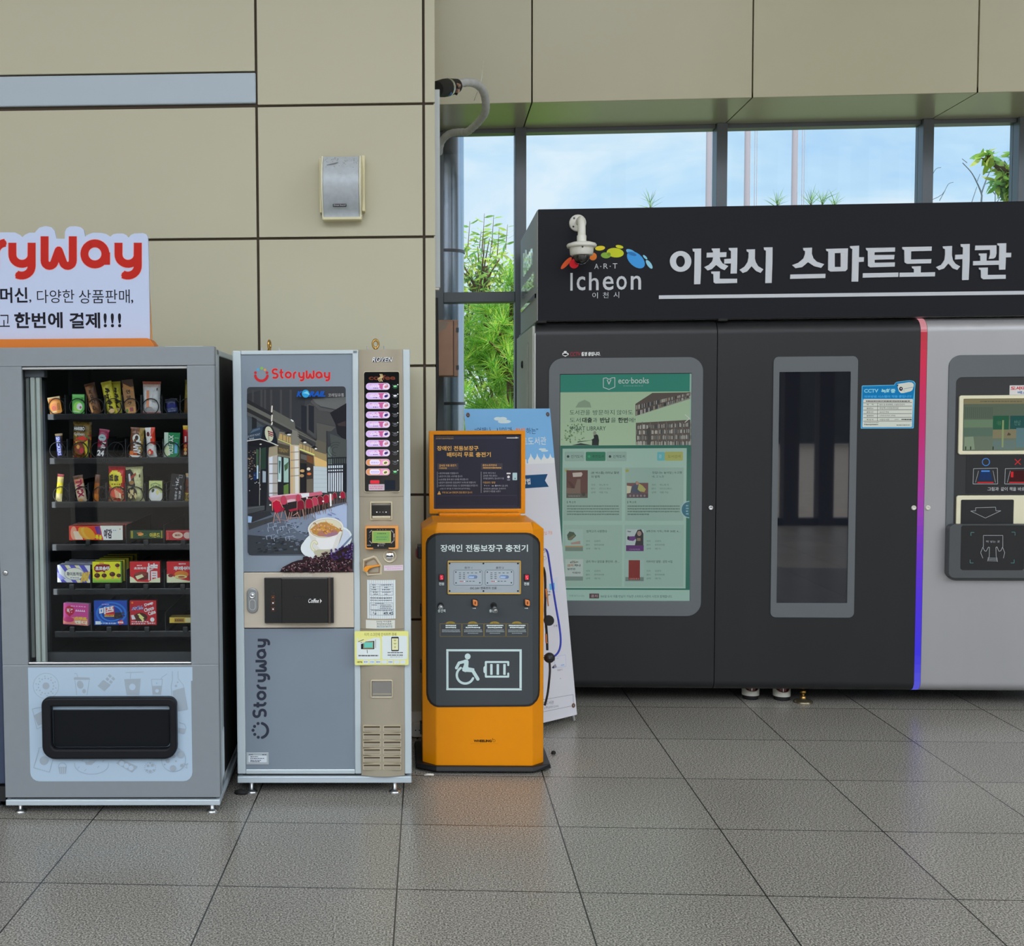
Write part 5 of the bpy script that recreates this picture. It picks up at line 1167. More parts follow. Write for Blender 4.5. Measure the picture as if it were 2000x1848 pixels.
P((178, 190, 196), (1110, 1430), (1335, 1450), (1335, 1870), (1110, 1860))
for k in range(5): P((158, 168, 174), (1114, 1500+70*k), (1334, 1510+66*k), (1334, 1516+66*k), (1114, 1506+70*k))
P((150, 140, 116), (340, 1150), (520, 1060), (530, 1250), (380, 1300)); P((168, 164, 160), (370, 1280), (520, 1250), (530, 1930), (380, 1930)); P((200, 206, 216), (385, 1290), (440, 1270), (440, 1930), (390, 1930))
for k in range(4): P((120, 112, 104), (380, 1390+160*k), (520, 1385+160*k), (520, 1405+160*k), (380, 1405+160*k))
P((186, 172, 144), (725, 1080), (880, 1090), (890, 1880), (730, 1890)); P((206, 204, 200), (800, 1100), (860, 1110), (870, 1880), (810, 1880)); P((196, 160, 110), (740, 1100), (765, 1100), (765, 1880), (745, 1880))
for k in range(4): P((140, 128, 110), (735, 1200+130*k), (880, 1190+130*k), (880, 1204+130*k), (735, 1214+130*k))
P((32, 34, 38), (522, 1270), (722, 1300), (722, 1900), (522, 1900)); P((168, 196, 196), (530, 1275), (584, 1285), (584, 1660), (530, 1650)); P((62, 96, 96), (540, 1340), (575, 1350), (560, 1560), (545, 1540)); P((150, 180, 172), (622, 1290), (702, 1305), (702, 1700), (622, 1700)); P((70, 96, 70), (630, 1420), (700, 1360), (690, 1470), (640, 1520)); P((90, 120, 60), (622, 1750), (702, 1720), (702, 1900), (622, 1900)); P((196, 214, 220), (528, 1650), (580, 1660), (580, 1690), (528, 1690))
P((74, 68, 56), (522, 1050), (722, 1100), (722, 1270), (522, 1230)); P((190, 190, 110), (530, 985), (745, 1070), (745, 1085), (530, 1000)); q_ = [pz(*p) for p in ((540, 1130), (700, 1165), (700, 1215), (540, 1195))]; g.qtext('TEKENT', q_, alb((160, 138, 80)), .0)
P((58, 50, 46), (885, 1180), (1110, 1270), (1110, 1880), (885, 1880)); P((206, 206, 120), (885, 1140), (1130, 1240), (1130, 1262), (885, 1165)); P((108, 70, 44), (1000, 1250), (1105, 1280), (1105, 1400), (1000, 1360)); P((90, 88, 84), (900, 1230), (1000, 1260), (1000, 1340), (900, 1310)); P((30, 30, 34), (890, 1380), (1000, 1390), (990, 1860), (890, 1860)); E((190, 150, 100), 930, 1510, 40, 24); E((160, 130, 90), 920, 1590, 36, 26); E((206, 110, 60), 1040, 1560, 36, 20); E((214, 206, 196), 1030, 1480, 30, 26); P((100, 92, 80), (1000, 1650), (1100, 1640), (1105, 1860), (1000, 1870)); P((26, 26, 30), (960, 1390), (990, 1390), (990, 1870), (965, 1870))
P((96, 110, 104), (1335, 1120), (1655, 1080), (1655, 1850), (1335, 1850)); P((196, 206, 220), (1340, 1400), (1600, 1380), (1600, 1850), (1340, 1850)); P((70, 76, 74), (1380, 900), (1655, 1000), (1655, 1420), (1420, 1400)); 
for k in range(9): P((30, 34, 40), (1340+36*k, 1300), (1354+36*k, 1300), (1354+36*k, 1850), (1340+36*k, 1850))
for y in (1290, 1400, 1470, 1520): P((34, 36, 42), (1335, y), (1655, y-10), (1655, y+14), (1335, y+24))
P((28, 32, 38), (1600, 1380), (1655, 1400), (1655, 1860), (1600, 1860)); L((44, 46, 50), 14, (1330, 860), (1345, 1850)); 
for k in range(3): g.arc(*pz(1480, 1170), (60+40*k)/8.4, (50+40*k)/8.4, 90, 300, 1, alb((50, 54, 56)), 12)
P((28, 30, 36), (28, 1060), (380, 1110), (340, 2020), (330, 2160), (30, 2110)); P((60, 84, 64), (170, 1150), (210, 1160), (210, 1480), (170, 1470)); P((170, 196, 214), (180, 1420), (206, 1420), (206, 1640), (180, 1640)); P((26, 50, 96), (130, 1540), (180, 1540), (180, 1660), (130, 1660)); P((38, 60, 50), (240, 1150), (330, 1120), (330, 1480), (240, 1490)); P((150, 164, 176), (275, 1510), (330, 1520), (330, 1700), (275, 1700)); L((160, 160, 150), 8, (235, 1130), (225, 2080))
rb = random.Random(4)
for k in range(40): E((rb.choice(((120, 100, 84), (150, 130, 110), (90, 80, 74)))), rb.uniform(40, 160), rb.uniform(1180, 1640), rb.uniform(5, 18), rb.uniform(4, 10), n=7)
for k in range(10): E((206, 210, 216), rb.uniform(60, 260), rb.uniform(1500, 1900), 7, 9, n=7)
E((40, 54, 70), 170, 1000, 150, 0.01); P((48, 64, 82), (30, 940), (110, 820), (270, 780), (370, 770), (330, 900), (240, 985), (40, 1015)); P((84, 100, 118), (60, 900), (120, 835), (230, 800), (240, 830), (130, 870)); P((24, 30, 40), (280, 800), (345, 760), (430, 800), (490, 900), (525, 1090), (420, 1040), (250, 985)); E((186, 188, 164), 383, 905, 68, 128, -10); P((130, 40, 60), (360, 850), (450, 880), (450, 900), (360, 870)); P((130, 40, 60), (370, 885), (452, 915), (452, 935), (370, 905)); P((120, 50, 60), (380, 920), (440, 940), (440, 955), (380, 935)); L((70, 50, 50), 8, (372, 850), (380, 1010))
q_ = [pz(*p) for p in ((30, 935), (235, 890), (235, 925), (30, 965))]; g.qtext('LE PETIT PONT', q_, alb((160, 166, 172))); q_ = [pz(*p) for p in ((60, 975), (140, 960), (140, 985), (60, 998))]; g.qtext('BAR', q_, alb((160, 166, 172)), .02)
L((206, 206, 200), 14, (24, 1020), (240, 988), (400, 1040), (530, 1096)); P((24, 24, 30), (28, 1030), (240, 1000), (500, 1100), (380, 1120), (30, 1090)); E((214, 214, 206), 243, 1074, 18, 9)
for y0_, y1_ in ((450, 540), (600, 690), (720, 750)): L((206, 200, 190), 24, (432, y0_), (425, y1_))
for x, y, r_ in ((710, 912, 34), (970, 1040, 26), (1150, 1142, 20)): P((24, 26, 30), (x-80, y-20), (x-20, y-46), (x+30, y-10), (x-30, y+4)); E((226, 226, 222), x, y+4, r_, 13)
L((210, 214, 216), 22, (748, 675), (775, 695))
# street
P((90, 99, 114), (30, 2300), (380, 2200), (1000, 2130), (1660, 2020), (1660, 2892), (60, 2892), (30, 2850)); P((120, 132, 152), (620, 2330), (1100, 2180), (1660, 2080), (1660, 2500), (900, 2540)); P((160, 176, 204), (1050, 2210), (1400, 2120), (1660, 2040), (1660, 2480), (1180, 2330)); P((56, 60, 66), (30, 2560), (700, 2620), (1000, 2700), (980, 2880), (60, 2890), (30, 2840))
P((70, 74, 78), (30, 2100), (310, 2080), (310, 2150), (30, 2220)); P((46, 48, 52), (30, 2220), (390, 2170), (430, 2230), (40, 2380)); P((92, 94, 96), (30, 2120), (300, 2085), (300, 2096), (30, 2134)); P((62, 64, 66), (40, 2380), (460, 2260), (470, 2330), (50, 2480)); P((150, 180, 214), (36, 2250), (104, 2262), (90, 2360), (36, 2360))
rb = random.Random(9)
for k in range(150):
    v_ = rb.random(); y = 2330+520*v_; x = rb.uniform(120, 1000)+380*(1-v_)*rb.random(); s_ = 16+30*v_
    c = rb.choice(((124, 136, 154), (100, 110, 126), (60, 68, 80), (90, 100, 114), (48, 54, 62))); 
    if v_ > .6: c = tuple(int(q*.8) for q in c)
    P(c, (x, y), (x+s_*1.3, y-s_*.2), (x+s_*1.4, y+s_*.3), (x+s_*.1, y+s_*.5))
for k in range(16): x = 330+rb.uniform(0, 480); y = 2350+rb.uniform(0, 260); L((156, 170, 190), 9, (x, y), (x+16, y+60)); L((150, 164, 184), 7, (x, y), (x+70, y-14))
for k in range(14): x = rb.uniform(1250, 1600); y = 2170+rb.uniform(0, 280); L((96, 108, 156), 7, (x, y), (x+70, y+24))
# red terrace
P((186, 96, 116), (372, 1945), (660, 1905), (1040, 1872), (1245, 1846), (1262, 1900), (900, 1960), (700, 2000), (420, 2020), (380, 1980)); P((214, 170, 186), (400, 1925), (700, 1890), (1040, 1868), (1040, 1885), (700, 1912), (400, 1950)); P((206, 214, 222), (900, 1890), (1040, 1876), (1040, 1930), (930, 1950)); P((40, 34, 36), (640, 2040), (1330, 1890), (1390, 2110), (900, 2260), (660, 2260))
P((206, 170, 180), (580, 2010), (740, 1975), (870, 1975), (860, 2000), (640, 2040))
for k, (x, y, s_, d_) in enumerate(((1590, 1890, .62, 1), (1460, 1900, .5, 0), (1390, 1930, .6, 0), (1320, 1950, .75, 1), (1220, 1970, .8, 1), (1130, 1990, .8, 1), (1040, 2020, .9, 0), (900, 2040, .9, 0), (620, 1970, .8, 2), (860, 1935, .6, 2))):
    c = ((148, 30, 54), (120, 26, 46), (176, 60, 84))[k % 3 if d_ != 2 else 2]
    P(c, (x-70*s_, y+90*s_), (x-66*s_, y-20*s_), (x-30*s_, y-60*s_), (x+20*s_, y-64*s_), (x+60*s_, y-20*s_), (x+74*s_, y+80*s_), (x+30*s_, y+120*s_), (x-40*s_, y+120*s_))
    L((150, 116, 106), 8*s_+2, (x-66*s_, y+120*s_), (x-66*s_, y-20*s_), (x-30*s_, y-62*s_), (x+20*s_, y-66*s_), (x+62*s_, y-20*s_), (x+78*s_, y+110*s_))
    if d_ != 2:
        for q in (-60, -10, 50, 84): L((122, 96, 84), 7*s_+2, (x+q*s_, y+110*s_), (x+q*1.35*s_, y+300*s_))
P((176, 24, 54), (430, 2040), (445, 2010), (500, 1990), (545, 2010), (580, 2080), (600, 2140), (560, 2170), (520, 2200), (480, 2190), (450, 2110)); L((206, 130, 120), 11, (440, 2160), (432, 2030), (500, 1985), (560, 2010), (612, 2120), (620, 2160)); P((140, 34, 56), (570, 2110), (640, 2120), (620, 2170), (560, 2180))
for a_, b_ in (((480, 2190), (450, 2370)), ((520, 2200), (570, 2370)), ((600, 2170), (575, 2290)), ((480, 2190), (530, 2290)), ((640, 2160), (690, 2340)), ((720, 2190), (700, 2310)), ((840, 2180), (890, 2290)), ((760, 2180), (730, 2310)), ((860, 2190), (770, 2250)), ((930, 2140), (950, 2260))): L((176, 138, 126), 10, a_, b_)
P((156, 40, 62), (700, 2150), (830, 2120), (860, 2150), (730, 2180)); L((150, 120, 114), 8, (445, 2320), (570, 2310), (690, 2330)); L((170, 132, 120), 9, (700, 2290), (860, 2270))
P((214, 220, 226), (1378, 1885), (1404, 1885), (1410, 2085), (1380, 2095))
for x, y in ((402, 2070), (1270, 2010), (1545, 1938), (1005, 1955)): E((226, 226, 222), x, y, 16, 14)
# saucer, cup, coffee
E((206, 216, 230), 1330, 2690, 430, 250, -20, 30); E((188, 198, 214), 1350, 2680, 380, 205, -20, 30); E((206, 214, 226), 1090, 2770, 190, 150, -10, 24); P((110, 124, 150), (1560, 2760), (1745, 2560), (1750, 2600), (1630, 2730), (1480, 2860), (1440, 2880))
P((204, 204, 200), (1020, 2440), (1040, 2570), (1110, 2730), (1120, 2860), (1170, 2930), (1390, 2930), (1460, 2820), (1560, 2640), (1600, 2450)); P((222, 224, 226), (1150, 2600), (1400, 2590), (1500, 2560), (1420, 2780), (1250, 2820), (1170, 2740)); P((176, 174, 150), (1110, 2840), (1180, 2800), (1400, 2800), (1380, 2930), (1160, 2940)); P((186, 184, 160), (1560, 2640), (1600, 2450), (1590, 2560), (1520, 2720))
g.arc(*pz(1125, 2740), 46/8.4, 72/8.4, 90, 330, 5.2, alb((190, 186, 150))); g.arc(*pz(1125, 2740), 44/8.4, 70/8.4, 100, 320, 3, alb((214, 212, 190)))
E((214, 212, 202), 1310, 2450, 292, 172, -6, 36); E((150, 138, 130), 1310, 2452, 264, 152, -6, 36); E((206, 200, 176), 1312, 2450, 258, 146, -6, 36); P((178, 130, 70), (1060, 2470), (1140, 2400), (1230, 2356), (1330, 2350), (1400, 2400), (1480, 2430), (1560, 2480), (1480, 2560), (1350, 2592), (1200, 2584), (1100, 2540)); E((166, 112, 96), 1340, 2530, 170, 55, -6); E((150, 110, 130), 1400, 2555, 120, 30, -10)
rb = random.Random(6)
for k in range(60): E(rb.choice(((196, 140, 60), (206, 150, 70), (150, 96, 50), (214, 170, 110), (190, 136, 110))), 1300+rb.gauss(0, 110), 2470+rb.gauss(0, 42), rb.uniform(10, 26), rb.uniform(6, 14), rb.uniform(0, 90), 8)
# beans
P((44, 30, 34), (560, 3166), (610, 3090), (760, 3010), (850, 2980), (930, 2970), (940, 2925), (1000, 2908), (1090, 2950), (1200, 2920), (1330, 2960), (1440, 2860), (1560, 2800), (1640, 2750), (1750, 2690), (1756, 3166))
rb = random.Random(8)
for k in range(330):
    x = 600+1150*rb.random()**.8; top = 3120-(x-560)*.36
    y = rb.uniform(max(2700, top), 3160); pur = x > 1380 and y < 2960
    E(rb.choice(((70, 46, 92), (54, 40, 84)) if pur else ((58, 36, 40), (34, 24, 30), (74, 44, 54), (46, 34, 38), (90, 60, 66))), x, y, rb.uniform(18, 32), rb.uniform(12, 20), rb.uniform(0, 180), 9)
    if rb.random() < .32: E((196, 176, 180) if not pur else (170, 160, 206), x, y-6, 9, 5, rb.uniform(0, 180), 6)
# railway mark on the poster
KB = alb((20, 80, 170))
g.text('K', 579, 764, 591, 775, KB, .06, shear=.3); g.ell(597, 769, 7.4, 7.8, alb((44, 150, 206))); g.poly([(591, 768), (600, 764), (606, 772), (598, 769)], alb((120, 196, 226))); g.text('RAIL', 603, 764, 636, 775, KB, .06, shear=.3); g.text('코레일유통', 641, 768.4, 672, 775, alb((170, 170, 170)), .0)
g.build('cafe_poster', PRINT, COF)
# bottom plinth, feet, lifting eyes
m = M(); p, q = CF.at(457.5, 1516.5), CF.at(802, 1529); m.box(x0, x1-.001, -.004, .76, q.z, p.z); m.build('plinth', PALE, COF, bevel=.003); zk = q.z
m = M(); m.box(x0+.02, x1-.02, .012, .74, p.z, .1); m.build('plinth_gap', BLACK, COF)
for X_ in (492, 771):
    c_ = CF.floor(X_, 1546); foot(COF, c_.x, .05, zk+.002, .024); foot(COF, c_.x, .70, zk+.002, .024)
def eye(xp, turn, d):
    c_ = CF.at(xp, 667, d); r_ = .0145; o = None
    m = M(); m.lathe([(.014, zt_-.004), (.014, zt_+.004), (.008, zt_+.006), (.007, zt_+.014)], (c_.x, d, 0), n=16); o = m.build('lifting_eye', BRASS, COF)
    m = M(); vs = []; m.torus((0, 0, 0), r_, .0052, 'y', 24, 8); m.v = [tuple(Matrix.Rotation(R(turn), 3, 'Z') @ Vector((v[0]*.85, v[1], v[2]*1.15))+Vector((c_.x, d, zt_+.029))) for v in m.v]; m.build('eye_ring', BRASS, o)
eye(526, 76, .12); eye(733.5, 14, .12)
for xp in (512, 546, 719, 752):
    c_ = CF.at(xp, 676, .14); m = M(); m.add([(c_.x-.006, .14, zt_-.004), (c_.x+.008, .14, zt_-.004), (c_.x-.004, .14, zt_+.022), (c_.x-.006, .145, zt_+.022)], [(0, 1, 2, 3)]); o = m.build('mounting_tab', STEEL, COF); o.modifiers.new('t', 'SOLIDIFY').thickness = .0015
# ------------------------------------------------------------------ charging kiosk
_a, _b = onfloor(850, 1512), onfloor(1050, 1512)
CH = frame_on(((_a.x+_b.x)/2, (_a.y+_b.y)/2+.018), .022, 0)
KIO = thing('charging_kiosk', 'bright yellow and grey wheelchair battery charging kiosk with a framed notice on top', 'kiosk', CH)
YEL = pm('yellow_paint', (214, 132, 0), .38, var=.015, vs=10, coat=.06, spec=.35)
PG = pm('slate_grey_panel', (60, 65, 69), .45, spec=.35)
def cX(x, y=1250, d=0): return CH.at(x, y, d).x
mid = (cX(851.5)+cX(1040))/2; wf = (cX(1040)-cX(851.5))/2; ws = (cX(1061.5, 1250, .06)-cX(824.5, 1250, .06))/2; mid2 = (cX(1061.5, 1250, .06)+cX(824.5, 1250, .06))/2
CD, DP = .055, .34
ztp = CH.at(950, 1020.6, 0).z; zsh = CH.at(1061, 1033, CD).z; zbt = CH.at(950, 1497, 0).z
low = [(mid-wf, 0), (mid+wf, 0), (mid2+ws, CD), (mid2+ws, DP), (mid2-ws, DP), (mid2-ws, CD)]
topp = [(mid-wf+.006, .004), (mid+wf-.006, .004), (mid2+ws-.05, CD), (mid2+ws-.05, DP), (mid2-ws+.05, DP), (mid2-ws+.05, CD)]
def loft(m, rings):
    n = len(rings[0][0]); a = len(m.v)
    for pts, z in rings: m.v += [(x, y, z) for x, y in pts]
    for k in range(len(rings)-1):
        for i in range(n): j = (i+1) % n; m.f.append((a+k*n+i, a+k*n+j, a+(k+1)*n+j, a+(k+1)*n+i)); m.c.append(None); m.sm.append(False)
    m.f.append(tuple(a+i for i in range(n-1, -1, -1))); m.f.append(tuple(a+(len(rings)-1)*n+i for i in range(n))); m.c += [None]*2; m.sm += [False]*2
    return m
loft(M(), [(low, zbt), (low, zsh), (topp, ztp)]).build('body', YEL, KIO, bevel=.005, seg=3)
zb1 = zbt+.004
b1 = [(mid-wf-.0, -.028), (mid+wf, -.028), (mid2+ws+.030, CD*.5), (mid2+ws+.034, DP+.03), (mid2-ws-.034, DP+.03), (mid2-ws-.030, CD*.5)]
b2 = [(x, y+.012) if y < 0 else (x*.985, y) for x, y in b1]
loft(M(), [(b1, .016), (b1, zb1-.02), (b2, zb1)]).build('base', pm('base_black', (20, 20, 22), .4, spec=.3), KIO, bevel=.006, seg=3)
for x, y in ((mid-wf+.03, .03), (mid+wf-.02, .03), (mid-wf, DP-.04), (mid+wf, DP-.04)):
    m = M(); m.lathe([(.018, 0), (.018, .02)], (x, y, 0), n=12); m.build('rubber_foot', RUBBER, KIO)
def foldy(x): return 0 if abs(x-mid) <= wf else (abs(x-mid)-wf)*CD/(ws-wf)
def clip(poly, xc, keep):
    out = []
    for (a, b), (c, d) in zip(poly, poly[1:]+poly[:1]):
        ina, inc = (a-xc)*keep >= 0, (c-xc)*keep >= 0
        if ina: out.append((a, b))
        if ina != inc: t = (xc-a)/(c-a); out.append((xc, b+(d-b)*t))
    return out
def folded(pts, off, th):
    m = M()
    for piece in (clip(pts, mid-wf, -1), clip(clip(pts, mid-wf, 1), mid+wf, -1), clip(pts, mid+wf, 1)):
        n = len(piece); a = len(m.v)
        m.v += [(x, foldy(x)-off, z) for x, z in piece]+[(x, foldy(x)-off+th, z) for x, z in piece]
        m.f.append(tuple(a+i for i in range(n))); m.c.append(None); m.sm.append(False)
        for i in range(n):
            j = (i+1) % n
            if any(abs(piece[i][0]-e) < 1e-6 and abs(piece[j][0]-e) < 1e-6 for e in (mid-wf, mid+wf)): continue
            m.f.append((a+i, a+n+i, a+n+j, a+j)); m.c.append(None); m.sm.append(False)
    return m
def rim(pts, sc):
    cx_ = sum(p[0] for p in pts)/len(pts); cz_ = sum(p[1] for p in pts)/len(pts)
    out = []
    for x, z in pts: out.append((x+(sc if x > cx_ else -sc)*min(1, abs(x-cx_)*8), z+(sc if z > cz_ else -sc)*min(1, abs(z-cz_)*4)))
    return out
ol = [(835, 1075), (835.4, 1064), (838.5, 1056), (845, 1050), (853, 1046), (862, 1044.6), (1024, 1044), (1033, 1045.4), (1041, 1050), (1048, 1056), (1051.6, 1064), (1052, 1075), (1051, 1345), (1050, 1356), (1046, 1365), (1039, 1372), (1031, 1375.4), (1022, 1376), (860, 1377.4), (851, 1376), (844, 1371), (838.6, 1363), (836.2, 1353), (836, 1345)]
olp = [CH.at(x, y, foldy(cX(x, y))) for x, y in ol]; olp = [(p.x, p.z) for p in olp]
folded(rim(olp, .008), .004, .006).build('panel_gasket', pm('gasket_brown_black', (34, 24, 20), .5), KIO)
folded(olp, .006, .006).build('front_panel', PG, KIO)
PC = lambda x, y, d: CH.at(x, y, -.006+d)
g = G(PC, -.0004); WT = alb((206, 220, 224))
def zc(X_, Y_): return 800+X_/6.6, 960+Y_/6.6
def zd(X_, Y_): return 800+X_/4.62, 1140+Y_/4.62
for s, a_, b_ in (('장애인', 398, 680), ('전동보장구', 722, 1200), ('충전기', 1235, 1525)): g.text(s, *zc(a_, 686), *zc(b_, 778), WT, .018)
for x in (378, 1474): g.text('전원', *zc(x, 1172), *zc(x+66, 1210), WT, .02)
g.text('충전잭', *zc(364, 1520), *zc(462, 1560), WT, .02); g.text('충전잭', *zc(1028, 1520), *zc(1130, 1560), WT, .02)
for x in (812, 1484): a_ = zc(x, 1506); g.line([a_, (a_[0]+6, a_[1])], .9, WT); g.poly([(a_[0]+4.4, a_[1]-1.3), (a_[0]+7, a_[1]), (a_[0]+4.4, a_[1]+1.3)], WT)
g.build('title_lettering', GLOSS, KIO)
# four instruction boxes
g = G(PC, -.0004)
OC = alb((128, 112, 62))
for k, x in enumerate((274, 474, 672, 872)):
    p, q = zd(x, 361), zd(x+196, 478); g.ell((p[0]+q[0])/2-.6, p[1]+.6, 9.6, 4.8, alb((150, 128, 60)), 0, 20, 180, 360); g.frame(p[0], p[1], q[0], q[1], .8, OC); g.dashes((p[0]+q[0])/2-4, (p[0]+q[0])/2+3, p[1]-1.6, 1, alb((90, 74, 30)), k, 1, 2, .5)
    a_, b_ = p[0]+5, q[0]-5
    g.dashes(a_+(6 if k < 2 else 0), b_-(6 if k < 2 else 0), p[1]+2.6, 2.6, WT, k, 1.6, 3.4, .35); g.dashes(a_+(6 if k == 0 else 2), b_-(6 if k == 0 else 2), p[1]+6.6, 2.6, WT, k+9, 1.6, 3.4, .35)
    g.dashes(a_-1, b_+1, p[1]+12, 1.5, alb((160, 170, 172)), k+3, 1, 2.4, .3); g.dashes(a_-1, b_+2, p[1]+15, 1.6, alb((160, 170, 172)), k+5, 1, 2.4, .3)
    if k: g.dashes(a_+6, b_-6, p[1]+18.4, 1.4, alb((150, 160, 162)), k+7, 1, 2.4, .3)
g.build('instruction_labels', GLOSS, KIO)
# wheelchair and battery
g = G(PC, -.0004)
WG = alb((188, 208, 208))
p, q = zd(331, 592), zd(1012, 964); g.frame(p[0], p[1], q[0], q[1], 4.4, WG)
g.ell(*zd(524, 658), 5.7, 5.9, WG)
def PD(*pts): g.poly([zd(*p_) for p_ in pts], WG)
def LD(w, *pts): g.line([zd(*p_) for p_ in pts], w/4.62, WG)
PD((482, 694), (500, 686), (522, 686), (532, 700), (532, 722), (527, 768), (480, 790), (474, 780), (492, 726), (486, 712)); LD(26, (494, 704), (446, 716), (422, 762)); LD(30, (494, 780), (570, 786), (616, 862)); LD(20, (530, 766), (575, 774)); PD((474, 760), (530, 750), (540, 772), (505, 800), (478, 790))
pts = [zd(502+76*math.cos(R(a_)), 826+76*math.sin(R(a_))) for a_ in range(22, 242, 8)]; g.line(pts, 4.6, WG)
LD(18, (890, 736), (890, 708), (688, 708), (688, 840), (890, 840), (890, 812)); LD(16, (680, 752), (674, 760), (674, 794), (680, 802))
for x in (738, 796, 856): a_, b_ = zd(x-11, 726), zd(x+11, 824); g.rect(a_[0], a_[1], b_[0], b_[1], WG, r=1)
g.build('wheelchair_mark', GLOSS, KIO)
g = G(lambda x, y, d: CH.at(x, y, d), -.0004); a_, b_ = zd(578, 1408), zd(742, 1432); g.text('WHEELING', a_[0], a_[1], b_[0], b_[1], alb((60, 40, 16)), .06); a_ = zd(762, 1418); g.arc(a_[0], a_[1], 2.4, 2.6, 0, 360, .8, alb((110, 96, 20))); g.line([zd(752, 1410), zd(748, 1396)], 1, alb((60, 40, 16))); p, q = zd(550, 1443), zd(800, 1447); g.rect(p[0], p[1], q[0], q[1], alb((190, 120, 10)))
g.build('maker_name', GLOSS, KIO)
# charger window
def pbox(name, a, b, c, d, f, back, mat, r=.002, bv=.001, par=KIO):
    p, q = CH.at(a, c, f), CH.at(b, d, f); m = M(); m.prism(rrect(p.x, q.z, q.x, p.z, r, 4), f, back); return m.build(name, mat, par, bevel=bv)
a_, b_ = zc(488, 895), zc(1435, 1325)
p, q = CH.at(*a_, -.01), CH.at(*b_, -.01); m = M(); w_ = .0052
m.ring(rrect(p.x, q.z, q.x, p.z, .005, 4), rrect(p.x+w_, q.z+w_, q.x-w_, p.z-w_, .002, 4), -.014, -.005); wfm = m.build('window_frame', pm('gold_frame', (196, 156, 72), .3, .4), KIO, bevel=.0015)
m = M(); m.box(p.x+w_*.6, q.x-w_*.6, -.0085, -.0062, q.z+w_*.6, p.z-w_*.6); pl = m.build('charger_plate', pm('charger_plate_grey', (156, 166, 174), .35, .3), KIO)
g = G(lambda x, y, d: CH.at(x, y, -.0085+d), -.0003); INK2 = alb((52, 54, 60))
for X_, Y_ in ((516, 930), (952, 930), (1396, 930), (516, 1284), (952, 1284), (1396, 1284)): g.ell(*zc(X_, Y_), 1.8, 1.6, alb((40, 30, 20)))
for X0, tx in ((566, '충전 1'), (972, '충전 2')):
    a_, b_ = zc(X0, 1012), zc(X0+372, 1212); x0_, y0_, x1_, y1_ = *a_, *b_
    g.rect(x0_, y0_, x1_, y1_, alb((90, 98, 106)), r=4); g.rect(x0_+.7, y0_+.7, x1_-.7, y1_-.7, alb((160, 170, 178)), r=3.4)
    g.text(tx, *zc(X0+140, 970), *zc(X0+240, 998), INK2, .0)
    for dx, dy in ((30, 28), (342, 26), (32, 168), (340, 166)): g.ell(*zc(X0+dx, 1012+dy), 1.3, 1.3, INK2)
    for r_ in range(4):
        for c_ in range(5):
            if r_ and c_ > 1: continue
            a_ = zc(X0+70+52*c_, 1050+24*r_); g.rect(a_[0], a_[1]-.5, a_[0]+4, a_[1]+.5, INK2)
    a_ = zc(X0+190, 1082); b_ = zc(X0+306, 1124); g.rect(*a_, *b_, alb((90, 120, 170)), r=3); g.rect(a_[0]+.8, a_[1]+.8, b_[0]-6, b_[1]-.8, alb((160, 176, 200)), r=2); g.ell(b_[0]-4, (a_[1]+b_[1])/2, 2, 2.6, alb((120, 130, 150))); g.dashes(a_[0]+1, b_[0]-6, a_[1]+.6, 1.4, alb((60, 130, 190)), 1, 2, 4, .4)
    a_ = zc(X0+80, 1158); g.dashes(a_[0], a_[0]+8, a_[1]-.6, 1.2, alb((206, 70, 60)), 3, 1, 3, .4); g.ell(a_[0]+9, a_[1], 1.1, 1.1, alb((236, 226, 214))); g.dashes(a_[0]+13, a_[0]+32, a_[1]-.6, 1.1, INK2, 8, 3, 4, 3)
g.text('DC 24V 연축전지 전용', *zc(784, 1232), *zc(1122, 1262), INK2, .0)
g.build('plate_print', PRINT, pl)
# switches, sockets
for X_ in (410, 1510):
    a_ = zc(X_-36, 1066); b_ = zc(X_+36, 1156); o = pbox('rocker_switch', a_[0], b_[0], a_[1], b_[1], -.012, -.005, pm('switch_black', (24, 16, 18), .4))
    o2 = pbox('red_rocker', a_[0]+2.4, b_[0]-1.6, a_[1]+2, b_[1]-2.4, -.0165, -.012, pm('lit_red', (206, 36, 60), .25, emit=.25), par=o)
    g = G(lambda x, y, d: CH.at(x, y, -.0166+d), -.0003); g.dashes(a_[0]+4, a_[0]+8, a_[1]+5, .8, alb((236, 200, 206)), 1); g.ell(a_[0]+6.6, a_[1]+9, .8, .8, alb((240, 220, 220))); g.build('switch_mark', PRINT, o2)
for X_ in (838, 1512):
    a_ = zc(X_-40, 1392); b_ = zc(X_+36, 1480); o = pbox('connector_socket', a_[0], b_[0], a_[1], b_[1], -.014, -.005, BLACK)
    p = [CH.at(*zc(X_+dx, dy), -.02) for dx, dy in ((-24, 1396), (24, 1402), (36, 1416), (36, 1470), (20, 1478), (-20, 1462))]
    m = M(); m.prism([(v.x, v.z) for v in p], -.026, -.012); o2 = m.build('orange_connector', pm('orange_connector_plastic', (226, 130, 66), .45), o, bevel=.002)
    c_ = CH.at(*zc(X_+8, 1438), -.027); m = M(); m.box(c_.x-.003, c_.x+.003, -.0275, -.026, c_.z-.006, c_.z+.006); m.build('contact_slot', pm('contact_brown', (120, 60, 30), .5), o2)
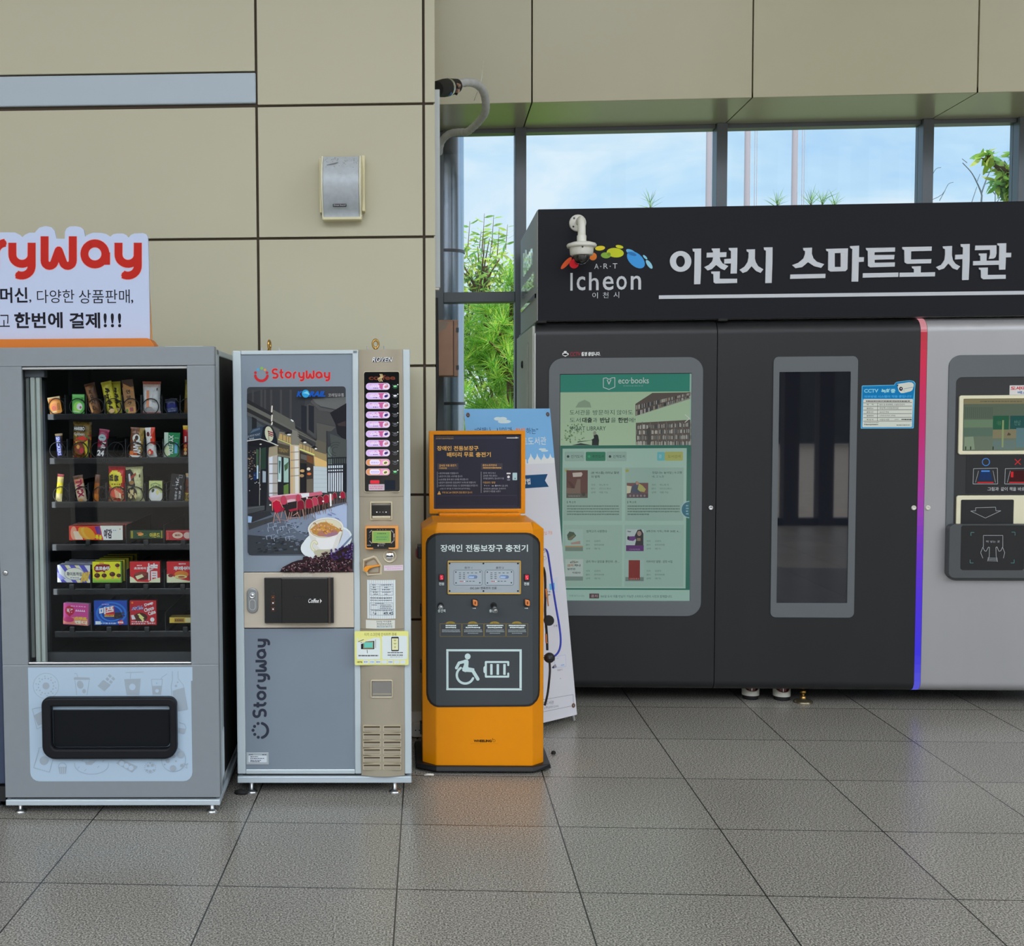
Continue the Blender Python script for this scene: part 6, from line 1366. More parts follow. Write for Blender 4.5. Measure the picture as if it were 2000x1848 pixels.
for (X0, Y0), (X1, Y1), wr in (((398, 1470), (402, 1502), 1), ((1082, 1468), (1108, 1545), 1)):
    c0_ = CH.at(*zc(X0, Y0), -.006); c1_ = CH.at(*zc(X1, Y1), -.07 if X0 > 800 else -.045)
    m = M(); m.lathe([(.0135, .002), (.0135, -.004), (.012, -.006), (.0, -.006)], (c0_.x, -.006, c0_.z), 'y', 18); o = m.build('jack_socket', RUBBER, KIO)
    v0 = Vector((c0_.x, -.01, c0_.z)); dd = c1_-v0
    m = M(); m.tube([v0, v0+dd*.45], .0105, 16); m.build('plug_boot', RUBBER, o)
    m = M(); m.tube([v0+dd*.45, v0+dd*.98], .0092, 16, caps=False); m.tube([v0+dd*.6, v0+dd*.66], .0098, 16); m.tube([v0+dd*.98, v0+dd*.985, v0+dd*.9], [.0092, .0075, .0072], 16, caps=False); m.build('plug_sleeve', STEEL, o)
    m = M(); m.tube([v0+dd*.9, v0+dd*.905], .0074, 14); m.build('plug_core', BLACK, o)
# display head
dh = CH.floor(950, 1004, ztp).y
HX = lambda x, y: CH.at(x, y, dh)
o_ = [HX(838, 842), HX(1026, 1003.6)]; i_ = [HX(847, 849.4), HX(1017.6, 994)]
m = M(); m.ring([(o_[0].x, o_[1].z), (o_[1].x, o_[1].z), (o_[1].x, o_[0].z), (o_[0].x, o_[0].z)], [(i_[0].x, i_[1].z), (i_[1].x, i_[1].z), (i_[1].x, i_[0].z), (i_[0].x, i_[0].z)], dh, dh+.06); m.box(o_[0].x+.004, o_[1].x-.004, dh+.03, dh+.055, o_[1].z+.004, o_[0].z-.004)
hd = m.build('display_head', YEL, KIO, bevel=.003)
m = M(); m.box(i_[0].x, i_[1].x, dh+.016, dh+.03, i_[1].z, i_[0].z); m.build('notice_panel', pm('notice_navy', (46, 48, 62), .25), KIO)
m = M(); q0, q1 = CH.at(858, 1010, dh-.12), CH.at(1018, 1010, dh-.12); m.box(q0.x, q1.x, dh-.10, dh+.05, ztp-.002, ztp+.012); m.build('head_mount', YEL, KIO, bevel=.004)
NP = lambda x, y, d: CH.at(x, y, dh+.016+d)
g = G(NP, -.0004)
def ze(X_, Y_): return 800+X_/5.134, 800+Y_/5.134
AM = alb((222, 170, 90)); LG = alb((160, 164, 178)); BX = alb((66, 62, 70))
a_, b_ = ze(256, 262), ze(1104, 980); g.rect(*a_, *b_, alb((52, 54, 70)), r=3); g.rect(a_[0]+.6, a_[1]+7, b_[0]-.6, b_[1]-.6, alb((42, 44, 58)), r=3)
def et(s, a, b, c, d, col, bo=.0): g.text(s, *ze(a, c), *ze(b, d), col, bo)
et('장애인', 275, 420, 365, 412, AM, .02); et('전동보장구', 442, 690, 365, 412, AM, .02); et('배터리', 375, 522, 428, 476, AM, .02); et('무료', 545, 640, 428, 476, AM, .02); et('충전기', 664, 814, 428, 476, AM, .02)
for x0_, x1_ in ((278, 490), (716, 932)): g.rect(*ze(x0_, 540), *ze(x1_, 602), BX)
et('급속형 자동 충전기', 296, 466, 550, 572, AM, .01); et('이용방법', 296, 372, 580, 596, AM, .01); et('충전소위치안내', 732, 872, 548, 570, AM, .01); g.dashes(ze(736, 0)[0], ze(918, 0)[0], ze(0, 580)[1], 2, AM, 3, 1, 2.4, .4)
for x, y0_, y1_ in ((276, 624, 780), (716, 624, 836)): a_, b_ = ze(x, y0_), ze(x, y1_); g.rect(a_[0], a_[1], a_[0]+.7, b_[1], LG)
for k, (s, x1_) in enumerate((('1.충전케이블을 연결합니다', 490), ('2.충전기의 전원 스위치를 켭니다', 530), ('3.LED창을 통해 충전 상태를 확인합니다', 588), ('4.충전이 완료되면 전원상태가 녹색으로 변합니다', 664), ('5.배터리가 충전되면 전원을 끄고 충전케이블을 분리합니다', 684))): et(s, 290, x1_, 630+31*k, 648+31*k, LG)
et('(사용 후 케이블 꼭 제자리에 놓아주세요)', 304, 606, 786, 804, LG); et('주의! DC 24V 연축전지 전용 충전기 입니다', 326, 628, 822, 842, AM)
g.poly([ze(278, 852), ze(297, 816), ze(314, 852)], AM); g.rect(*ze(296, 828), *ze(299, 842), alb((60, 50, 40)))
for k, (s, x1_) in enumerate((('전국 어디서나', 862), ('급속형 자동 충전소', 880), ('위치를 알려주는 앱스토어 이용', 946))): et(s, 738, x1_, 628+27*k, 646+27*k, LG)
et('다운로드 방법', 738, 858, 722, 742, AM); g.poly([ze(746, 758), ze(760, 758), ze(753, 770)], LG)
g.dashes(ze(766, 0)[0], ze(808, 0)[0], ze(0, 758)[1], 2.4, alb((100, 104, 120)), 1); g.dashes(ze(824, 0)[0], ze(844, 0)[0], ze(0, 762)[1], 1.6, LG, 2); g.ell(*ze(864, 764), 1.6, 1.7, LG); g.dashes(ze(876, 0)[0], ze(920, 0)[0], ze(0, 758)[1], 2.6, alb((130, 134, 150)), 4); et('를 선택', 930, 982, 756, 774, LG)
et('검색창에 [휠링]을 검색하여', 740, 962, 786, 804, LG); et('설치하기 버튼을 누른다', 740, 912, 812, 830, LG)
g.rect(*ze(966, 634), *ze(1018, 712), alb((54, 56, 74))); g.rect(*ze(972, 634), *ze(1014, 648), alb((206, 206, 206)), r=1.4); g.ell(*ze(992, 676), 2.6, 2.6, alb((214, 214, 216))); g.dashes(ze(980, 0)[0], ze(1006, 0)[0], ze(0, 702)[1], 1.4, LG, 2); g.rect(*ze(1032, 634), *ze(1078, 708), alb((170, 200, 206)), r=1); g.ell(*ze(1058, 692), 1.6, 1.6, alb((90, 140, 150)))
g.dashes(ze(264, 0)[0], ze(440, 0)[0], ze(0, 271)[1], 1.6, alb((120, 100, 76)), 3, 2, 5, .4); g.dashes(ze(264, 0)[0], ze(440, 0)[0], ze(0, 288)[1], 1.6, alb((150, 126, 90)), 5, 2, 5, .4)
g.line([ze(976, 285), ze(1070, 285)], 1.6, alb((206, 206, 206))); g.poly([ze(1062, 274), ze(1096, 284), ze(1066, 292)], alb((206, 206, 206))); a_, b_ = ze(272, 862), ze(1078, 968); g.frame(*a_, *b_, .5, alb((60, 62, 84)))
g.build('notice_print', GLOSS, KIO)
# pump hose hanging at the right side
def hx(x, y, d=.13): return CH.at(x, y, d)
HB_ = pm('blue_hose', (40, 58, 160), .35)
m = M(); m.tube(smooth_path([hx(1056, 1078), hx(1063, 1073), hx(1069, 1078), hx(1073, 1100), hx(1079, 1142), hx(1086, 1186), hx(1092, 1220), hx(1095, 1246), hx(1094, 1264), hx(1089, 1276), hx(1080, 1284)], 4), .0044, 10); m.build('blue_air_hose', HB_, KIO)
m = M(); m.tube(smooth_path([hx(1061, 1108), hx(1064, 1120), hx(1065, 1140), hx(1065, 1172), hx(1065, 1200), hx(1068, 1240), hx(1069, 1270)], 4), .0055, 10); m.build('black_hose', RUBBER, KIO)
m = M(); m.tube(smooth_path([hx(1073, 1290), hx(1074, 1310), hx(1072, 1335), hx(1069, 1358), hx(1064, 1378)], 4), .005, 10); m.build('black_hose', RUBBER, KIO)
m = M(); m.tube([hx(1066, 1150), hx(1067, 1160), hx(1068, 1166)], .0065, 12); m.tube([hx(1069, 1166), hx(1071, 1184)], .003, 8); m.build('brass_fitting', pm('copper_fitting', (206, 140, 90), .3, .8), KIO)
m = M(); m.tube([hx(1067, 1238), hx(1068, 1256)], .006, 10); m.build('brass_fitting', bpy.data.materials['copper_fitting'], KIO)
c_ = hx(1072, 1212, .13); m = M()
ng = 22; pr = []
for k in range(ng):
    for q_, rr_ in ((0, .0205), (.5, .0235)): w = 2*math.pi*(k+q_)/ng; pr.append((c_.x+rr_*math.cos(w), c_.z+rr_*math.sin(w)))
m.prism(pr, .118, .142); m.build('ribbed_valve_wheel', RUBBER, KIO, bevel=.001)
c_ = hx(1073, 1285, .12); m = M(); m.lathe([(0, -.024), (.012, -.021), (.020, -.013), (.024, 0), (.020, .013), (.012, .021), (0, .024)], (c_.x, .12, c_.z), 'y', 24); o = m.build('pump_head', pm('pump_black', (34, 35, 36), .35), KIO)
for k in (-1, 0, 1):
    m = M(); m.torus((c_.x, .12, c_.z+.008*k), .0246*math.sqrt(max(.1, 1-(.008*k/.0245)**2)), .0014, 'z', 24, 6); m.build('grip_rib', RUBBER, o)
for p_ in ((1062, 1076), (1064, 1090)):
    c_ = hx(*p_, .1); m = M(); m.torus((c_.x, .1, c_.z), .007, .002, 'y', 14, 6); m.build('hose_hook', STEEL, KIO)
# left side: lamp and bolts
c_ = CH.at(820, 1078, .15); m = M(); m.box(c_.x-.012, c_.x+.02, .12, .19, c_.z-.028, c_.z+.032); o = m.build('side_button_box', BLACK, KIO, bevel=.006)
m = M(); m.box(c_.x-.018, c_.x-.010, .125, .18, c_.z-.022, c_.z+.012); m.build('red_button', pm('dark_red', (110, 30, 36), .4), o, bevel=.003)
for y in (1190, 1300, 1420):
    c_ = CH.at(823, y, .2); m = M(); m.box(c_.x-.006, c_.x+.01, .18, .24, c_.z-.03, c_.z+.02); m.build('side_hinge', BLACK, KIO, bevel=.003)

# ------------------------------------------------------------------ x-banner leaning behind the kiosk
br_ = onfloor(1127, 1396, .035); th_ = R(41); Ux = Vector((math.cos(th_), math.sin(th_), 0)); Nn = Vector((-math.sin(th_), math.cos(th_), 0))
tr_t = .19; Vv = (Vector((0, 0, 1.55))+Nn*tr_t).normalized(); Yv = Vv.cross(Ux)
Bo = Vector((br_.x, br_.y, .035))-Ux*.60
Bm = Matrix(((Ux.x, Yv.x, Vv.x, Bo.x), (Ux.y, Yv.y, Vv.y, Bo.y), (Ux.z, Yv.z, Vv.z, Bo.z), (0, 0, 0, 1)))
BF = Fr(None, mat=Bm)
BAN = thing('x_banner', 'tall blue and white library poster banner on a stand, behind the yellow kiosk', 'banner', BF)
hB = BF.at(1070, 798).z
m = M(); m.add([(0, 0, 0), (.6, 0, 0), (.6, 0, hB), (0, 0, hB), (0, .0012, 0), (.6, .0012, 0), (.6, .0012, hB), (0, .0012, hB)], [(0, 1, 2, 3), (4, 7, 6, 5), (0, 3, 7, 4), (1, 5, 6, 2), (3, 2, 6, 7), (0, 4, 5, 1)]); m.build('banner_sheet', pm('banner_white', (206, 206, 214), .5), BAN)
BP = lambda x, y, d: BF.at(x, y, d)
g = G(BP, -.0004)
SKYB = alb((120, 172, 226)); NAV = alb((34, 66, 106)); WB = alb((214, 216, 222)); OR = alb((222, 130, 90))
g = G(lambda x, y, d: Vector((.006*x, d, hB*(1-y/100))), -.0004)       # banner drawing 0..100 across and down
zy = lambda X_, Y_: (lambda p: (p.x/.006, 100*(1-p.z/hB)))(BF.at(*ze(X_, Y_)))
def bq(*pts): return [zy(*p) for p in pts]
yb0 = zy(1300, 540)[1]
g.rect(0, 0, 100, yb0, SKYB)
sk_ = [(0, yb0)]; rn = random.Random(3); x = 0
while x < 100: w_ = rn.uniform(2, 5); h_ = rn.uniform(0, 1.6); sk_ += [(x, yb0-h_), (min(100, x+w_), yb0-h_)]; x += w_
g.poly([(0, yb0+.1)]+sk_[1:]+[(100, yb0+.1)], WB)
for X_ in (1220, 1285, 1352, 1415): p = zy(X_, 520); g.poly([(p[0]-4, yb0), (p[0]-4, p[1]-.4), (p[0]-1, p[1]-1.6), (p[0], p[1]-2.6), (p[0]+1, p[1]-1.6), (p[0]+4, p[1]-.4), (p[0]+4, yb0)], WB)
for cx_, cy_, k in ((935, 105, 1), (1345, 405, .55)):
    for dx, dy, rx, ry in ((-50, -12, 40, 18), (0, -12, 40, 18), (20, 16, 60, 18), (-10, 16, 40, 18)): p = zy(cx_+dx*k, cy_+dy*k); q = zy(cx_+(dx+rx)*k, cy_+dy*k); r_ = zy(cx_+dx*k, cy_+(dy+ry)*k); g.ell(p[0], p[1], q[0]-p[0], abs(r_[1]-p[1]), alb((196, 212, 230)))
def btx(s, X0, Y0, X1, Y1, col, b_=0): a_ = zy(X0, Y0); c2 = zy(X1, Y1); g.text(s, a_[0], a_[1], c2[0], c2[1], col, b_)
btx('“언제나', 650, 180, 818, 242, NAV); btx('시민과', 860, 180, 1034, 242, NAV); btx('함께', 1060, 184, 1160, 244, OR, .02); btx('하는”', 1166, 184, 1290, 244, NAV)
btx('스마트도서관', 990, 284, 1372, 352, alb((226, 232, 240)), .0)
p = zy(1150, 660); q = zy(1395, 775); g.poly([(30, p[1]), (q[0], p[1]), (q[0]-4, (p[1]+q[1])/2), (q[0], q[1]), (30, q[1])], alb((36, 76, 116))); btx('방법', 1130, 694, 1212, 750, WB, .02); btx('이용', 1040, 694, 1120, 750, WB, .02)
btx('반납 가능', 1330, 1222, 1432, 1252, OR)
g.build('banner_print', PRINT, BAN)
g = G(BP, -.0008)
LB = alb((186, 190, 216))
def zf(X_, Y_): return 1060+X_/4.863, 1040+Y_/4.863
def QF(c, *pts): g.poly([zf(*p_) for p_ in pts], c)
QF(alb((200, 204, 216)), (50, 450), (140, 425), (145, 570), (55, 580)); QF(alb((96, 170, 222)), (62, 490), (112, 478), (115, 540), (66, 548)); QF(LB, (110, 1180), (218, 1160), (224, 1275), (112, 1290)); QF(alb((206, 208, 222)), (114, 1184), (214, 1166), (220, 1270), (116, 1284)); QF(alb((140, 180, 226)), (172, 1258), (204, 1252), (205, 1262), (173, 1268)); QF(alb((140, 140, 160)), (85, 1285), (120, 1250), (135, 1280), (100, 1295)); QF(alb((60, 60, 76)), (86, 1288), (104, 1262), (108, 1290))
g.qtext('기계', [zf(100, 880), zf(138, 876), zf(138, 898), zf(100, 902)], alb((70, 70, 80))); g.qtext('대출하기', [zf(138, 1302), zf(186, 1296), zf(187, 1312), zf(140, 1318)], alb((110, 110, 120)))
g.line([zf(0, 1590), zf(288, 1540), zf(294, 1645), zf(0, 1706)], .6, alb((110, 114, 124)), cap=False); g.qtext('이천시 시립도서관', [zf(-110, 1620), zf(104, 1598), zf(106, 1630), zf(-108, 1652)], alb((120, 120, 128))); g.qtext('운영시간 (주)미디어', [zf(-110, 1668), zf(146, 1640), zf(147, 1666), zf(-108, 1696)], alb((120, 120, 128)))
g.dashes(*[zf(v, 0)[0] for v in (40, 76)], zf(0, 560)[1], 1.4, alb((120, 110, 116)), 1); g.dashes(*[zf(v, 0)[0] for v in (40, 76)], zf(0, 590)[1], 1.4, alb((120, 110, 116)), 2); g.dashes(*[zf(v, 0)[0] for v in (130, 150)], zf(0, 1195)[1], .8, LB, 2); g.ell(*zf(168, 1388), 1, .8, alb((150, 150, 156)))
g.build('banner_small_print', PRINT, BAN)
RUST = pm('rusty_eyelet', (110, 80, 70), .5, .5)
for u_, v_ in ((.022, hB-.03), (.578, hB-.03), (.578, .05), (.022, .05)):
    m = M(); m.torus((u_, -.002, v_), .008, .0035, 'y', 16, 8); o = m.build('eyelet', RUST, BAN)
    m = M(); m.tube([(u_, -.004, v_+.004), (u_, .012, v_), (u_+(.3-u_)*.06, .03, v_+(hB/2-v_)*.04)], .003, 8); m.build('pole_tip', STEEL, o)
POLE = pm('grey_stand_tube', (150, 150, 152), .35, .6)
ctr = Vector((.3, .13, hB*.42))
for u_, v_ in ((.022, hB-.03), (.578, hB-.03)):
    m = M(); m.tube([Vector((u_, .02, v_)), ctr], .006, 8); m.build('upper_arm', POLE, BAN)
for u_, v_ in ((.022, .05), (.578, .05)):
    m = M(); m.tube([ctr, Vector((u_, .02, v_)), Vector((u_+(u_-.3)*.04, .012, -.028))], [.007, .007, .008], 10); m.build('lower_arm', POLE, BAN)
iw = Bm.inverted() @ Vector((br_.x-.12, 6.10, .006))
m = M(); m.tube([ctr, iw], .007, 8); m.build('rear_leg', pm('black_tube', (30, 30, 32), .4), BAN)
# ------------------------------------------------------------------ smart library: two dark cabinets, a silver one, the header above
LY = 6.15; LD_ = 1.13
LB0 = Fr((0, LY, 0))
ax, bx, cx1_, cx2_ = LB0.at(1045.5, 700).x, LB0.at(1398.5, 950).x, LB0.at(1791.5, 1000).x, LB0.at(1804, 1000).x
dx_ = cx2_+1.02
ZT = LB0.at(1200, 627.5, .03).z; ZB = LB0.at(1400, 1346, .03).z
CHAR = pm('charcoal_metal', (41, 42, 44), .36, .25, .4, var=.05, vs=8, stretch=(1, 1, .15))
SILV = pm('silver_metal', (160, 160, 163), .36, .35, var=.03, vs=6, stretch=(1, 1, .2))
BEZ = pm('bezel_grey', (92, 97, 101), .42, .1)
SIDE = pm('side_sheet_steel', (196, 200, 192), .45, .05)
def prof(rt=.075, rb=.055, back=LD_):
    p = [(back, ZB), (back, ZT)]
    p += [(rt-rt*math.sin(R(a_)), ZT-rt+rt*math.cos(R(a_))) for a_ in range(0, 91, 10)]
    p += [(rb-rb*math.cos(R(a_)), ZB+rb-rb*math.sin(R(a_))) for a_ in range(0, 91, 10)]
    return p
def unit(name, label, x0, x1, mat, cat='kiosk'):
    fr = Fr(((x0+x1)/2, LY, 0)); o = thing(name, label, cat, fr, 'smart library cabinets'); h = (x1-x0)/2
    m = M(); m.extx(prof(), -h+.002, h-.002, smooth=True); c = m.build('cabinet_body', mat, o); c.modifiers.new('split', 'EDGE_SPLIT').split_angle = R(28)
    return o, fr, h
UA, fa, ha = unit('library_touch_kiosk', 'charcoal library cabinet with a tall green touch screen, end unit beside the banner', ax, bx, CHAR)
UB, fb, hb = unit('library_book_cabinet', 'charcoal library cabinet with a narrow dark window and a blue camera notice', bx, cx1_, CHAR)
UC, fc, hc = unit('library_return_terminal', 'silver library cabinet with a cream framed screen and a book slot', cx2_, dx_, SILV)
def ubox(fr, par, name, a, b, c, d, f, back, mat, r=.002, bv=.001, n=5):
    p, q = fr.at(a, c, f), fr.at(b, d, f); m = M(); m.prism(rrect(p.x, q.z, q.x, p.z, r, n), f, back); return m.build(name, mat, par, bevel=bv)
def uring(fr, par, name, o4, i4, ro, ri, f, back, mat, bv=.0015):
    p, q = fr.at(o4[0], o4[1], f), fr.at(o4[2], o4[3], f); s, t = fr.at(i4[0], i4[1], f), fr.at(i4[2], i4[3], f)
    m = M(); m.ring(rrect(p.x, q.z, q.x, p.z, ro, 8), rrect(s.x, t.z, t.x, s.z, ri, 8), f, back); return m.build(name, mat, par, bevel=bv)
# feet and castors
WCAST = pm('castor_white', (206, 204, 194), .35)
def lfoot(fr, par, X_, Y_, dark=False):
    c = onfloor(X_, Y_); c = fr.i @ c
    if dark: c.y = .55
    m = M(); m.lathe([(.05, 0), (.05, .006), (.042, .014), (.012, .022), (.010, .034)], (c.x, c.y, 0), n=24); o = m.build('levelling_foot', pm('foot_bronze', (120, 112, 92), .3, .8) if 'foot_bronze' not in bpy.data.materials else bpy.data.materials['foot_bronze'] if not dark else RUBBER, par)
    m = M(); m.lathe([(.016, .022), (.016, .036), (.008, .037), (.008, .05), (.017, .051), (.017, .066), (.008, .067), (.008, ZB+.005)], (c.x, c.y, 0), n=6); m.build('foot_bolt', RUBBER if dark else BRASS, o)
def castor(fr, par, X_, Y_):
    c = fr.i @ onfloor(X_, Y_); m = M(); m.lathe([(.040, 0), (.043, .004), (.040, .022)], (c.x, c.y, 0), n=24); o = m.build('castor_pad', RUBBER, par)
    m = M(); w = []
    for k in range(25):
        a_ = R(-200+220*k/24); hgt = .044 if 0 else .048+.050*max(0, (abs(k-12)/12)**2.2)
        w.append((a_, hgt))
    vs = []; 
    for a_, hgt in w:
        for rr in (.040, .046):
            for z in (.022, hgt): vs.append((c.x+rr*math.cos(a_), c.y+rr*math.sin(a_), z))
    fs = []
    for k in range(24):
        a0, b0 = 4*k, 4*(k+1)
        fs += [(a0+2, b0+2, b0+3, a0+3), (a0, a0+1, b0+1, b0), (a0+1, a0+3, b0+3, b0+1), (a0, b0, b0+2, a0+2)]
    m.add(vs, fs, None, False); m.build('castor_housing', WCAST, o, bevel=.001)
    m = M(); m.lathe([(.034, .022), (.034, .085), (.030, .098)], (c.x, c.y, 0), n=20); m.build('castor_dial', pm('castor_red', (110, 40, 34), .15) if 'castor_red' not in bpy.data.materials else bpy.data.materials['castor_red'], o)
    m = M(); m.tube([(c.x-.002, c.y-.0345, .05), (c.x-.002, c.y-.0345, .075)], .003, 6); m.build('castor_pin', CHROME, o)
castor(fb, UB, 1465.5, 1364); castor(fb, UB, 1526.5, 1366); lfoot(fb, UB, 1568.5, 1372)
for fr, par, xs in ((fa, UA, (1132, 1180, 1340)), (fb, UB, (1740,)), (fc, UC, (1830, 1980))):
    for X_ in xs: lfoot(fr, par, X_, 1358, True)
# --- touch kiosk
bz_ = (1072, 700, 1369, 1204); sc_ = (1093.5, 731, 1347.5, 1174.5)
uring(fa, UA, 'screen_bezel', bz_, sc_, .075, .003, -.006, .004, BEZ)
ubox(fa, UA, 'screen_gasket', sc_[0]-1, sc_[2]+1.4, sc_[1]-1, sc_[3]+1.4, .0005, .004, BLACK, .001, 0)
p, q = fa.at(sc_[0]+1, sc_[1]+1, .0), fa.at(sc_[2]-.6, sc_[3]-.6, .0); m = M(); m.box(p.x, q.x, -.0005, .003, q.z, p.z); scr = m.build('touch_screen', BLACKGLOSS, UA)
W0, H0 = sc_[2]-sc_[0], sc_[3]-sc_[1]
g = G(lambda x, y, d: fa.at(x, y, -.0006+d), -.0002)
TE = lin((66, 150, 132)); TD = lin((46, 116, 100)); PGc = lin((168, 204, 190)); CR_ = lin((182, 212, 178)); CARD = lin((154, 188, 176)); TX_ = lin((60, 84, 80)); T2 = lin((96, 122, 114))
x0s, x1s, y0s, y1s = sc_[0]+1, sc_[2]-.6, sc_[1]+1, sc_[3]-.6
def za(X_, Y_): return 1030+X_/5, 640+Y_/5
def zb(X_, Y_): return 1080+X_/7.143, 880+Y_/7.143
def zk_(X_, Y_): return 1080+X_/7.143, 1020+Y_/7.143
g.rect(x0s, y0s, x1s, y1s, PGc)
g.rect(x0s, y0s, x1s, 766.5, TE); g.rect(x0s, 766.5, x1s, 871, CR_)
# bookshelves in the picture strip
WD = lin((104, 96, 90)); WD2 = lin((130, 122, 114)); rn = random.Random(5)
g.poly([za(1055, 745), za(1590, 560+65), za(1590, 695), za(1055, 865)], lin((150, 146, 136))); g.poly([za(1055, 745), za(1220, 628+10), za(1592, 632), za(1592, 680), za(1055, 860)], WD)
for k in range(7):
    xa_ = 1062+78*k; t0, t1 = 745-18*k, 860-28*k
    for r_ in range(2):
        for q_ in range(9): x_ = xa_+8*q_; ya_ = t0+14+(t1-t0)*r_*.5-2*q_; g.poly([za(x_, ya_), za(x_+6, ya_-1.5), za(x_+6, ya_+(t1-t0)*.36), za(x_, ya_+(t1-t0)*.36)], lin(rn.choice(((176, 176, 168), (70, 80, 90), (150, 140, 126), (60, 64, 70), (196, 196, 190)))), up=(q_ == 0))
g.poly([za(1060, 930), za(1592, 900), za(1592, 1146), za(1060, 1146)], WD)
for k in range(9):
    xa_ = 1066+60*k
    for r_ in range(4):
        ya_ = 945-3*k+(52+k)*r_
        for q_ in range(7): x_ = xa_+7.5*q_; h_ = rn.uniform(30, 42); g.poly([za(x_, ya_+46-h_), za(x_+6, ya_+46-h_), za(x_+6, ya_+46), za(x_, ya_+46)], lin(rn.choice(((190, 192, 184), (120, 130, 130), (206, 206, 198), (80, 84, 88), (150, 146, 134)))), up=(q_ == 0))
for k in range(7): g.poly([za(1120+78*k, 920), za(1126+78*k, 920), za(1126+78*k, 1146), za(1120+78*k, 1146)], WD2)
g.poly([za(1165, 990), za(1200, 970), za(1210, 1100), za(1200, 1146), za(1170, 1146)], lin((84, 84, 82)))
rn = random.Random(12)
for k in range(46): g.ell(*za(rn.uniform(330, 470)+abs(rn.gauss(0, 60)), rn.uniform(940, 1120)), rn.uniform(1, 3), rn.uniform(.8, 2), lin(rn.choice(((120, 156, 110), (140, 172, 130), (100, 136, 100)))), rn.uniform(0, 90), 7, up=(k % 8 == 0))
g.poly([za(430, 1150), za(520, 1128), za(640, 1150)], lin((50, 70, 70))); g.poly([za(630, 1150), za(632, 1100), za(488, 1122), za(492, 1112), za(620, 1100), za(650, 1080), za(648, 1050), za(660, 1034), za(690, 1050), za(700, 1100), za(696, 1150)], lin((34, 44, 48))); g.ell(*za(658, 1030), 3.2, 4, lin((150, 160, 140)))
g.poly([za(470, 780), za(500, 730), za(560, 705), za(610, 730), za(625, 780)], lin((150, 176, 150)))
# header
wh_ = lin((214, 226, 222))
g.line([za(742, 496), za(770, 490), za(797, 506), za(826, 490), za(854, 488), za(854, 580), za(797, 604), za(742, 584)], 1.3, wh_, closed=True); g.line([za(780, 512), za(797, 552), za(816, 510)], 1.6, wh_)
g.text('eco·books', *za(888, 488), *za(1186, 545), lin((206, 222, 216)), .008); g.dashes(za(936, 0)[0], za(1130, 0)[0], za(0, 563)[1], 2.4, lin((110, 170, 160)), 3, 3, 8, 1)
def gt(s, a, b, c, d, col, bo=0, z=za): g.text(s, *z(a, c), *z(b, d), col, bo)
gt('도서관을', 414, 612, 804, 852, TX_, -.004); gt('방문하지', 640, 850, 804, 852, TX_, -.004); gt('않아도', 874, 1030, 804, 850, TX_, -.004)
gt('도서', 414, 520, 880, 926, TX_, -.004); gt('대출', 536, 632, 878, 928, lin((34, 50, 50)), .025); gt('과', 640, 682, 880, 926, TX_); gt('반납', 710, 806, 878, 928, lin((34, 50, 50)), .025); gt('을', 816, 864, 880, 926, TX_); gt('한번', 886, 982, 878, 928, lin((34, 50, 50)), .025); gt('에!', 990, 1054, 880, 926, TX_); gt('SMART LIBRARY', 412, 766, 966, 1004, lin((60, 90, 80)), .0)
g.line([za(376, 852), za(340, 892), za(376, 934)], .9, lin((180, 206, 190))); g.line([za(1540, 850), za(1584, 886), za(1540, 924)], 1.3, lin((226, 232, 228)))
# page
g.rect(x0s, 870.5, x1s, 1152.5, TD); a_, b_ = zb(134, -20), zk_(1850, 925); g.rect(a_[0], 876.5, b_[0], b_[1], PGc)
for s, a_, b_, cc in (('인기도서', 165, 436, CARD), ('추천도서', 458, 732, lin((34, 132, 100))), ('신작도서', 750, 1024, CARD)):
    g.rect(*zb(a_, 20), *zb(b_, 146), dk(cc, .8), r=2); g.rect(zb(a_, 0)[0]+.6, zb(0, 20)[1]+.6, zb(b_, 0)[0]-.6, zb(0, 146)[1]-.6, cc, r=1.6); gt(s, a_+88, b_-22, 62, 104, TX_ if cc is CARD else lin((20, 70, 56)), .005, zb)
    p = zb(a_+46, 84); g.ell(p[0], p[1], 2.6, 2.6, lin((50, 66, 64)) if cc is CARD else lin((40, 170, 110)), n=10)
g.rect(*zb(1454, 22), *zb(1560, 142), lin((104, 190, 196)), r=2); g.rect(*zb(1560, 18), *zb(1812, 142), lin((176, 184, 104)), r=2); gt('도서검색', 1604, 1780, 62, 104, lin((120, 130, 70)), 0, zb); gt('검', 1478, 1510, 56, 104, lin((200, 226, 230)), 0, zb)
g.rect(*zb(146, 240), *zb(960, 980), CARD); g.rect(*zb(1010, 240), *zb(1818, 980), CARD); g.rect(*zk_(150, 40), *zk_(962, 900), lin((160, 194, 180))); g.rect(*zk_(1000, 40), *zk_(1818, 900), lin((160, 194, 182)))
for X_ in (192, 1034): g.poly([zb(X_-28, 258), zb(X_-14, 276), zb(X_, 250), zb(X_+14, 276), zb(X_+28, 258), zb(X_+20, 298), zb(X_-20, 298)], lin((170, 170, 70)))
g.rect(*zb(188, 276), *zb(484, 662), lin((92, 52, 48))); g.poly([zb(272, 312), zb(400, 304), zb(414, 330), zb(396, 364), zb(280, 370)], lin((200, 190, 180))); g.poly([zb(200, 420), zb(280, 560), zb(330, 540), zb(250, 440)], lin((70, 30, 32))); g.poly([zb(190, 520), zb(300, 530), zb(340, 400), zb(384, 400), zb(384, 620), zb(190, 600)], lin((120, 100, 88))); g.rect(*zb(188, 600), *zb(484, 662), lin((84, 84, 76))); g.dashes(zb(216, 0)[0], zb(380, 0)[0], zb(0, 628)[1], 2.4, lin((130, 130, 124)), 3, 2, 5, .8); g.ell(*zb(426, 610), 3.6, 3.6, lin((50, 48, 44)))
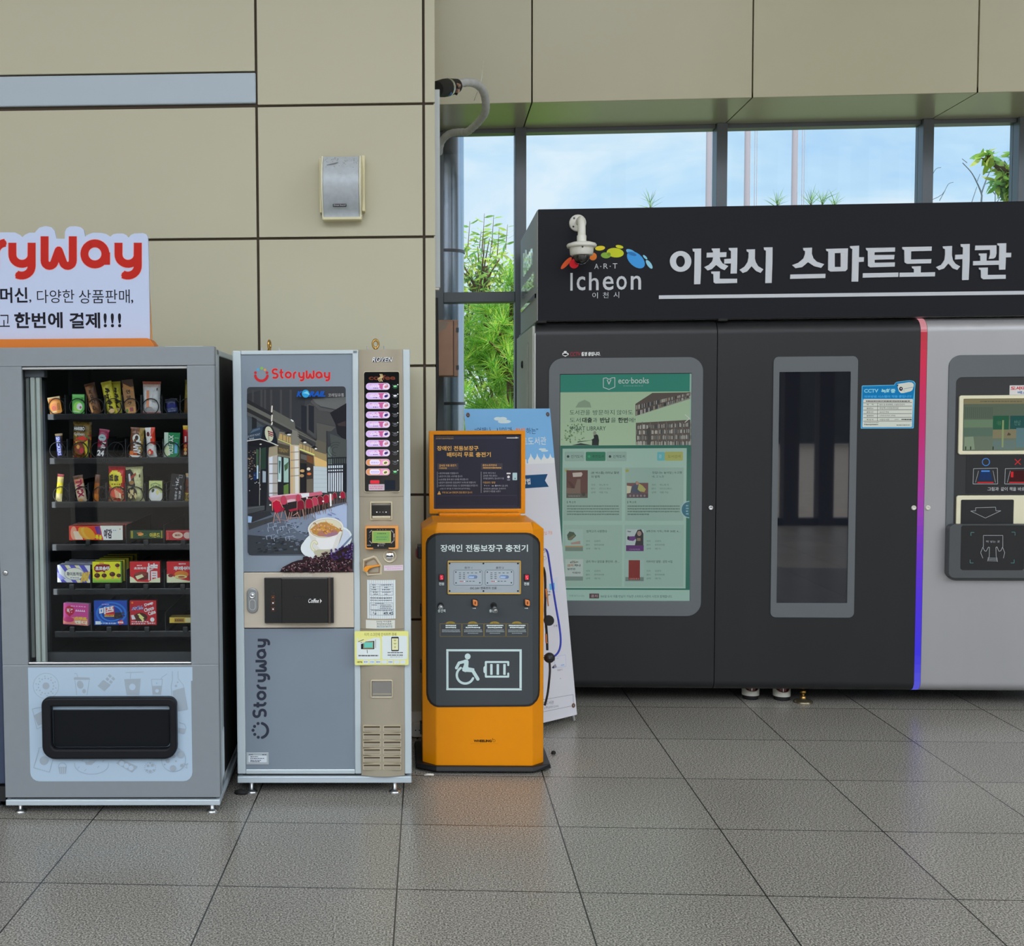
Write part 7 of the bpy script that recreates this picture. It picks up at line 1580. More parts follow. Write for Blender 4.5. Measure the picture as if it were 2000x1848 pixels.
g.rect(*zb(1030, 452), *zb(1328, 662), lin((120, 84, 84))); g.poly([zb(1030, 490), zb(1100, 500), zb(1090, 590), zb(1030, 600)], lin((206, 206, 176))); g.poly([zb(1080, 590), zb(1096, 510), zb(1140, 470), zb(1160, 430), zb(1196, 440), zb(1200, 540), zb(1230, 600)], lin((70, 84, 104))); g.poly([zb(1180, 540), zb(1200, 460), zb(1250, 490), zb(1296, 540), zb(1276, 580), zb(1210, 570)], lin((174, 176, 104))); g.ell(*zb(1176, 456), 3, 3.6, lin((180, 140, 124))); g.rect(*zb(1030, 600), *zb(1328, 662), lin((92, 78, 84)))
for k in range(5): g.ell(*zb(1078+50*k, 632), 2, 2.2, lin((140, 136, 144)))
gt('(본 넥스톱) 라마님 할번', 532, 920, 294, 332, TX_, .012, zb); gt('의 법칙', 532, 650, 348, 382, TX_, .012, zb); gt('헌집나는 놓아업 | 수고했', 1386, 1800, 294, 330, TX_, .006, zb); gt('네, 고 노트', 1384, 1550, 348, 380, TX_, .0, zb)
for X_ in (530, 1376):
    for k, (s, t) in enumerate((('저자', '박노해 저'), ('출판사', '리더스북스'), ('상태', '대출 가능'))): gt(s, X_, X_+60, 466+52*k, 494+52*k, T2, 0, zb); gt(t, X_+116, X_+(236 if k != 1 else 284), 466+52*k, 494+52*k, T2, 0, zb)
for X_ in (196, 1040):
    g.rect(*zb(X_, 706), *zb(X_+8, 738), TX_); gt('책 소개', X_+28, X_+118, 706, 736, TX_, .01, zb)
    for k in range(4): g.dashes(zb(X_, 0)[0], zb(X_+(728 if k < 3 or X_ < 500 else 300), 0)[0], zb(0, 768+38*k)[1], 2.6, lin((104, 134, 124)), k+X_, 2, 6, .5)
g.ell(*zb(1902, 824), 16.6, 16.8, lin((170, 206, 206)), 0, 24, 90, 270); g.ell(*zb(1902, 824), 15, 15.2, lin((48, 116, 136)), 0, 24, 90, 270)
for k in range(4): g.dashes(zb(1856, 0)[0], zb(1892, 0)[0], zb(0, 762+38*k)[1], 2.6, lin((150, 196, 206)), k, 1.2, 2.4, .5)
# covers below
g.rect(*zk_(172, 100), *zk_(418, 404), lin((168, 200, 190))); g.poly([zk_(196, 180), zk_(230, 130), zk_(290, 140), zk_(324, 190), zk_(260, 250), zk_(210, 250)], lin((74, 96, 76))); g.poly([zk_(210, 230), zk_(300, 170), zk_(310, 190), zk_(240, 260)], lin((120, 120, 92))); g.poly([zk_(240, 290), zk_(380, 260), zk_(384, 306), zk_(260, 310)], lin((176, 150, 136))); g.rect(*zk_(172, 330), *zk_(418, 350), lin((176, 150, 110))); g.rect(*zk_(172, 350), *zk_(418, 404), lin((120, 142, 130)))
g.rect(*zk_(1020, 100), *zk_(1266, 404), lin((186, 204, 204))); g.poly([zk_(1140, 190), zk_(1180, 110), zk_(1230, 100), zk_(1262, 160), zk_(1262, 330), zk_(1140, 330), zk_(1160, 250)], lin((50, 48, 56))); g.ell(*zk_(1204, 158), 4.2, 5, lin((166, 140, 130))); g.poly([zk_(1040, 200), zk_(1140, 196), zk_(1160, 230), zk_(1120, 262), zk_(1060, 256)], lin((104, 58, 130))); g.ell(*zk_(1050, 222), 2, 4, lin((40, 36, 50))); g.rect(*zk_(1020, 322), *zk_(1266, 404), lin((94, 48, 116))); gt('다이어트', 1070, 1220, 370, 392, lin((176, 150, 190)), 0, zk_); g.rect(*zk_(1172, 222), *zk_(1222, 262), lin((140, 120, 104))); gt('New', 1040, 1090, 118, 140, lin((60, 60, 70)), .03, zk_)
g.rect(*zk_(172, 516), *zk_(418, 816), lin((186, 206, 198))); gt('e5%∞', 240, 352, 540, 574, lin((110, 70, 60)), .02, zk_); gt('금리', 200, 284, 586, 620, lin((176, 110, 60)), .03, zk_); gt('하나', 298, 388, 586, 620, lin((60, 60, 70)), .03, zk_); gt('알면돈', 200, 316, 640, 668, lin((70, 76, 84)), .02, zk_); gt('이된다', 270, 386, 692, 720, lin((70, 76, 84)), .02, zk_); g.rect(*zk_(172, 758), *zk_(418, 816), lin((128, 150, 142)))
g.rect(*zk_(1010, 516), *zk_(1266, 824), lin((164, 196, 188))); g.rect(*zk_(1010, 766), *zk_(1266, 824), lin((118, 140, 134))); g.rect(*zk_(1056, 530), *zk_(1212, 806), lin((136, 48, 44))); g.dashes(zk_(1070, 0)[0], zk_(1206, 0)[0], zk_(0, 780)[1], 3, lin((170, 130, 124)), 3, 1.4, 3, 1.2)
for s, a_, b_, Y_ in (('밥먹고가 사랑한다', 470, 754, 110), ('8주간의 기적 | 하루 30분, 4…', 1306, 1784, 112), ('금리 하나 알았을 뿐인데 : 돈…', 460, 932, 532), ('리바이던 알람 : 감정 사업', 1304, 1664, 532)): gt(s, a_, b_, Y_, Y_+36, lin((70, 98, 92)), .008, zk_)
for X_ in (460, 1306):
    for Y_ in (252, 668):
        for k, (s, t) in enumerate((('저자', '김양미'), ('출판사', '창작과비평'), ('상태', '대출 가능'))): gt(s, X_, X_+56, Y_+52*k, Y_+26+52*k, T2, 0, zk_); gt(t, X_+116, X_+(200 if k != 1 else 250), Y_+52*k, Y_+26+52*k, T2, 0, zk_)
g.rect(x0s, zk_(0, 968)[1], x1s, y1s, lin((166, 204, 192))); gt('구분보드(123)', 222, 436, 1014, 1046, lin((110, 140, 130)), 0, zk_); g.rect(*zk_(508, 996), *zk_(642, 1064), lin((92, 66, 72))); gt('공지', 530, 622, 1012, 1050, lin((186, 180, 180)), .01, zk_); gt('365일 도서 대출 반납이 가능한 스마트도서관이 시민과 함께합니다.', 664, 1664, 1016, 1056, lin((76, 106, 100)), .004, zk_)
g.build('screen_picture', SCREEN, scr)
o = ubox(fa, UA, 'camera_notice', 1094.4, 1176.6, 682.4, 699.6, -.0012, .001, pm('notice_black', (34, 33, 36), .4), .002, 0)
g = G(lambda x, y, d: fa.at(x, y, -.0013+d), -.0002); wn_ = alb((214, 216, 220))
g.ell(*za(370, 236), 3, 1.6, wn_); g.poly([za(342, 250), za(350, 244), za(390, 244), za(404, 254), za(402, 266), za(390, 272), za(372, 284), za(352, 274), za(342, 268)], wn_); g.ell(*za(370, 262), 4.6, 1.9, alb((34, 33, 36))); g.text('CCTV', *za(418, 240), *za(520, 276), alb((160, 40, 56)), .01, shear=.1); g.text('촬영 중입니다.', *za(528, 238), *za(712, 276), wn_, .05, shear=.1)
g.build('notice_print', PRINT, o)
def button(fr, par, x, y, mat=WCAST, r=.0125):
    c = fr.at(x, y, 0); m = M(); m.lathe([(r, .002), (r, -.004), (r*.8, -.006), (r*.45, -.006), (r*.4, -.003), (0, -.003)], (c.x, 0, c.z), 'y', 20); m.build('door_lock', mat, par)
button(fa, UA, 1388, 992, STEEL)
# side of the kiosk
xl_ = -ha
m = M(); m.box(xl_-.012, xl_+.004, .035, LD_-.01, ZB+.03, ZT-.02); m.build('side_panel', SIDE, UA, bevel=.003)
m = M(); m.box(xl_-.004, xl_+.002, .002, .03, ZB+.06, ZT-.06); m.build('edge_trim', pm('edge_white', (196, 198, 196), .35, .3), UA)
m = M(); m.box(xl_-.0155, xl_-.011, .30, .90, ZB+.12, ZT-.10); m.build('side_door', SIDE, UA, bevel=.002)
m = M(); m.box(xl_-.0125, xl_-.0118, .285, .30, ZB+.11, ZT-.09); m.box(xl_-.0125, xl_-.0118, .285, .915, ZB+.105, ZB+.12); m.build('side_door_gap', BLACK, UA)
c = Vector((xl_-.016, .62, ZT-.20)); m = M(); m.lathe([(.022, .004), (.022, -.006), (.014, -.010), (0, -.010)], tuple(c), 'x', 18); m.build('side_lock', DARKSTEEL, UA)
# --- book cabinet
uring(fb, UB, 'window_bezel', (1511, 697, 1668, 1207), (1522.5, 727, 1654.5, 1178.5), .028, .002, -.006, .004, BEZ)
GL_ = pm('dark_mirror_glass', (24, 26, 34), .02, spec=1.0)
p, q = fb.at(1522, 727, 0), fb.at(1655, 1179, 0); m = M(); m.box(p.x, q.x, -.001, .003, q.z, p.z); gl_ = m.build('dark_window', GL_, UB)
o = None
g = G(lambda x, y, d: fb.at(x, y, -.0012+d), 0)
BS = alb((202, 206, 196)); BU = alb((14, 118, 176)); B2 = alb((96, 178, 226))
def zs6(X_, Y_): return 1670+X_/13.333, 730+Y_/13.333
st_o = [zs6(*p_) for p_ in ((176, 325), (200, 308), (1020, 290), (1045, 240), (1090, 212), (1420, 172), (1530, 192), (1575, 250), (1560, 420), (1530, 1400), (1515, 1425), (160, 1432), (148, 1415))]
pz_ = [fb.at(*p_, -.001) for p_ in st_o]; m = M(); m.prism([(v.x, v.z) for v in pz_], -.0012, .0005, B2); o = m.build('camera_sticker', PRINT, UB)
g = G(lambda x, y, d: fb.at(x, y, -.0013+d), -.0002)
def SP_(c, *pts): g.poly([zs6(*p_) for p_ in pts], c)
SP_(BU, (192, 330), (1030, 306), (1060, 240), (1100, 226), (1410, 186), (1510, 205), (1555, 260), (1545, 420), (1515, 650), (188, 650)); SP_(alb((60, 140, 190)), (188, 650), (1515, 650), (1505, 1408), (168, 1416))
SP_(BS, (214, 680), (235, 660), (1495, 658), (1510, 680), (1482, 1376), (1460, 1390), (200, 1394), (192, 1376))
SP_(BS, (1100, 268), (1400, 222), (1480, 228), (1530, 268), (1530, 320), (1490, 430), (1440, 462), (1260, 505), (1190, 505), (1140, 450), (1112, 350)); SP_(alb((22, 60, 90)), (1085, 285), (1135, 280), (1105, 350)); g.ell(*zs6(1195, 394), 3.6, 4, alb((50, 40, 50))); g.ell(*zs6(1200, 388), 1.1, 1.3, alb((216, 216, 216))); g.line([zs6(1270, 400), zs6(1510, 348)], .8, alb((110, 120, 140))); g.line([zs6(1250, 415), zs6(1300, 470)], .5, alb((150, 155, 165)))
g.text('CCTV', *zs6(238, 398), *zs6(606, 492), alb((130, 196, 236)), .03); g.text('녹화중', *zs6(684, 394), *zs6(1050, 500), alb((150, 206, 236)), .05); g.text('외부방범 시스템이 작동 중입니다', *zs6(238, 566), *zs6(1470, 622), alb((70, 160, 220)), .03)
LNc = alb((130, 130, 126)); TK = alb((60, 60, 60))
for Y_ in (756, 848, 944, 1042, 1140, 1236): g.rect(*zs6(216, Y_-4), *zs6(1480, Y_+4), LNc)
g.rect(*zs6(582, 756), *zs6(588, 1236), LNc); g.dashes(zs6(284, 0)[0], zs6(1440, 0)[0], zs6(0, 702)[1], 2, TK, 3, 2, 6, .5)
for k, (s, a_) in enumerate((('목    적', '범죄 및 화재예방, 시설안전관리'), ('촬영장소', '무인책 스마트라이브'), ('촬영시간', '24시간 연속'), ('촬영범위', '스마트라이브 (주변)'), ('책 임 자', '시립도서관'))): g.text(s, *zs6(304, 786+98*k), *zs6(478, 822+98*k), TK, .01); g.text(a_, *zs6(636, 782+98*k-(10 if k == 1 else 0)), *zs6((1290, 1130, 880, 1050, 890)[k], 826+98*k), TK, .0)
g.text('연락처 :', *zs6(1030, 1176), *zs6(1150, 1206), TK); g.dashes(zs6(1210, 0)[0], zs6(1480, 0)[0], zs6(0, 1178)[1], 2.2, TK, 4, 2, 4, .5); g.dashes(zs6(240, 0)[0], zs6(610, 0)[0], zs6(0, 1268)[1], 1, LNc, 4, 3, 6, .4); g.text('Hansystem', *zs6(240, 1306), *zs6(600, 1344), TK, .03); g.dashes(zs6(1080, 0)[0], zs6(1430, 0)[0], zs6(0, 1330)[1], 1.1, TK, 5, 2, 5, .5)
g.build('sticker_print', PRINT, o)
button(fb, UB, 1784.5, 992)
# light strip between the cabinets
pr_ = prof(.075, .055)[2:]; zz_ = [pr_[0]]
path = pr_[:10]+[(0, ZT-.075-(ZT-ZB-.13)*k/40) for k in range(1, 40)]+pr_[10:]
KEY = [(2.2, (226, 150, 160)), (ZT-.06, (226, 150, 160)), (ZT-.09, (200, 56, 70)), (1.83, (222, 48, 84)), (1.45, (206, 44, 120)), (1.2, (186, 56, 160)), (1.03, (160, 64, 190)), (.85, (120, 54, 214)), (.6, (84, 50, 232)), (.3, (64, 54, 240)), (.12, (96, 96, 236)), (-1, (96, 96, 236))]
def ledc(z):
    for (za_, ca), (zb__, cb) in zip(KEY, KEY[1:]):
        if zb__ <= z <= za_: t = (za_-z)/(za_-zb__); return tuple(a*(1-t)+b*t for a, b in zip(ca, cb))
    return KEY[-1][1]
m = M(); wA, wB = hb, hb+(cx2_-cx1_)
for (ya_, z_a), (yb_, z_b) in zip(path, path[1:]):
    m.add([(wA, ya_-.001, z_a), (wB, ya_-.001, z_a), (wB, yb_-.001, z_b), (wA, yb_-.001, z_b)], [(0, 1, 2, 3)], lin(ledc((z_a+z_b)/2)))
m.box(wA, wB, .02, .06, ZB+.03, ZT-.03, lin((60, 40, 60)))
m.build('light_strip', colmat('led_strip_glow', .3, .5, emit=.62, base=.2), UB)
# --- return terminal
def zt_c(X_, Y_): return 1820+X_/3.694, 660+Y_/3.694
RX = 2118
uring(fc, UC, 'terminal_bezel', (*zt_c(126, 125), RX, 1135), (*zt_c(176, 285), RX-14, 1112), .06, .03, -.005, .004, BEZ)
ubox(fc, UC, 'terminal_panel', zt_c(172, 0)[0], RX-12, zt_c(0, 281)[1], 1114, -.001, .004, pm('terminal_black', (42, 43, 45), .4), .03, 0)
CRM = pm('cream_frame', (222, 212, 184), .4)
uring(fc, UC, 'screen_frame', (*zt_c(200, 416), RX-22, 887), (*zt_c(230, 440), RX-29, 880), .012, .003, -.010, .002, CRM)
p, q = fc.at(*zt_c(229, 439), -.002), fc.at(RX-28.6, 881, -.002); m = M(); m.box(p.x, q.x, -.004, -.001, q.z, p.z); s2 = m.build('terminal_screen', BLACKGLOSS, UC)
g = G(lambda x, y, d: fc.at(x, y, -.0041+d), -.0002)
sx0, sy0 = zt_c(231, 441); sx1, sy1 = RX-29, 880
g.rect(sx0, sy0, sx1, sy1, lin((126, 142, 122))); g.rect(sx0, sy0, sx1, zt_c(0, 478)[1], lin((160, 152, 116)))
g.rect(sx0, zt_c(0, 478)[1], sx1, zt_c(0, 590)[1], lin((112, 128, 110)))
for k in range(14): g.rect(sx0+2+4*k, zt_c(0, 500)[1], sx0+4+4*k, zt_c(0, 580)[1], lin((104, 118, 104)), up=(k == 0))
g.rect(sx0, zt_c(0, 590)[1], *zt_c(440, 645), lin((130, 158, 128))); g.rect(*zt_c(442, 562), *zt_c(555, 662), lin((50, 112, 84))); g.rect(*zt_c(566, 562), RX-60, zt_c(0, 656)[1], lin((44, 100, 96))); g.rect(sx0, zt_c(0, 650)[1], *zt_c(440, 710), lin((108, 136, 118))); g.rect(*zt_c(440, 662), *zt_c(620, 724), lin((156, 150, 118))); g.poly([zt_c(552, 682), zt_c(570, 694), zt_c(566, 704), zt_c(542, 704)], lin((96, 88, 76))); g.rect(*zt_c(610, 650), RX-34, zt_c(0, 790)[1], lin((112, 150, 156)))
g.poly([zt_c(236, 716), zt_c(300, 712), zt_c(310, 806), zt_c(234, 808)], lin((156, 178, 150))); g.rect(*zt_c(440, 740), *zt_c(600, 806), lin((122, 146, 140))); g.rect(*zt_c(508, 594), *zt_c(516, 790), lin((166, 186, 130)))
g.text('대출', *zt_c(470, 600), *zt_c(500, 630), lin((96, 150, 110))); g.text('반납', *zt_c(596, 594), *zt_c(640, 630), lin((110, 160, 150))); g.dashes(zt_c(350, 0)[0], zt_c(650, 0)[0], zt_c(0, 455)[1], 2, lin((120, 120, 96)), 4)
for X_ in (240, 276, 438): g.rect(*zt_c(X_, 784), *zt_c(X_+8, 808), lin((60, 70, 60)))
g.build('screen_picture', SCREEN, s2)
o = ubox(fc, UC, 'paper_label', *[zt_c(562, 0)[0], 2040], zt_c(0, 343)[1], zt_c(0, 410)[1], -.0022, -.0005, pm('label_white', (206, 204, 204), .5), .001, 0)
g = G(lambda x, y, d: fc.at(x, y, -.0023+d), -.0002); g.text('도서대출 반납', *zt_c(570, 350), 2036, zt_c(0, 376)[1], alb((196, 60, 66)), .04); g.text('베스트', *zt_c(620, 384), 2016, zt_c(0, 404)[1], alb((50, 100, 150)), .02); g.build('label_print', PRINT, o)
o = ubox(fc, UC, 'guide_panel', zt_c(250, 0)[0], RX-26, zt_c(0, 852)[1], zt_c(0, 1122)[1], -.0022, -.0005, BLACK, .004, 0)
g = G(lambda x, y, d: fc.at(x, y, -.0023+d), -.0002); GYc = alb((160, 164, 168)); BLc = alb((70, 130, 206)); RDc = alb((196, 40, 46))
a_ = zt_c(390, 896); g.arc(a_[0], a_[1], 7, 7, 0, 360, 1.5, BLc, 24); g.line([zt_c(600, 876), zt_c(640, 914)], 1.5, RDc); g.line([zt_c(640, 876), zt_c(600, 914)], 1.5, RDc)
for X_, cc in ((295, BLc), (524, RDc), (753, RDc)):
    g.line([zt_c(X_+2, 1054), zt_c(X_+6, 944), zt_c(X_+178, 940), zt_c(X_+180, 1054)], 1, GYc, closed=True); g.line([zt_c(X_+20, 1044), zt_c(X_+42, 960)], .8, GYc); g.line([zt_c(X_+164, 1044), zt_c(X_+146, 958)], .8, GYc); g.rect(*zt_c(X_+34, 1040), *zt_c(X_+150, 1048), RDc)
    if cc is BLc: g.poly([zt_c(X_+58, 954), zt_c(X_+124, 954), zt_c(X_+144, 1030), zt_c(X_+40, 1030)], alb((28, 50, 90))); g.rect(*zt_c(X_+62, 956), *zt_c(X_+122, 967), BLc)
    else: g.poly([zt_c(X_+44, 960), zt_c(X_+140, 956), zt_c(X_+146, 1036), zt_c(X_+34, 1036)], alb((60, 22, 24))); g.rect(*zt_c(X_+46, 966), *zt_c(X_+64, 1006), RDc)
for s, a_, b_ in (('그림과', 402, 482), ('같이', 498, 546), ('책을', 560, 608), ('바르게', 622, 700), ('넣어', 716, 764), ('주세요', 780, 858)): g.text(s, *zt_c(a_, 1077), *zt_c(b_, 1104), alb((190, 192, 194)), .005)
g.build('guide_print', PRINT, o)
ubox(fc, UC, 'slot_frame', *[zt_c(180, 0)[0], RX-24], zt_c(0, 1138)[1], zt_c(0, 1420)[1], -.010, .002, CRM, .012, .002)
o = ubox(fc, UC, 'return_slot', zt_c(212, 0)[0], zt_c(586, 0)[0], zt_c(0, 1168)[1], zt_c(0, 1420)[1], -.0125, -.008, BLACK, .006, 0)
g = G(lambda x, y, d: fc.at(x, y, -.0126+d), -.0002); g.line([zt_c(*p_) for p_ in ((316, 1226), (460, 1222), (462, 1248), (498, 1248), (386, 1300), (280, 1250), (316, 1248))], .9, GYc, closed=True); g.build('arrow_mark', PRINT, o)
uring(fc, UC, 'tray_surround', (*zt_c(128, 1346), RX-16, 1130), (*zt_c(214, 1356), 2000, 1114), .03, .012, -.05, .002, pm('tray_grey_plastic', (72, 75, 78), .45), .006)
o = ubox(fc, UC, 'book_tray', zt_c(210, 0)[0], 2001, zt_c(0, 1346)[1], zt_c(0, 1686)[1], -.046, .0, pm('tray_black', (28, 28, 30), .35), .010, .004)
g = G(lambda x, y, d: fc.at(x, y, -.0461+d), -.0003); TQ = alb((90, 150, 150))
for X_, Y_, u_, v_ in ((282, 1404, 1, 1), (600, 1402, -1, 1), (276, 1624, 1, -1), (594, 1624, -1, -1)): g.line([zt_c(X_+24*u_, Y_), zt_c(X_, Y_), zt_c(X_, Y_+24*v_)], .8, TQ)
LW = .9
g.line([zt_c(*p_) for p_ in ((372, 1510), (372, 1426), (512, 1426), (512, 1510))], LW, GYc); g.line([zt_c(*p_) for p_ in ((368, 1590), (352, 1550), (368, 1510), (380, 1536), (392, 1540), (408, 1510), (416, 1512), (414, 1576), (402, 1612))], LW, GYc); g.line([zt_c(*p_) for p_ in ((516, 1590), (526, 1550), (510, 1510), (498, 1536), (484, 1540), (470, 1508), (462, 1512), (464, 1576), (474, 1616))], LW, GYc)
for Y_ in (1588, 1598, 1608): g.line([zt_c(402, Y_), zt_c(474, Y_+2)], .8, GYc)
g.text('책 넣는 곳', *zt_c(390, 1462), *zt_c(490, 1478), GYc); g.build('hands_mark', PRINT, o)
button(fc, UC, 1812, 992)
# --- header sign
HF = Fr(((ax+dx_)/2, LY, 0)); hh = (dx_-ax)/2
HD = thing('library_header', 'long black header box with silver lettering and a colourful mark above the library cabinets', 'sign', HF)
sxl = HF.at(1050, 420).x; szt = HF.at(1050, 409).z; szb = ZT+.004
SBLK = pm('sign_black', (14, 15, 24), .5, spec=.25)
m = M(); m.box(sxl+.004, hh, 0, .02, szb, szt); m.build('front_board', SBLK, HD, bevel=.001)
m = M(); m.box(sxl, hh, .02, LD_-.02, szb, szt); m.build('header_box', pm('header_side_steel', (168, 170, 170), .45, .05), HD, bevel=.002)
g = G(px(HF), -.0003)
def zh(X_, Y_): return 1000+X_/5, 380+Y_/5
def he(c, x, y, rx, ry, rot): a_ = zh(x, y); g.ell(a_[0], a_[1], rx/5, ry/5, alb(c), rot, 24)
he((222, 90, 48), 530, 670, 76, 22, -48); he((214, 40, 52), 606, 676, 46, 46, 0); he((150, 30, 40), 640, 650, 30, 40, 20); he((226, 118, 44), 790, 605, 38, 38, 0)
he((214, 196, 44), 860, 524, 49, 23, -6); he((196, 196, 40), 1050, 510, 38, 16, 12); he((186, 192, 36), 1008, 568, 84, 46, 6); he((126, 166, 60), 916, 594, 48, 29, 4); he((110, 140, 44), 946, 582, 18, 16, 20)
he((96, 170, 226), 1165, 566, 56, 24, 28); he((60, 146, 214), 1210, 638, 104, 62, 42); he((44, 110, 176), 1172, 580, 46, 16, 18); he((126, 190, 226), 1300, 612, 28, 11, 45); he((140, 196, 226), 1340, 682, 50, 20, 55)
LC_ = alb((188, 192, 198))
def ht(s, a_, b_, c, d, bo=0, col=LC_): g.text(s, *zh(a_, c), *zh(b_, d), col, bo)
ht('A', 804, 846, 676, 726); ht('·', 862, 872, 698, 708); ht('R', 894, 936, 674, 724); ht('·', 954, 964, 696, 706); ht('T', 984, 1028, 672, 722)
for s, a_, b_, c, d in (('I', 570, 592, 766, 938), ('c', 632, 716, 800, 936), ('h', 752, 846, 760, 934), ('e', 886, 992, 798, 934), ('o', 1020, 1120, 796, 930), ('n', 1160, 1260, 794, 928)): ht(s, a_, b_, c, d, .008)
ht('이', 784, 838, 956, 1014, .0); ht('천', 888, 942, 954, 1010, .0); ht('시', 992, 1046, 950, 1010, .0)
g.build('town_mark', GLOSS, HD)
# the large cut letters
MET = pm('brushed_letter_steel', (184, 188, 194), .42, .35)
lg = G(px(HF), -.006)
z1_ = lambda X_, Y_: (1300+X_/5.5556, 460+Y_/5.5556)
z2_ = lambda X_, Y_: (1640+X_/5.5556, 450+Y_/5.5556)
def lp(z, *pts):
    a_ = [HF.at(*z(*p_), -.004) for p_ in pts]; lg.prism([(v.x, v.z) for v in a_], -.006, 0)
def lring(z, cx_, cy_, rx, ry, ix, iy):
    o_, i_ = [], []
    for k in range(32):
        w = 2*math.pi*k/32; v = HF.at(*z(cx_+rx*math.cos(w), cy_+ry*math.sin(w)), -.004); o_.append((v.x, v.z)); v = HF.at(*z(cx_-1+ix*math.cos(w), cy_+iy*math.sin(w)), -.004); i_.append((v.x, v.z))
    lg.ring(o_, i_, -.006, 0)
lring(z1_, 162, 282, 117, 113, 48, 62)
lp(z1_, (290, 144), (385, 142), (383, 390), (376, 528), (308, 530), (314, 180), (296, 172))
lp(z1_, (500, 142), (588, 140), (588, 184), (660, 182), (658, 234), (586, 236), (594, 268), (618, 304), (680, 332), (640, 376), (600, 362), (548, 320), (500, 366), (456, 380), (418, 344), (470, 318), (504, 282), (516, 238), (444, 240), (446, 188), (512, 186), (514, 170), (502, 160))
lp(z1_, (684, 136), (778, 134), (776, 300), (772, 412), (704, 414), (708, 304), (634, 306), (636, 256), (708, 252), (708, 168), (688, 160))
lp(z1_, (492, 392), (588, 390), (586, 470), (775, 470), (775, 516), (540, 522), (520, 508), (518, 420), (496, 412))
lp(z1_, (876, 152), (970, 150), (968, 250), (978, 290), (1004, 334), (1060, 368), (1030, 406), (980, 386), (932, 334), (884, 390), (838, 408), (800, 374), (856, 338), (888, 288), (898, 240), (900, 184), (880, 174))
lp(z1_, (1064, 130), (1160, 128), (1158, 300), (1150, 516), (1080, 518), (1088, 166), (1068, 156))
lp(z1_, (1490, 136), (1588, 132), (1586, 200), (1604, 250), (1640, 286), (1720, 312), (1686, 352), (1610, 334), (1545, 290), (1480, 344), (1408, 356), (1372, 322), (1440, 296), (1494, 250), (1512, 200), (1512, 170), (1494, 160))
lp(z1_, (1352, 424), (1734, 416), (1732, 462), (1350, 472))
lp(z1_, (1738, 146), (1978, 140), (1976, 190), (1834, 192), (1834, 342), (1898, 342), (1898, 192), (1976, 190), (1972, 366), (1950, 388), (1786, 392), (1762, 374), (1764, 176), (1744, 168))
lp(z2_, (110, 172), (210, 166), (208, 292), (262, 292), (260, 340), (206, 344), (200, 556), (128, 556), (136, 206), (114, 192))
lp(z2_, (282, 192), (600, 186), (598, 232), (378, 238), (376, 268), (594, 266), (588, 314), (378, 320), (378, 352), (598, 348), (596, 394), (330, 402), (306, 386), (304, 226), (286, 212))
lp(z2_, (250, 466), (636, 458), (634, 506), (248, 514))
lp(z2_, (676, 182), (998, 176), (996, 222), (774, 228), (772, 316), (994, 312), (990, 358), (730, 364), (702, 348), (700, 216), (680, 206))
lp(z2_, (780, 392), (880, 388), (878, 458), (1034, 454), (1032, 500), (646, 506), (648, 460), (804, 458), (804, 420), (784, 410))
lp(z2_, (1116, 174), (1218, 170), (1216, 270), (1228, 326), (1256, 364), (1306, 392), (1274, 430), (1226, 414), (1178, 360), (1130, 414), (1076, 432), (1042, 400), (1100, 374), (1134, 322), (1142, 260), (1142, 206), (1120, 194))
lp(z2_, (1310, 150), (1410, 148), (1408, 330), (1398, 538), (1326, 540), (1332, 312), (1250, 316), (1252, 266), (1334, 262), (1336, 186), (1314, 176))
lp(z2_, (1470, 166), (1700, 162), (1700, 250), (1690, 290), (1670, 306), (1616, 310), (1630, 260), (1630, 212), (1466, 216))
lp(z2_, (1506, 252), (1594, 250), (1592, 330), (1726, 328), (1730, 170), (1710, 160), (1708, 142), (1806, 140), (1804, 244), (1860, 244), (1858, 292), (1802, 294), (1796, 426), (1728, 428), (1726, 374), (1446, 380), (1446, 334), (1524, 332), (1524, 278), (1508, 270))
lp(z2_, (1508, 406), (1606, 404), (1604, 484), (1800, 482), (1800, 526), (1556, 532), (1532, 514), (1530, 432), (1510, 424))
lg.build('cut_letters', MET, HD)
a_, b_ = HF.at(1287, 577, -.003), HF.at(1287, 584, -.003); m = M(); m.box(a_.x, hh-.08, -.003, 0, b_.z, a_.z); m.build('underline_bar', MET, HD)
sd = G(lambda x, y, d: Vector((sxl-.0065+d, LD_-.06-(LD_-.1)*x/100, szb+(szt-szb)*(1-y/100))), 0)
def stext(s, x0, y0, x1, y1, bo, e=.006):
    vs, fs, asp = glyphs(s, bo); n = len(vs); P = [sd.mp(x0+(x1-x0)*u, y1+(y0-y1)*v, 0) for u, v in vs]; Q = [p_+Vector((e, 0, 0)) for p_ in P]
    sd.add(P+Q, list(fs)+[tuple(i+n for i in f) for f in fs])
stext('Icheon', 22, 20, 78, 44, .02); stext('이천시 스마트도서관', 10, 52, 86, 66, .02)
sd.add([sd.mp(4, 74, 0), sd.mp(96, 74, 0), sd.mp(96, 78, 0), sd.mp(4, 78, 0)]+[sd.mp(*q_, 0)+Vector((.006, 0, 0)) for q_ in ((4, 74), (96, 74), (96, 78), (4, 78))], [(0, 1, 2, 3), (4, 7, 6, 5), (0, 4, 5, 1), (2, 6, 7, 3)])
sd.build('side_letters', CHROME, HD)
for X_ in (1056, 1410):
    c = HF.at(X_, 629, -.002); m = M()
    m.box(c.x-.02, c.x+.03, -.006, .02, szb-.012, szb+.002); o = m.build('cable_tie', RUBBER, HD, bevel=.003)
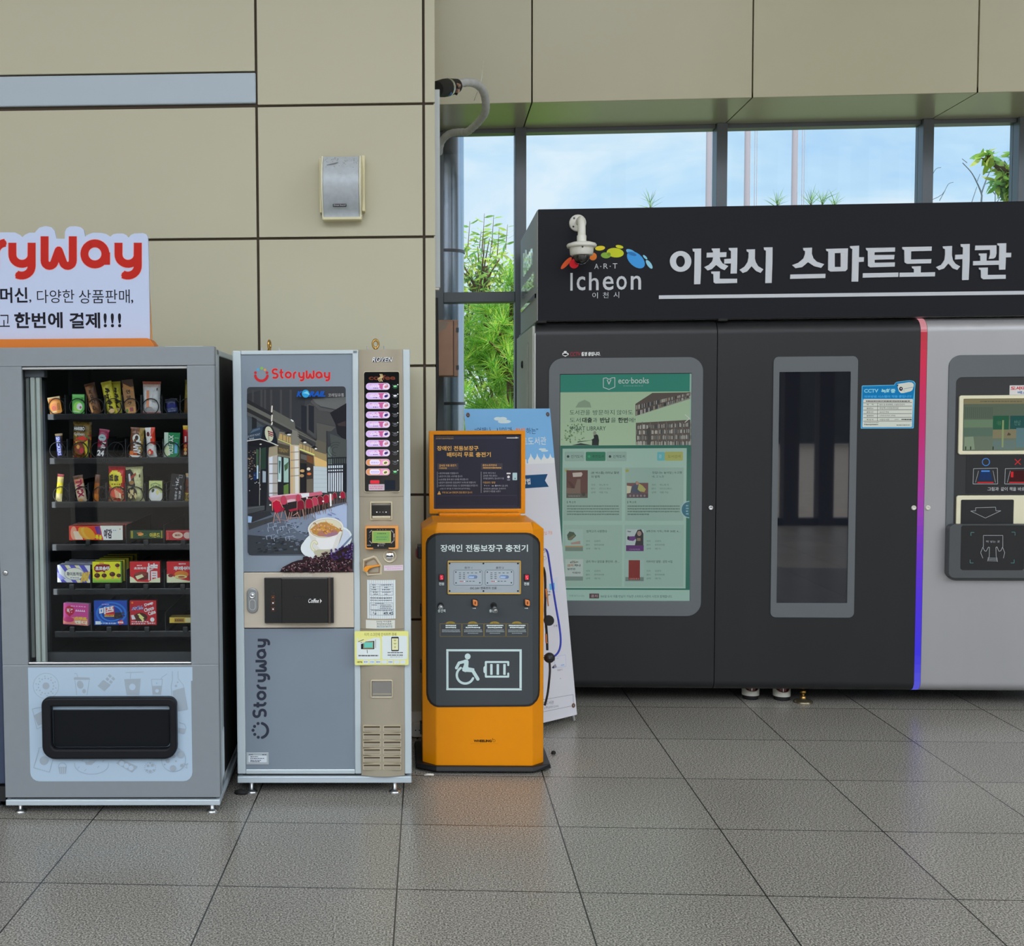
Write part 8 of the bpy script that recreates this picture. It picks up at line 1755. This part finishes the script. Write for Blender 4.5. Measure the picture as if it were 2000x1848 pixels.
# --- dome camera on the header
CM = Fr(HF.m @ HF.at(1128, 436))
CAMT = thing('dome_camera', 'white dome security camera on a bent wall arm, fixed to the black header', 'security camera', CM)
CW = pm('camera_white', (212, 212, 204), .32)
k_ = CM.at(1144.6, 436, 0).x-CM.at(1128, 436, 0).x
m = M(); m.lathe([(0, -.014), (k_*.9, -.014), (k_, -.008), (k_, 0)], (0, 0, 0), 'y', 28); m.build('wall_plate', CW, CAMT)
for a_ in (130, 50, 220, 310):
    m = M(); m.lathe([(.005, -.016), (.004, -.014)], (k_*.7*math.cos(R(a_)), 0, k_*.7*math.sin(R(a_))), 'y', 10); m.build('screw', DARKSTEEL, CAMT)
dcm = -.155; e1 = CM.at(1136, 471, dcm); 
m = M(); m.tube(smooth_path([(0.006, -.01, .004), (.006, -.06, .004), (e1.x, -.125, -.006), (e1.x, dcm, -.045), (e1.x, dcm, e1.z)], 5), .020, 18); m.build('arm', CW, CAMT)
m = M(); m.lathe([(.024, 0), (.024, .03), (.021, .035)], (e1.x, dcm, e1.z-.004), n=20); m.build('arm_collar', CW, CAMT)
rp_ = CM.at(1166, 475, dcm).x-CM.at(1136.5, 475, dcm).x; zc_ = CM.at(1136, 471.5, dcm).z; zd_ = CM.at(1136, 484, dcm).z; ze_ = CM.at(1136, 499, dcm).z
m = M(); m.lathe([(.02, zc_), (rp_*.6, zc_-.004), (rp_*.93, zc_-.012), (rp_, zc_-.02), (rp_*.97, zd_+.002), (rp_*.8, zd_)], (e1.x, dcm, 0), n=36); m.build('top_shield', CW, CAMT)
m = M(); m.lathe([(rp_*.80, zd_), (rp_*.76, ze_+.004), (rp_*.70, ze_), (rp_*.5, ze_)], (e1.x, dcm, 0), n=36); hs = m.build('housing', CW, CAMT)
m = M(); m.lathe([(.004, -.003), (.004, .0)], (e1.x-.003, dcm-rp_*.79, zd_-.004), 'y', 10); m.build('vent_hole', BLACK, hs)
rd = rp_*.56; m = M(); m.lathe([(rd, ze_+.002)]+[(rd*math.cos(R(a_)), ze_-rd*1.06*math.sin(R(a_))) for a_ in range(0, 91, 10)], (e1.x, dcm, 0), n=32)
dm = m.build('dome', glassmat('smoked_dome', (.34, .32, .30), .12), CAMT)
m = M(); m.lathe([(0, -.02), (.02, -.016), (.026, 0), (.02, .016), (0, .02)], (e1.x, dcm, ze_-.018), 'y', 16); m.build('camera_eye', BLACK, CAMT)
m = M(); m.tube([e1+Vector((.015, .03, .05)), e1+Vector((.03, .02, .02)), e1+Vector((.045, 0, -.004))], .0015, 6); m.build('wire', DARKSTEEL, CAMT)
# ------------------------------------------------------------------ outside the windows
LEAFM = colmat('leaf', .5, .4)
BARK = pm('bark', (96, 72, 56), .9, var=.2, vs=20)
def add_translucent(m):
    t = m.node_tree; b = t.nodes['Principled BSDF']; at = [n for n in t.nodes if n.type == 'ATTRIBUTE'][0]
    tr = N(t, 'ShaderNodeBsdfTranslucent'); mx = N(t, 'ShaderNodeMixShader'); mx.inputs[0].default_value = .35
    t.links.new(at.outputs['Color'], tr.inputs[0]); ou = t.nodes['Material Output']
    t.links.new(b.outputs[0], mx.inputs[1]); t.links.new(tr.outputs[0], mx.inputs[2]); t.links.new(mx.outputs[0], ou.inputs[0])
add_translucent(LEAFM)
PINEC = [alb(c) for c in ((190, 220, 100), (160, 206, 84), (130, 186, 80), (100, 156, 76), (70, 120, 66), (206, 226, 120))]
def tuft(m, p, d, ln, n, rn, bright=1):
    d = d.normalized(); a = d.orthogonal().normalized(); b = d.cross(a); base = len(m.v)
    for k in range(n):
        w = rn.uniform(0, 6.283); s = rn.uniform(.15, 1.0)**.7; L = ln*rn.uniform(.7, 1.1)
        q = (d*(1.15-s*.75)+(a*math.cos(w)+b*math.sin(w))*s).normalized(); st = p+d*rn.uniform(-.05, .03); side = q.cross(Vector((rn.uniform(-1, 1), rn.uniform(-1, 1), rn.uniform(-1, 1)))).normalized()*.0022
        mid_ = st+q*L*.55+Vector((0, 0, -.004)); i = len(m.v)
        m.v += [tuple(st-side), tuple(st+side), tuple(mid_+side*.9), tuple(mid_-side*.9), tuple(st+q*L+Vector((0, 0, -.012)))]
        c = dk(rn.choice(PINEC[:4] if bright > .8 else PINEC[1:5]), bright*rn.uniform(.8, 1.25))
        for f in ((i, i+1, i+2, i+3), (i+3, i+2, i+4)): m.f.append(f); m.c.append(c); m.sm.append(False)
def pine(name, label, base, height, crown, rad, ntuft, ln, seed, nn=46, leaders=()):
    rn = random.Random(seed); t = thing(name, label, 'tree', loc=base); tr = M(); fo = M()
    tr.tube([(0, 0, 0), (.05, .02, height*.4), (.0, .05, height*.75), (0, 0, height)], [.11, .09, .06, .02], 10)
    nb = max(6, ntuft//9)
    for k in range(nb):
        z = crown+(height-crown)*rn.random()**.9; az = rn.uniform(0, 6.283); rr = rad*(1-.72*((z-crown)/(height-crown))**1.4)*rn.uniform(.6, 1)
        e = Vector((rr*math.cos(az), rr*math.sin(az), z+rn.uniform(.0, .22)*rr)); s = Vector((0, .03, z-.25*rr))
        tr.tube([s, (s+e)/2+Vector((0, 0, -.03)), e], [.022, .016, .008], 6)
        for j in range(9):
            u = .35+.65*rn.random(); p = s.lerp(e, u)+Vector((rn.gauss(0, .11), rn.gauss(0, .11), rn.gauss(.03, .08))); dd = (e-s).normalized()*.6+Vector((rn.gauss(0, .5), rn.gauss(0, .5), rn.uniform(.1, .9)))
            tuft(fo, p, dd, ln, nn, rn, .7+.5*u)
    for q in leaders:
        q = Vector(q)-Vector(base); tr.tube([q+Vector((0, 0, -.5)), q], [.012, .006], 6); tuft(fo, q, Vector((0, 0, 1)), ln*1.1, 26, rn, .7)
    tr.build('trunk', BARK, t); fo.build('needles', LEAFM, t); return t
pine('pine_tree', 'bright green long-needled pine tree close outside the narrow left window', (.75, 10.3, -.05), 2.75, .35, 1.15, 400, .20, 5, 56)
ld = [tuple(onY(x, y, 11.6)) for x, y in ((1270, 400), (1518, 398), (1584, 396), (1606, 395), (1630, 400))]
pine('pine_tree', 'dark pine tree of which only the needle tips show above the header sign', (3.2, 11.6, -.05), 3.3, 1.2, 1.5, 90, .16, 6, 24, ld)
LEAFC = [dk(alb(c), .9) for c in ((186, 212, 96), (160, 200, 90), (130, 180, 92), (104, 156, 96), (206, 224, 120))]
def leaf(m, p, d, L, wd, c, rn):
    d = d.normalized(); s = d.cross(Vector((rn.gauss(0, 1), rn.gauss(0, 1), rn.gauss(0, 1)))).normalized(); n = s.cross(d); i = len(m.v)
    P = [p, p+d*L*.35+s*wd/2, p+d*L*.35-s*wd/2, p+d*L*.7+s*wd*.4-n*L*.08, p+d*L*.7-s*wd*.4-n*L*.08, p+d*L-n*L*.2]
    m.v += [tuple(v) for v in P]
    for f in ((0, 1, 2), (1, 3, 4, 2), (3, 5, 4)): m.f.append(tuple(i+k for k in f)); m.c.append(c); m.sm.append(False)
def leafy(name, label, base, blobs, trunkpts, n, L, wd, seed, shoots=0):
    rn = random.Random(seed); t = thing(name, label, 'tree', loc=base); b0 = Vector(base); tr = M(); fo = M()
    tr.tube([Vector(p)-b0 for p in trunkpts], [.07-.05*i/len(trunkpts) for i in range(len(trunkpts))], 8)
    wts = [b[3]*b[4]*b[5] for b in blobs]; tot = sum(wts)
    for (x, y, z, rx, ry, rz), w in zip(blobs, wts):
        c = Vector((x, y, z))-b0
        for k in range(max(3, int(6*n/2000))): e = c+Vector((rn.uniform(-rx, rx), rn.uniform(-ry, ry), rn.uniform(-.3, 1)*rz)); tr.tube([c+Vector((0, 0, -rz)), (c+e)/2+Vector((0, 0, -rz*.3)), e], [.012, .008, .003], 5)
        for k in range(int(n*w/tot)):
            while True:
                q = Vector((rn.uniform(-1, 1), rn.uniform(-1, 1), rn.uniform(-1, 1)))
                if q.length < 1: break
            p = c+Vector((q.x*rx, q.y*ry, q.z*rz)); leaf(fo, p, Vector((rn.gauss(0, .7), rn.gauss(0, .7), rn.gauss(-.35, .5))), L*rn.uniform(.7, 1.2), wd*rn.uniform(.8, 1.2), dk(rn.choice(LEAFC), rn.uniform(.7, 1.25)), rn)
        for k in range(shoots):
            s = c+Vector((rn.uniform(-.9, .9)*rx, rn.uniform(-.6, .6)*ry, rz*.75)); h = rn.uniform(.15, .42); tr.tube([s, s+Vector((.02, 0, h))], [.005, .002], 5)
            for j in range(7):
                u = j/7; fo_p = s+Vector((.02*u, 0, h*(.2+.8*u))); leaf(fo, fo_p, Vector(((-1)**j, rn.gauss(0, .4), .3)), L, wd, dk(rn.choice(LEAFC[:3]), .9), rn)
    tr.build('trunk', BARK, t); fo.build('foliage', LEAFM, t); return t
leafy('leafy_tree', 'slender-leaved green tree rising behind the near pine, left window', (.9, 12.4, -.05), [(.35, 12.3, 2.75, .6, .5, .62), (1.0, 12.4, 2.7, .7, .5, .65), (.75, 12.5, 2.1, 1.0, .6, .7), (.55, 12.2, 3.05, .35, .3, .3), (-.3, 12.4, 2.3, .6, .5, .8)], [(.9, 12.4, -.05), (.85, 12.4, 1.2), (.7, 12.4, 2.2), (.6, 12.3, 3.1)], 5200, .11, .026, 3, 5)
bl_ = []
for x, y, r in ((1926, 304, 11), (1934, 312, 9), (1956, 338, 12), (1966, 352, 18), (1978, 366, 18), (1984, 376, 14), (1988, 300, 11), (1997, 318, 12), (1950, 355, 9), (2010, 350, 26), (2030, 300, 30), (2030, 380, 30)):
    v = onY(x, y, 11.2); r_ = r*11.2/F; bl_.append((v.x, 11.2, v.z, r_, r_*1.2, r_))
v0 = onY(2060, 600, 11.3)
leafy('leafy_tree', 'light green leafy tree with drooping leaflets at the right window', (v0.x, 11.3, -.05), bl_, [(v0.x, 11.3, -.05), (v0.x, 11.3, 2.2), tuple(onY(2030, 400, 11.25)), tuple(onY(1980, 350, 11.2)), tuple(onY(1944, 318, 11.2)), tuple(onY(1928, 304, 11.2))], 1500, .13, .045, 8)
v0 = onY(1916, 402, 11.8)
BT = thing('bare_shrub', 'thin leafless twigs standing against the sky above the silver cabinet', 'shrub', loc=(v0.x, 11.8, -.05)); b0 = Vector((v0.x, 11.8, -.05))
TW = pm('grey_twig', (120, 132, 146), .8)
def tw(r0, *pts):
    m = M(); m.tube(smooth_path([onY(x, y, 11.8)-b0 for x, y in pts], 3), [max(.003, r0*(1-.7*i/(3*len(pts)))) for i in range(3*(len(pts)-1)+1)], 5); m.build('twig', TW, BT)
m = M(); m.tube([(0, 0, 0), onY(1917, 420, 11.8)-b0], .02, 6); m.build('stem', TW, BT)
tw(.010, (1917, 430), (1917, 392), (1917, 378), (1906, 352), (1896, 335), (1880, 318)); tw(.008, (1917, 378), (1926, 352), (1934, 334), (1941, 326)); tw(.006, (1943, 420), (1944, 380), (1944, 362)); tw(.005, (1944, 380), (1930, 364)); tw(.005, (1948, 394), (1960, 372)); tw(.004, (1908, 356), (1914, 340)); tw(.004, (1898, 395), (1908, 365)); tw(.004, (1816, 392), (1840, 380), (1852, 360), (1862, 356)); tw(.004, (1835, 392), (1846, 372)); tw(.004, (1820, 344), (1828, 330), (1838, 327)); tw(.004, (1889, 318), (1879, 310))
POLEM = pm('flagpole_white', (140, 134, 140), .4)
first = None
for k, (xm, lab) in enumerate(((1384.5, 'white flagpole outside, partly behind the second mullion'), (1459.5, 'white flagpole outside, the middle one of three'), (1552, 'white flagpole outside with its cord, third from the left'))):
    v = onY(xm, 330, 20); t = thing('flagpole', lab, 'flagpole', group='flagpoles outside', loc=(v.x, 20, -.05))
    m = M(); m.lathe([(.06, 0), (.052, 4), (.045, 9)], (0, 0, 0), n=16); m.build('pole', POLEM, t)
    m = M(); m.tube([(.12, -.03, .8), (.11, -.03, 9)], .006, 6); m.build('halyard', POLEM, t)
    if k: m = M(); m.tube([(.155, -.02, .8), (.15, -.02, 9)], .005, 6); m.build('halyard', POLEM, t)

# ------------------------------------------------------------------ odds and ends
P0 = WF.at(815, 1423, -.0)
PLF = Fr(WF.m @ Vector((P0.x, 0, P0.z)), .03)
PLG = thing('plug_adapter', 'white plug adapter low on the wall between the coffee machine and the kiosk', 'plug', PLF)
m = M(); m.prism(rrect(-.03, -.03, .03, .035, .012, 5), -.05, -.001); m.build('plug_body', WHITEP, PLG, bevel=.004)
m = M(); m.prism(rrect(-.05, .025, .035, .085, .006, 4), -.012, -.0005); m.build('socket_plate', WHITEP, PLG, bevel=.002)
m = M(); m.tube(smooth_path([(0, -.03, -.03), (.01, -.04, -.10), (-.02, -.05, -.2), (.0, -.06, -P0.z+.008)], 4), .004, 6); m.build('plug_cable', RUBBER, PLG)
for k in (-1, 1):
    m = M(); m.lathe([(.003, -.0515), (.003, -.05)], (.009*k, 0, .005), 'y', 8); m.build('plug_hole', BLACK, PLG)
def scrap(pxs, r, mat, lab, name='scrap', cat='litter', sq=(1.4, .8, .5)):
    v = onfloor(*pxs); m = M(); rn = random.Random(int(pxs[0])); m.lathe([(0, 0), (r, .15*r), (r*.9, r*.6), (0, r)], (0, 0, 0), n=9, sx=sq[0], sy=sq[1]); o = m.build(name, mat, loc=(v.x, v.y, 0)); o.rotation_euler.z = rn.uniform(0, 3); tag(o, lab, cat)
scrap((1081, 1472), .014, RUBBER, 'small black scrap lying on the floor to the right of the yellow kiosk')
scrap((471, 1551), .022, RUBBER, 'small black rubber scrap on the floor by the coffee machine foot')
v = onfloor(838, 1514); m = M(); m.tube(smooth_path([(-.018, 0, .006), (-.006, -.012, .012), (.008, -.006, .010), (.018, .004, .006)], 4), .0045, 8); o = m.build('cable_end', WHITEP, loc=(v.x, v.y-.02, 0)); tag(o, 'short white cable end on the floor at the front of the yellow kiosk base', 'cable')
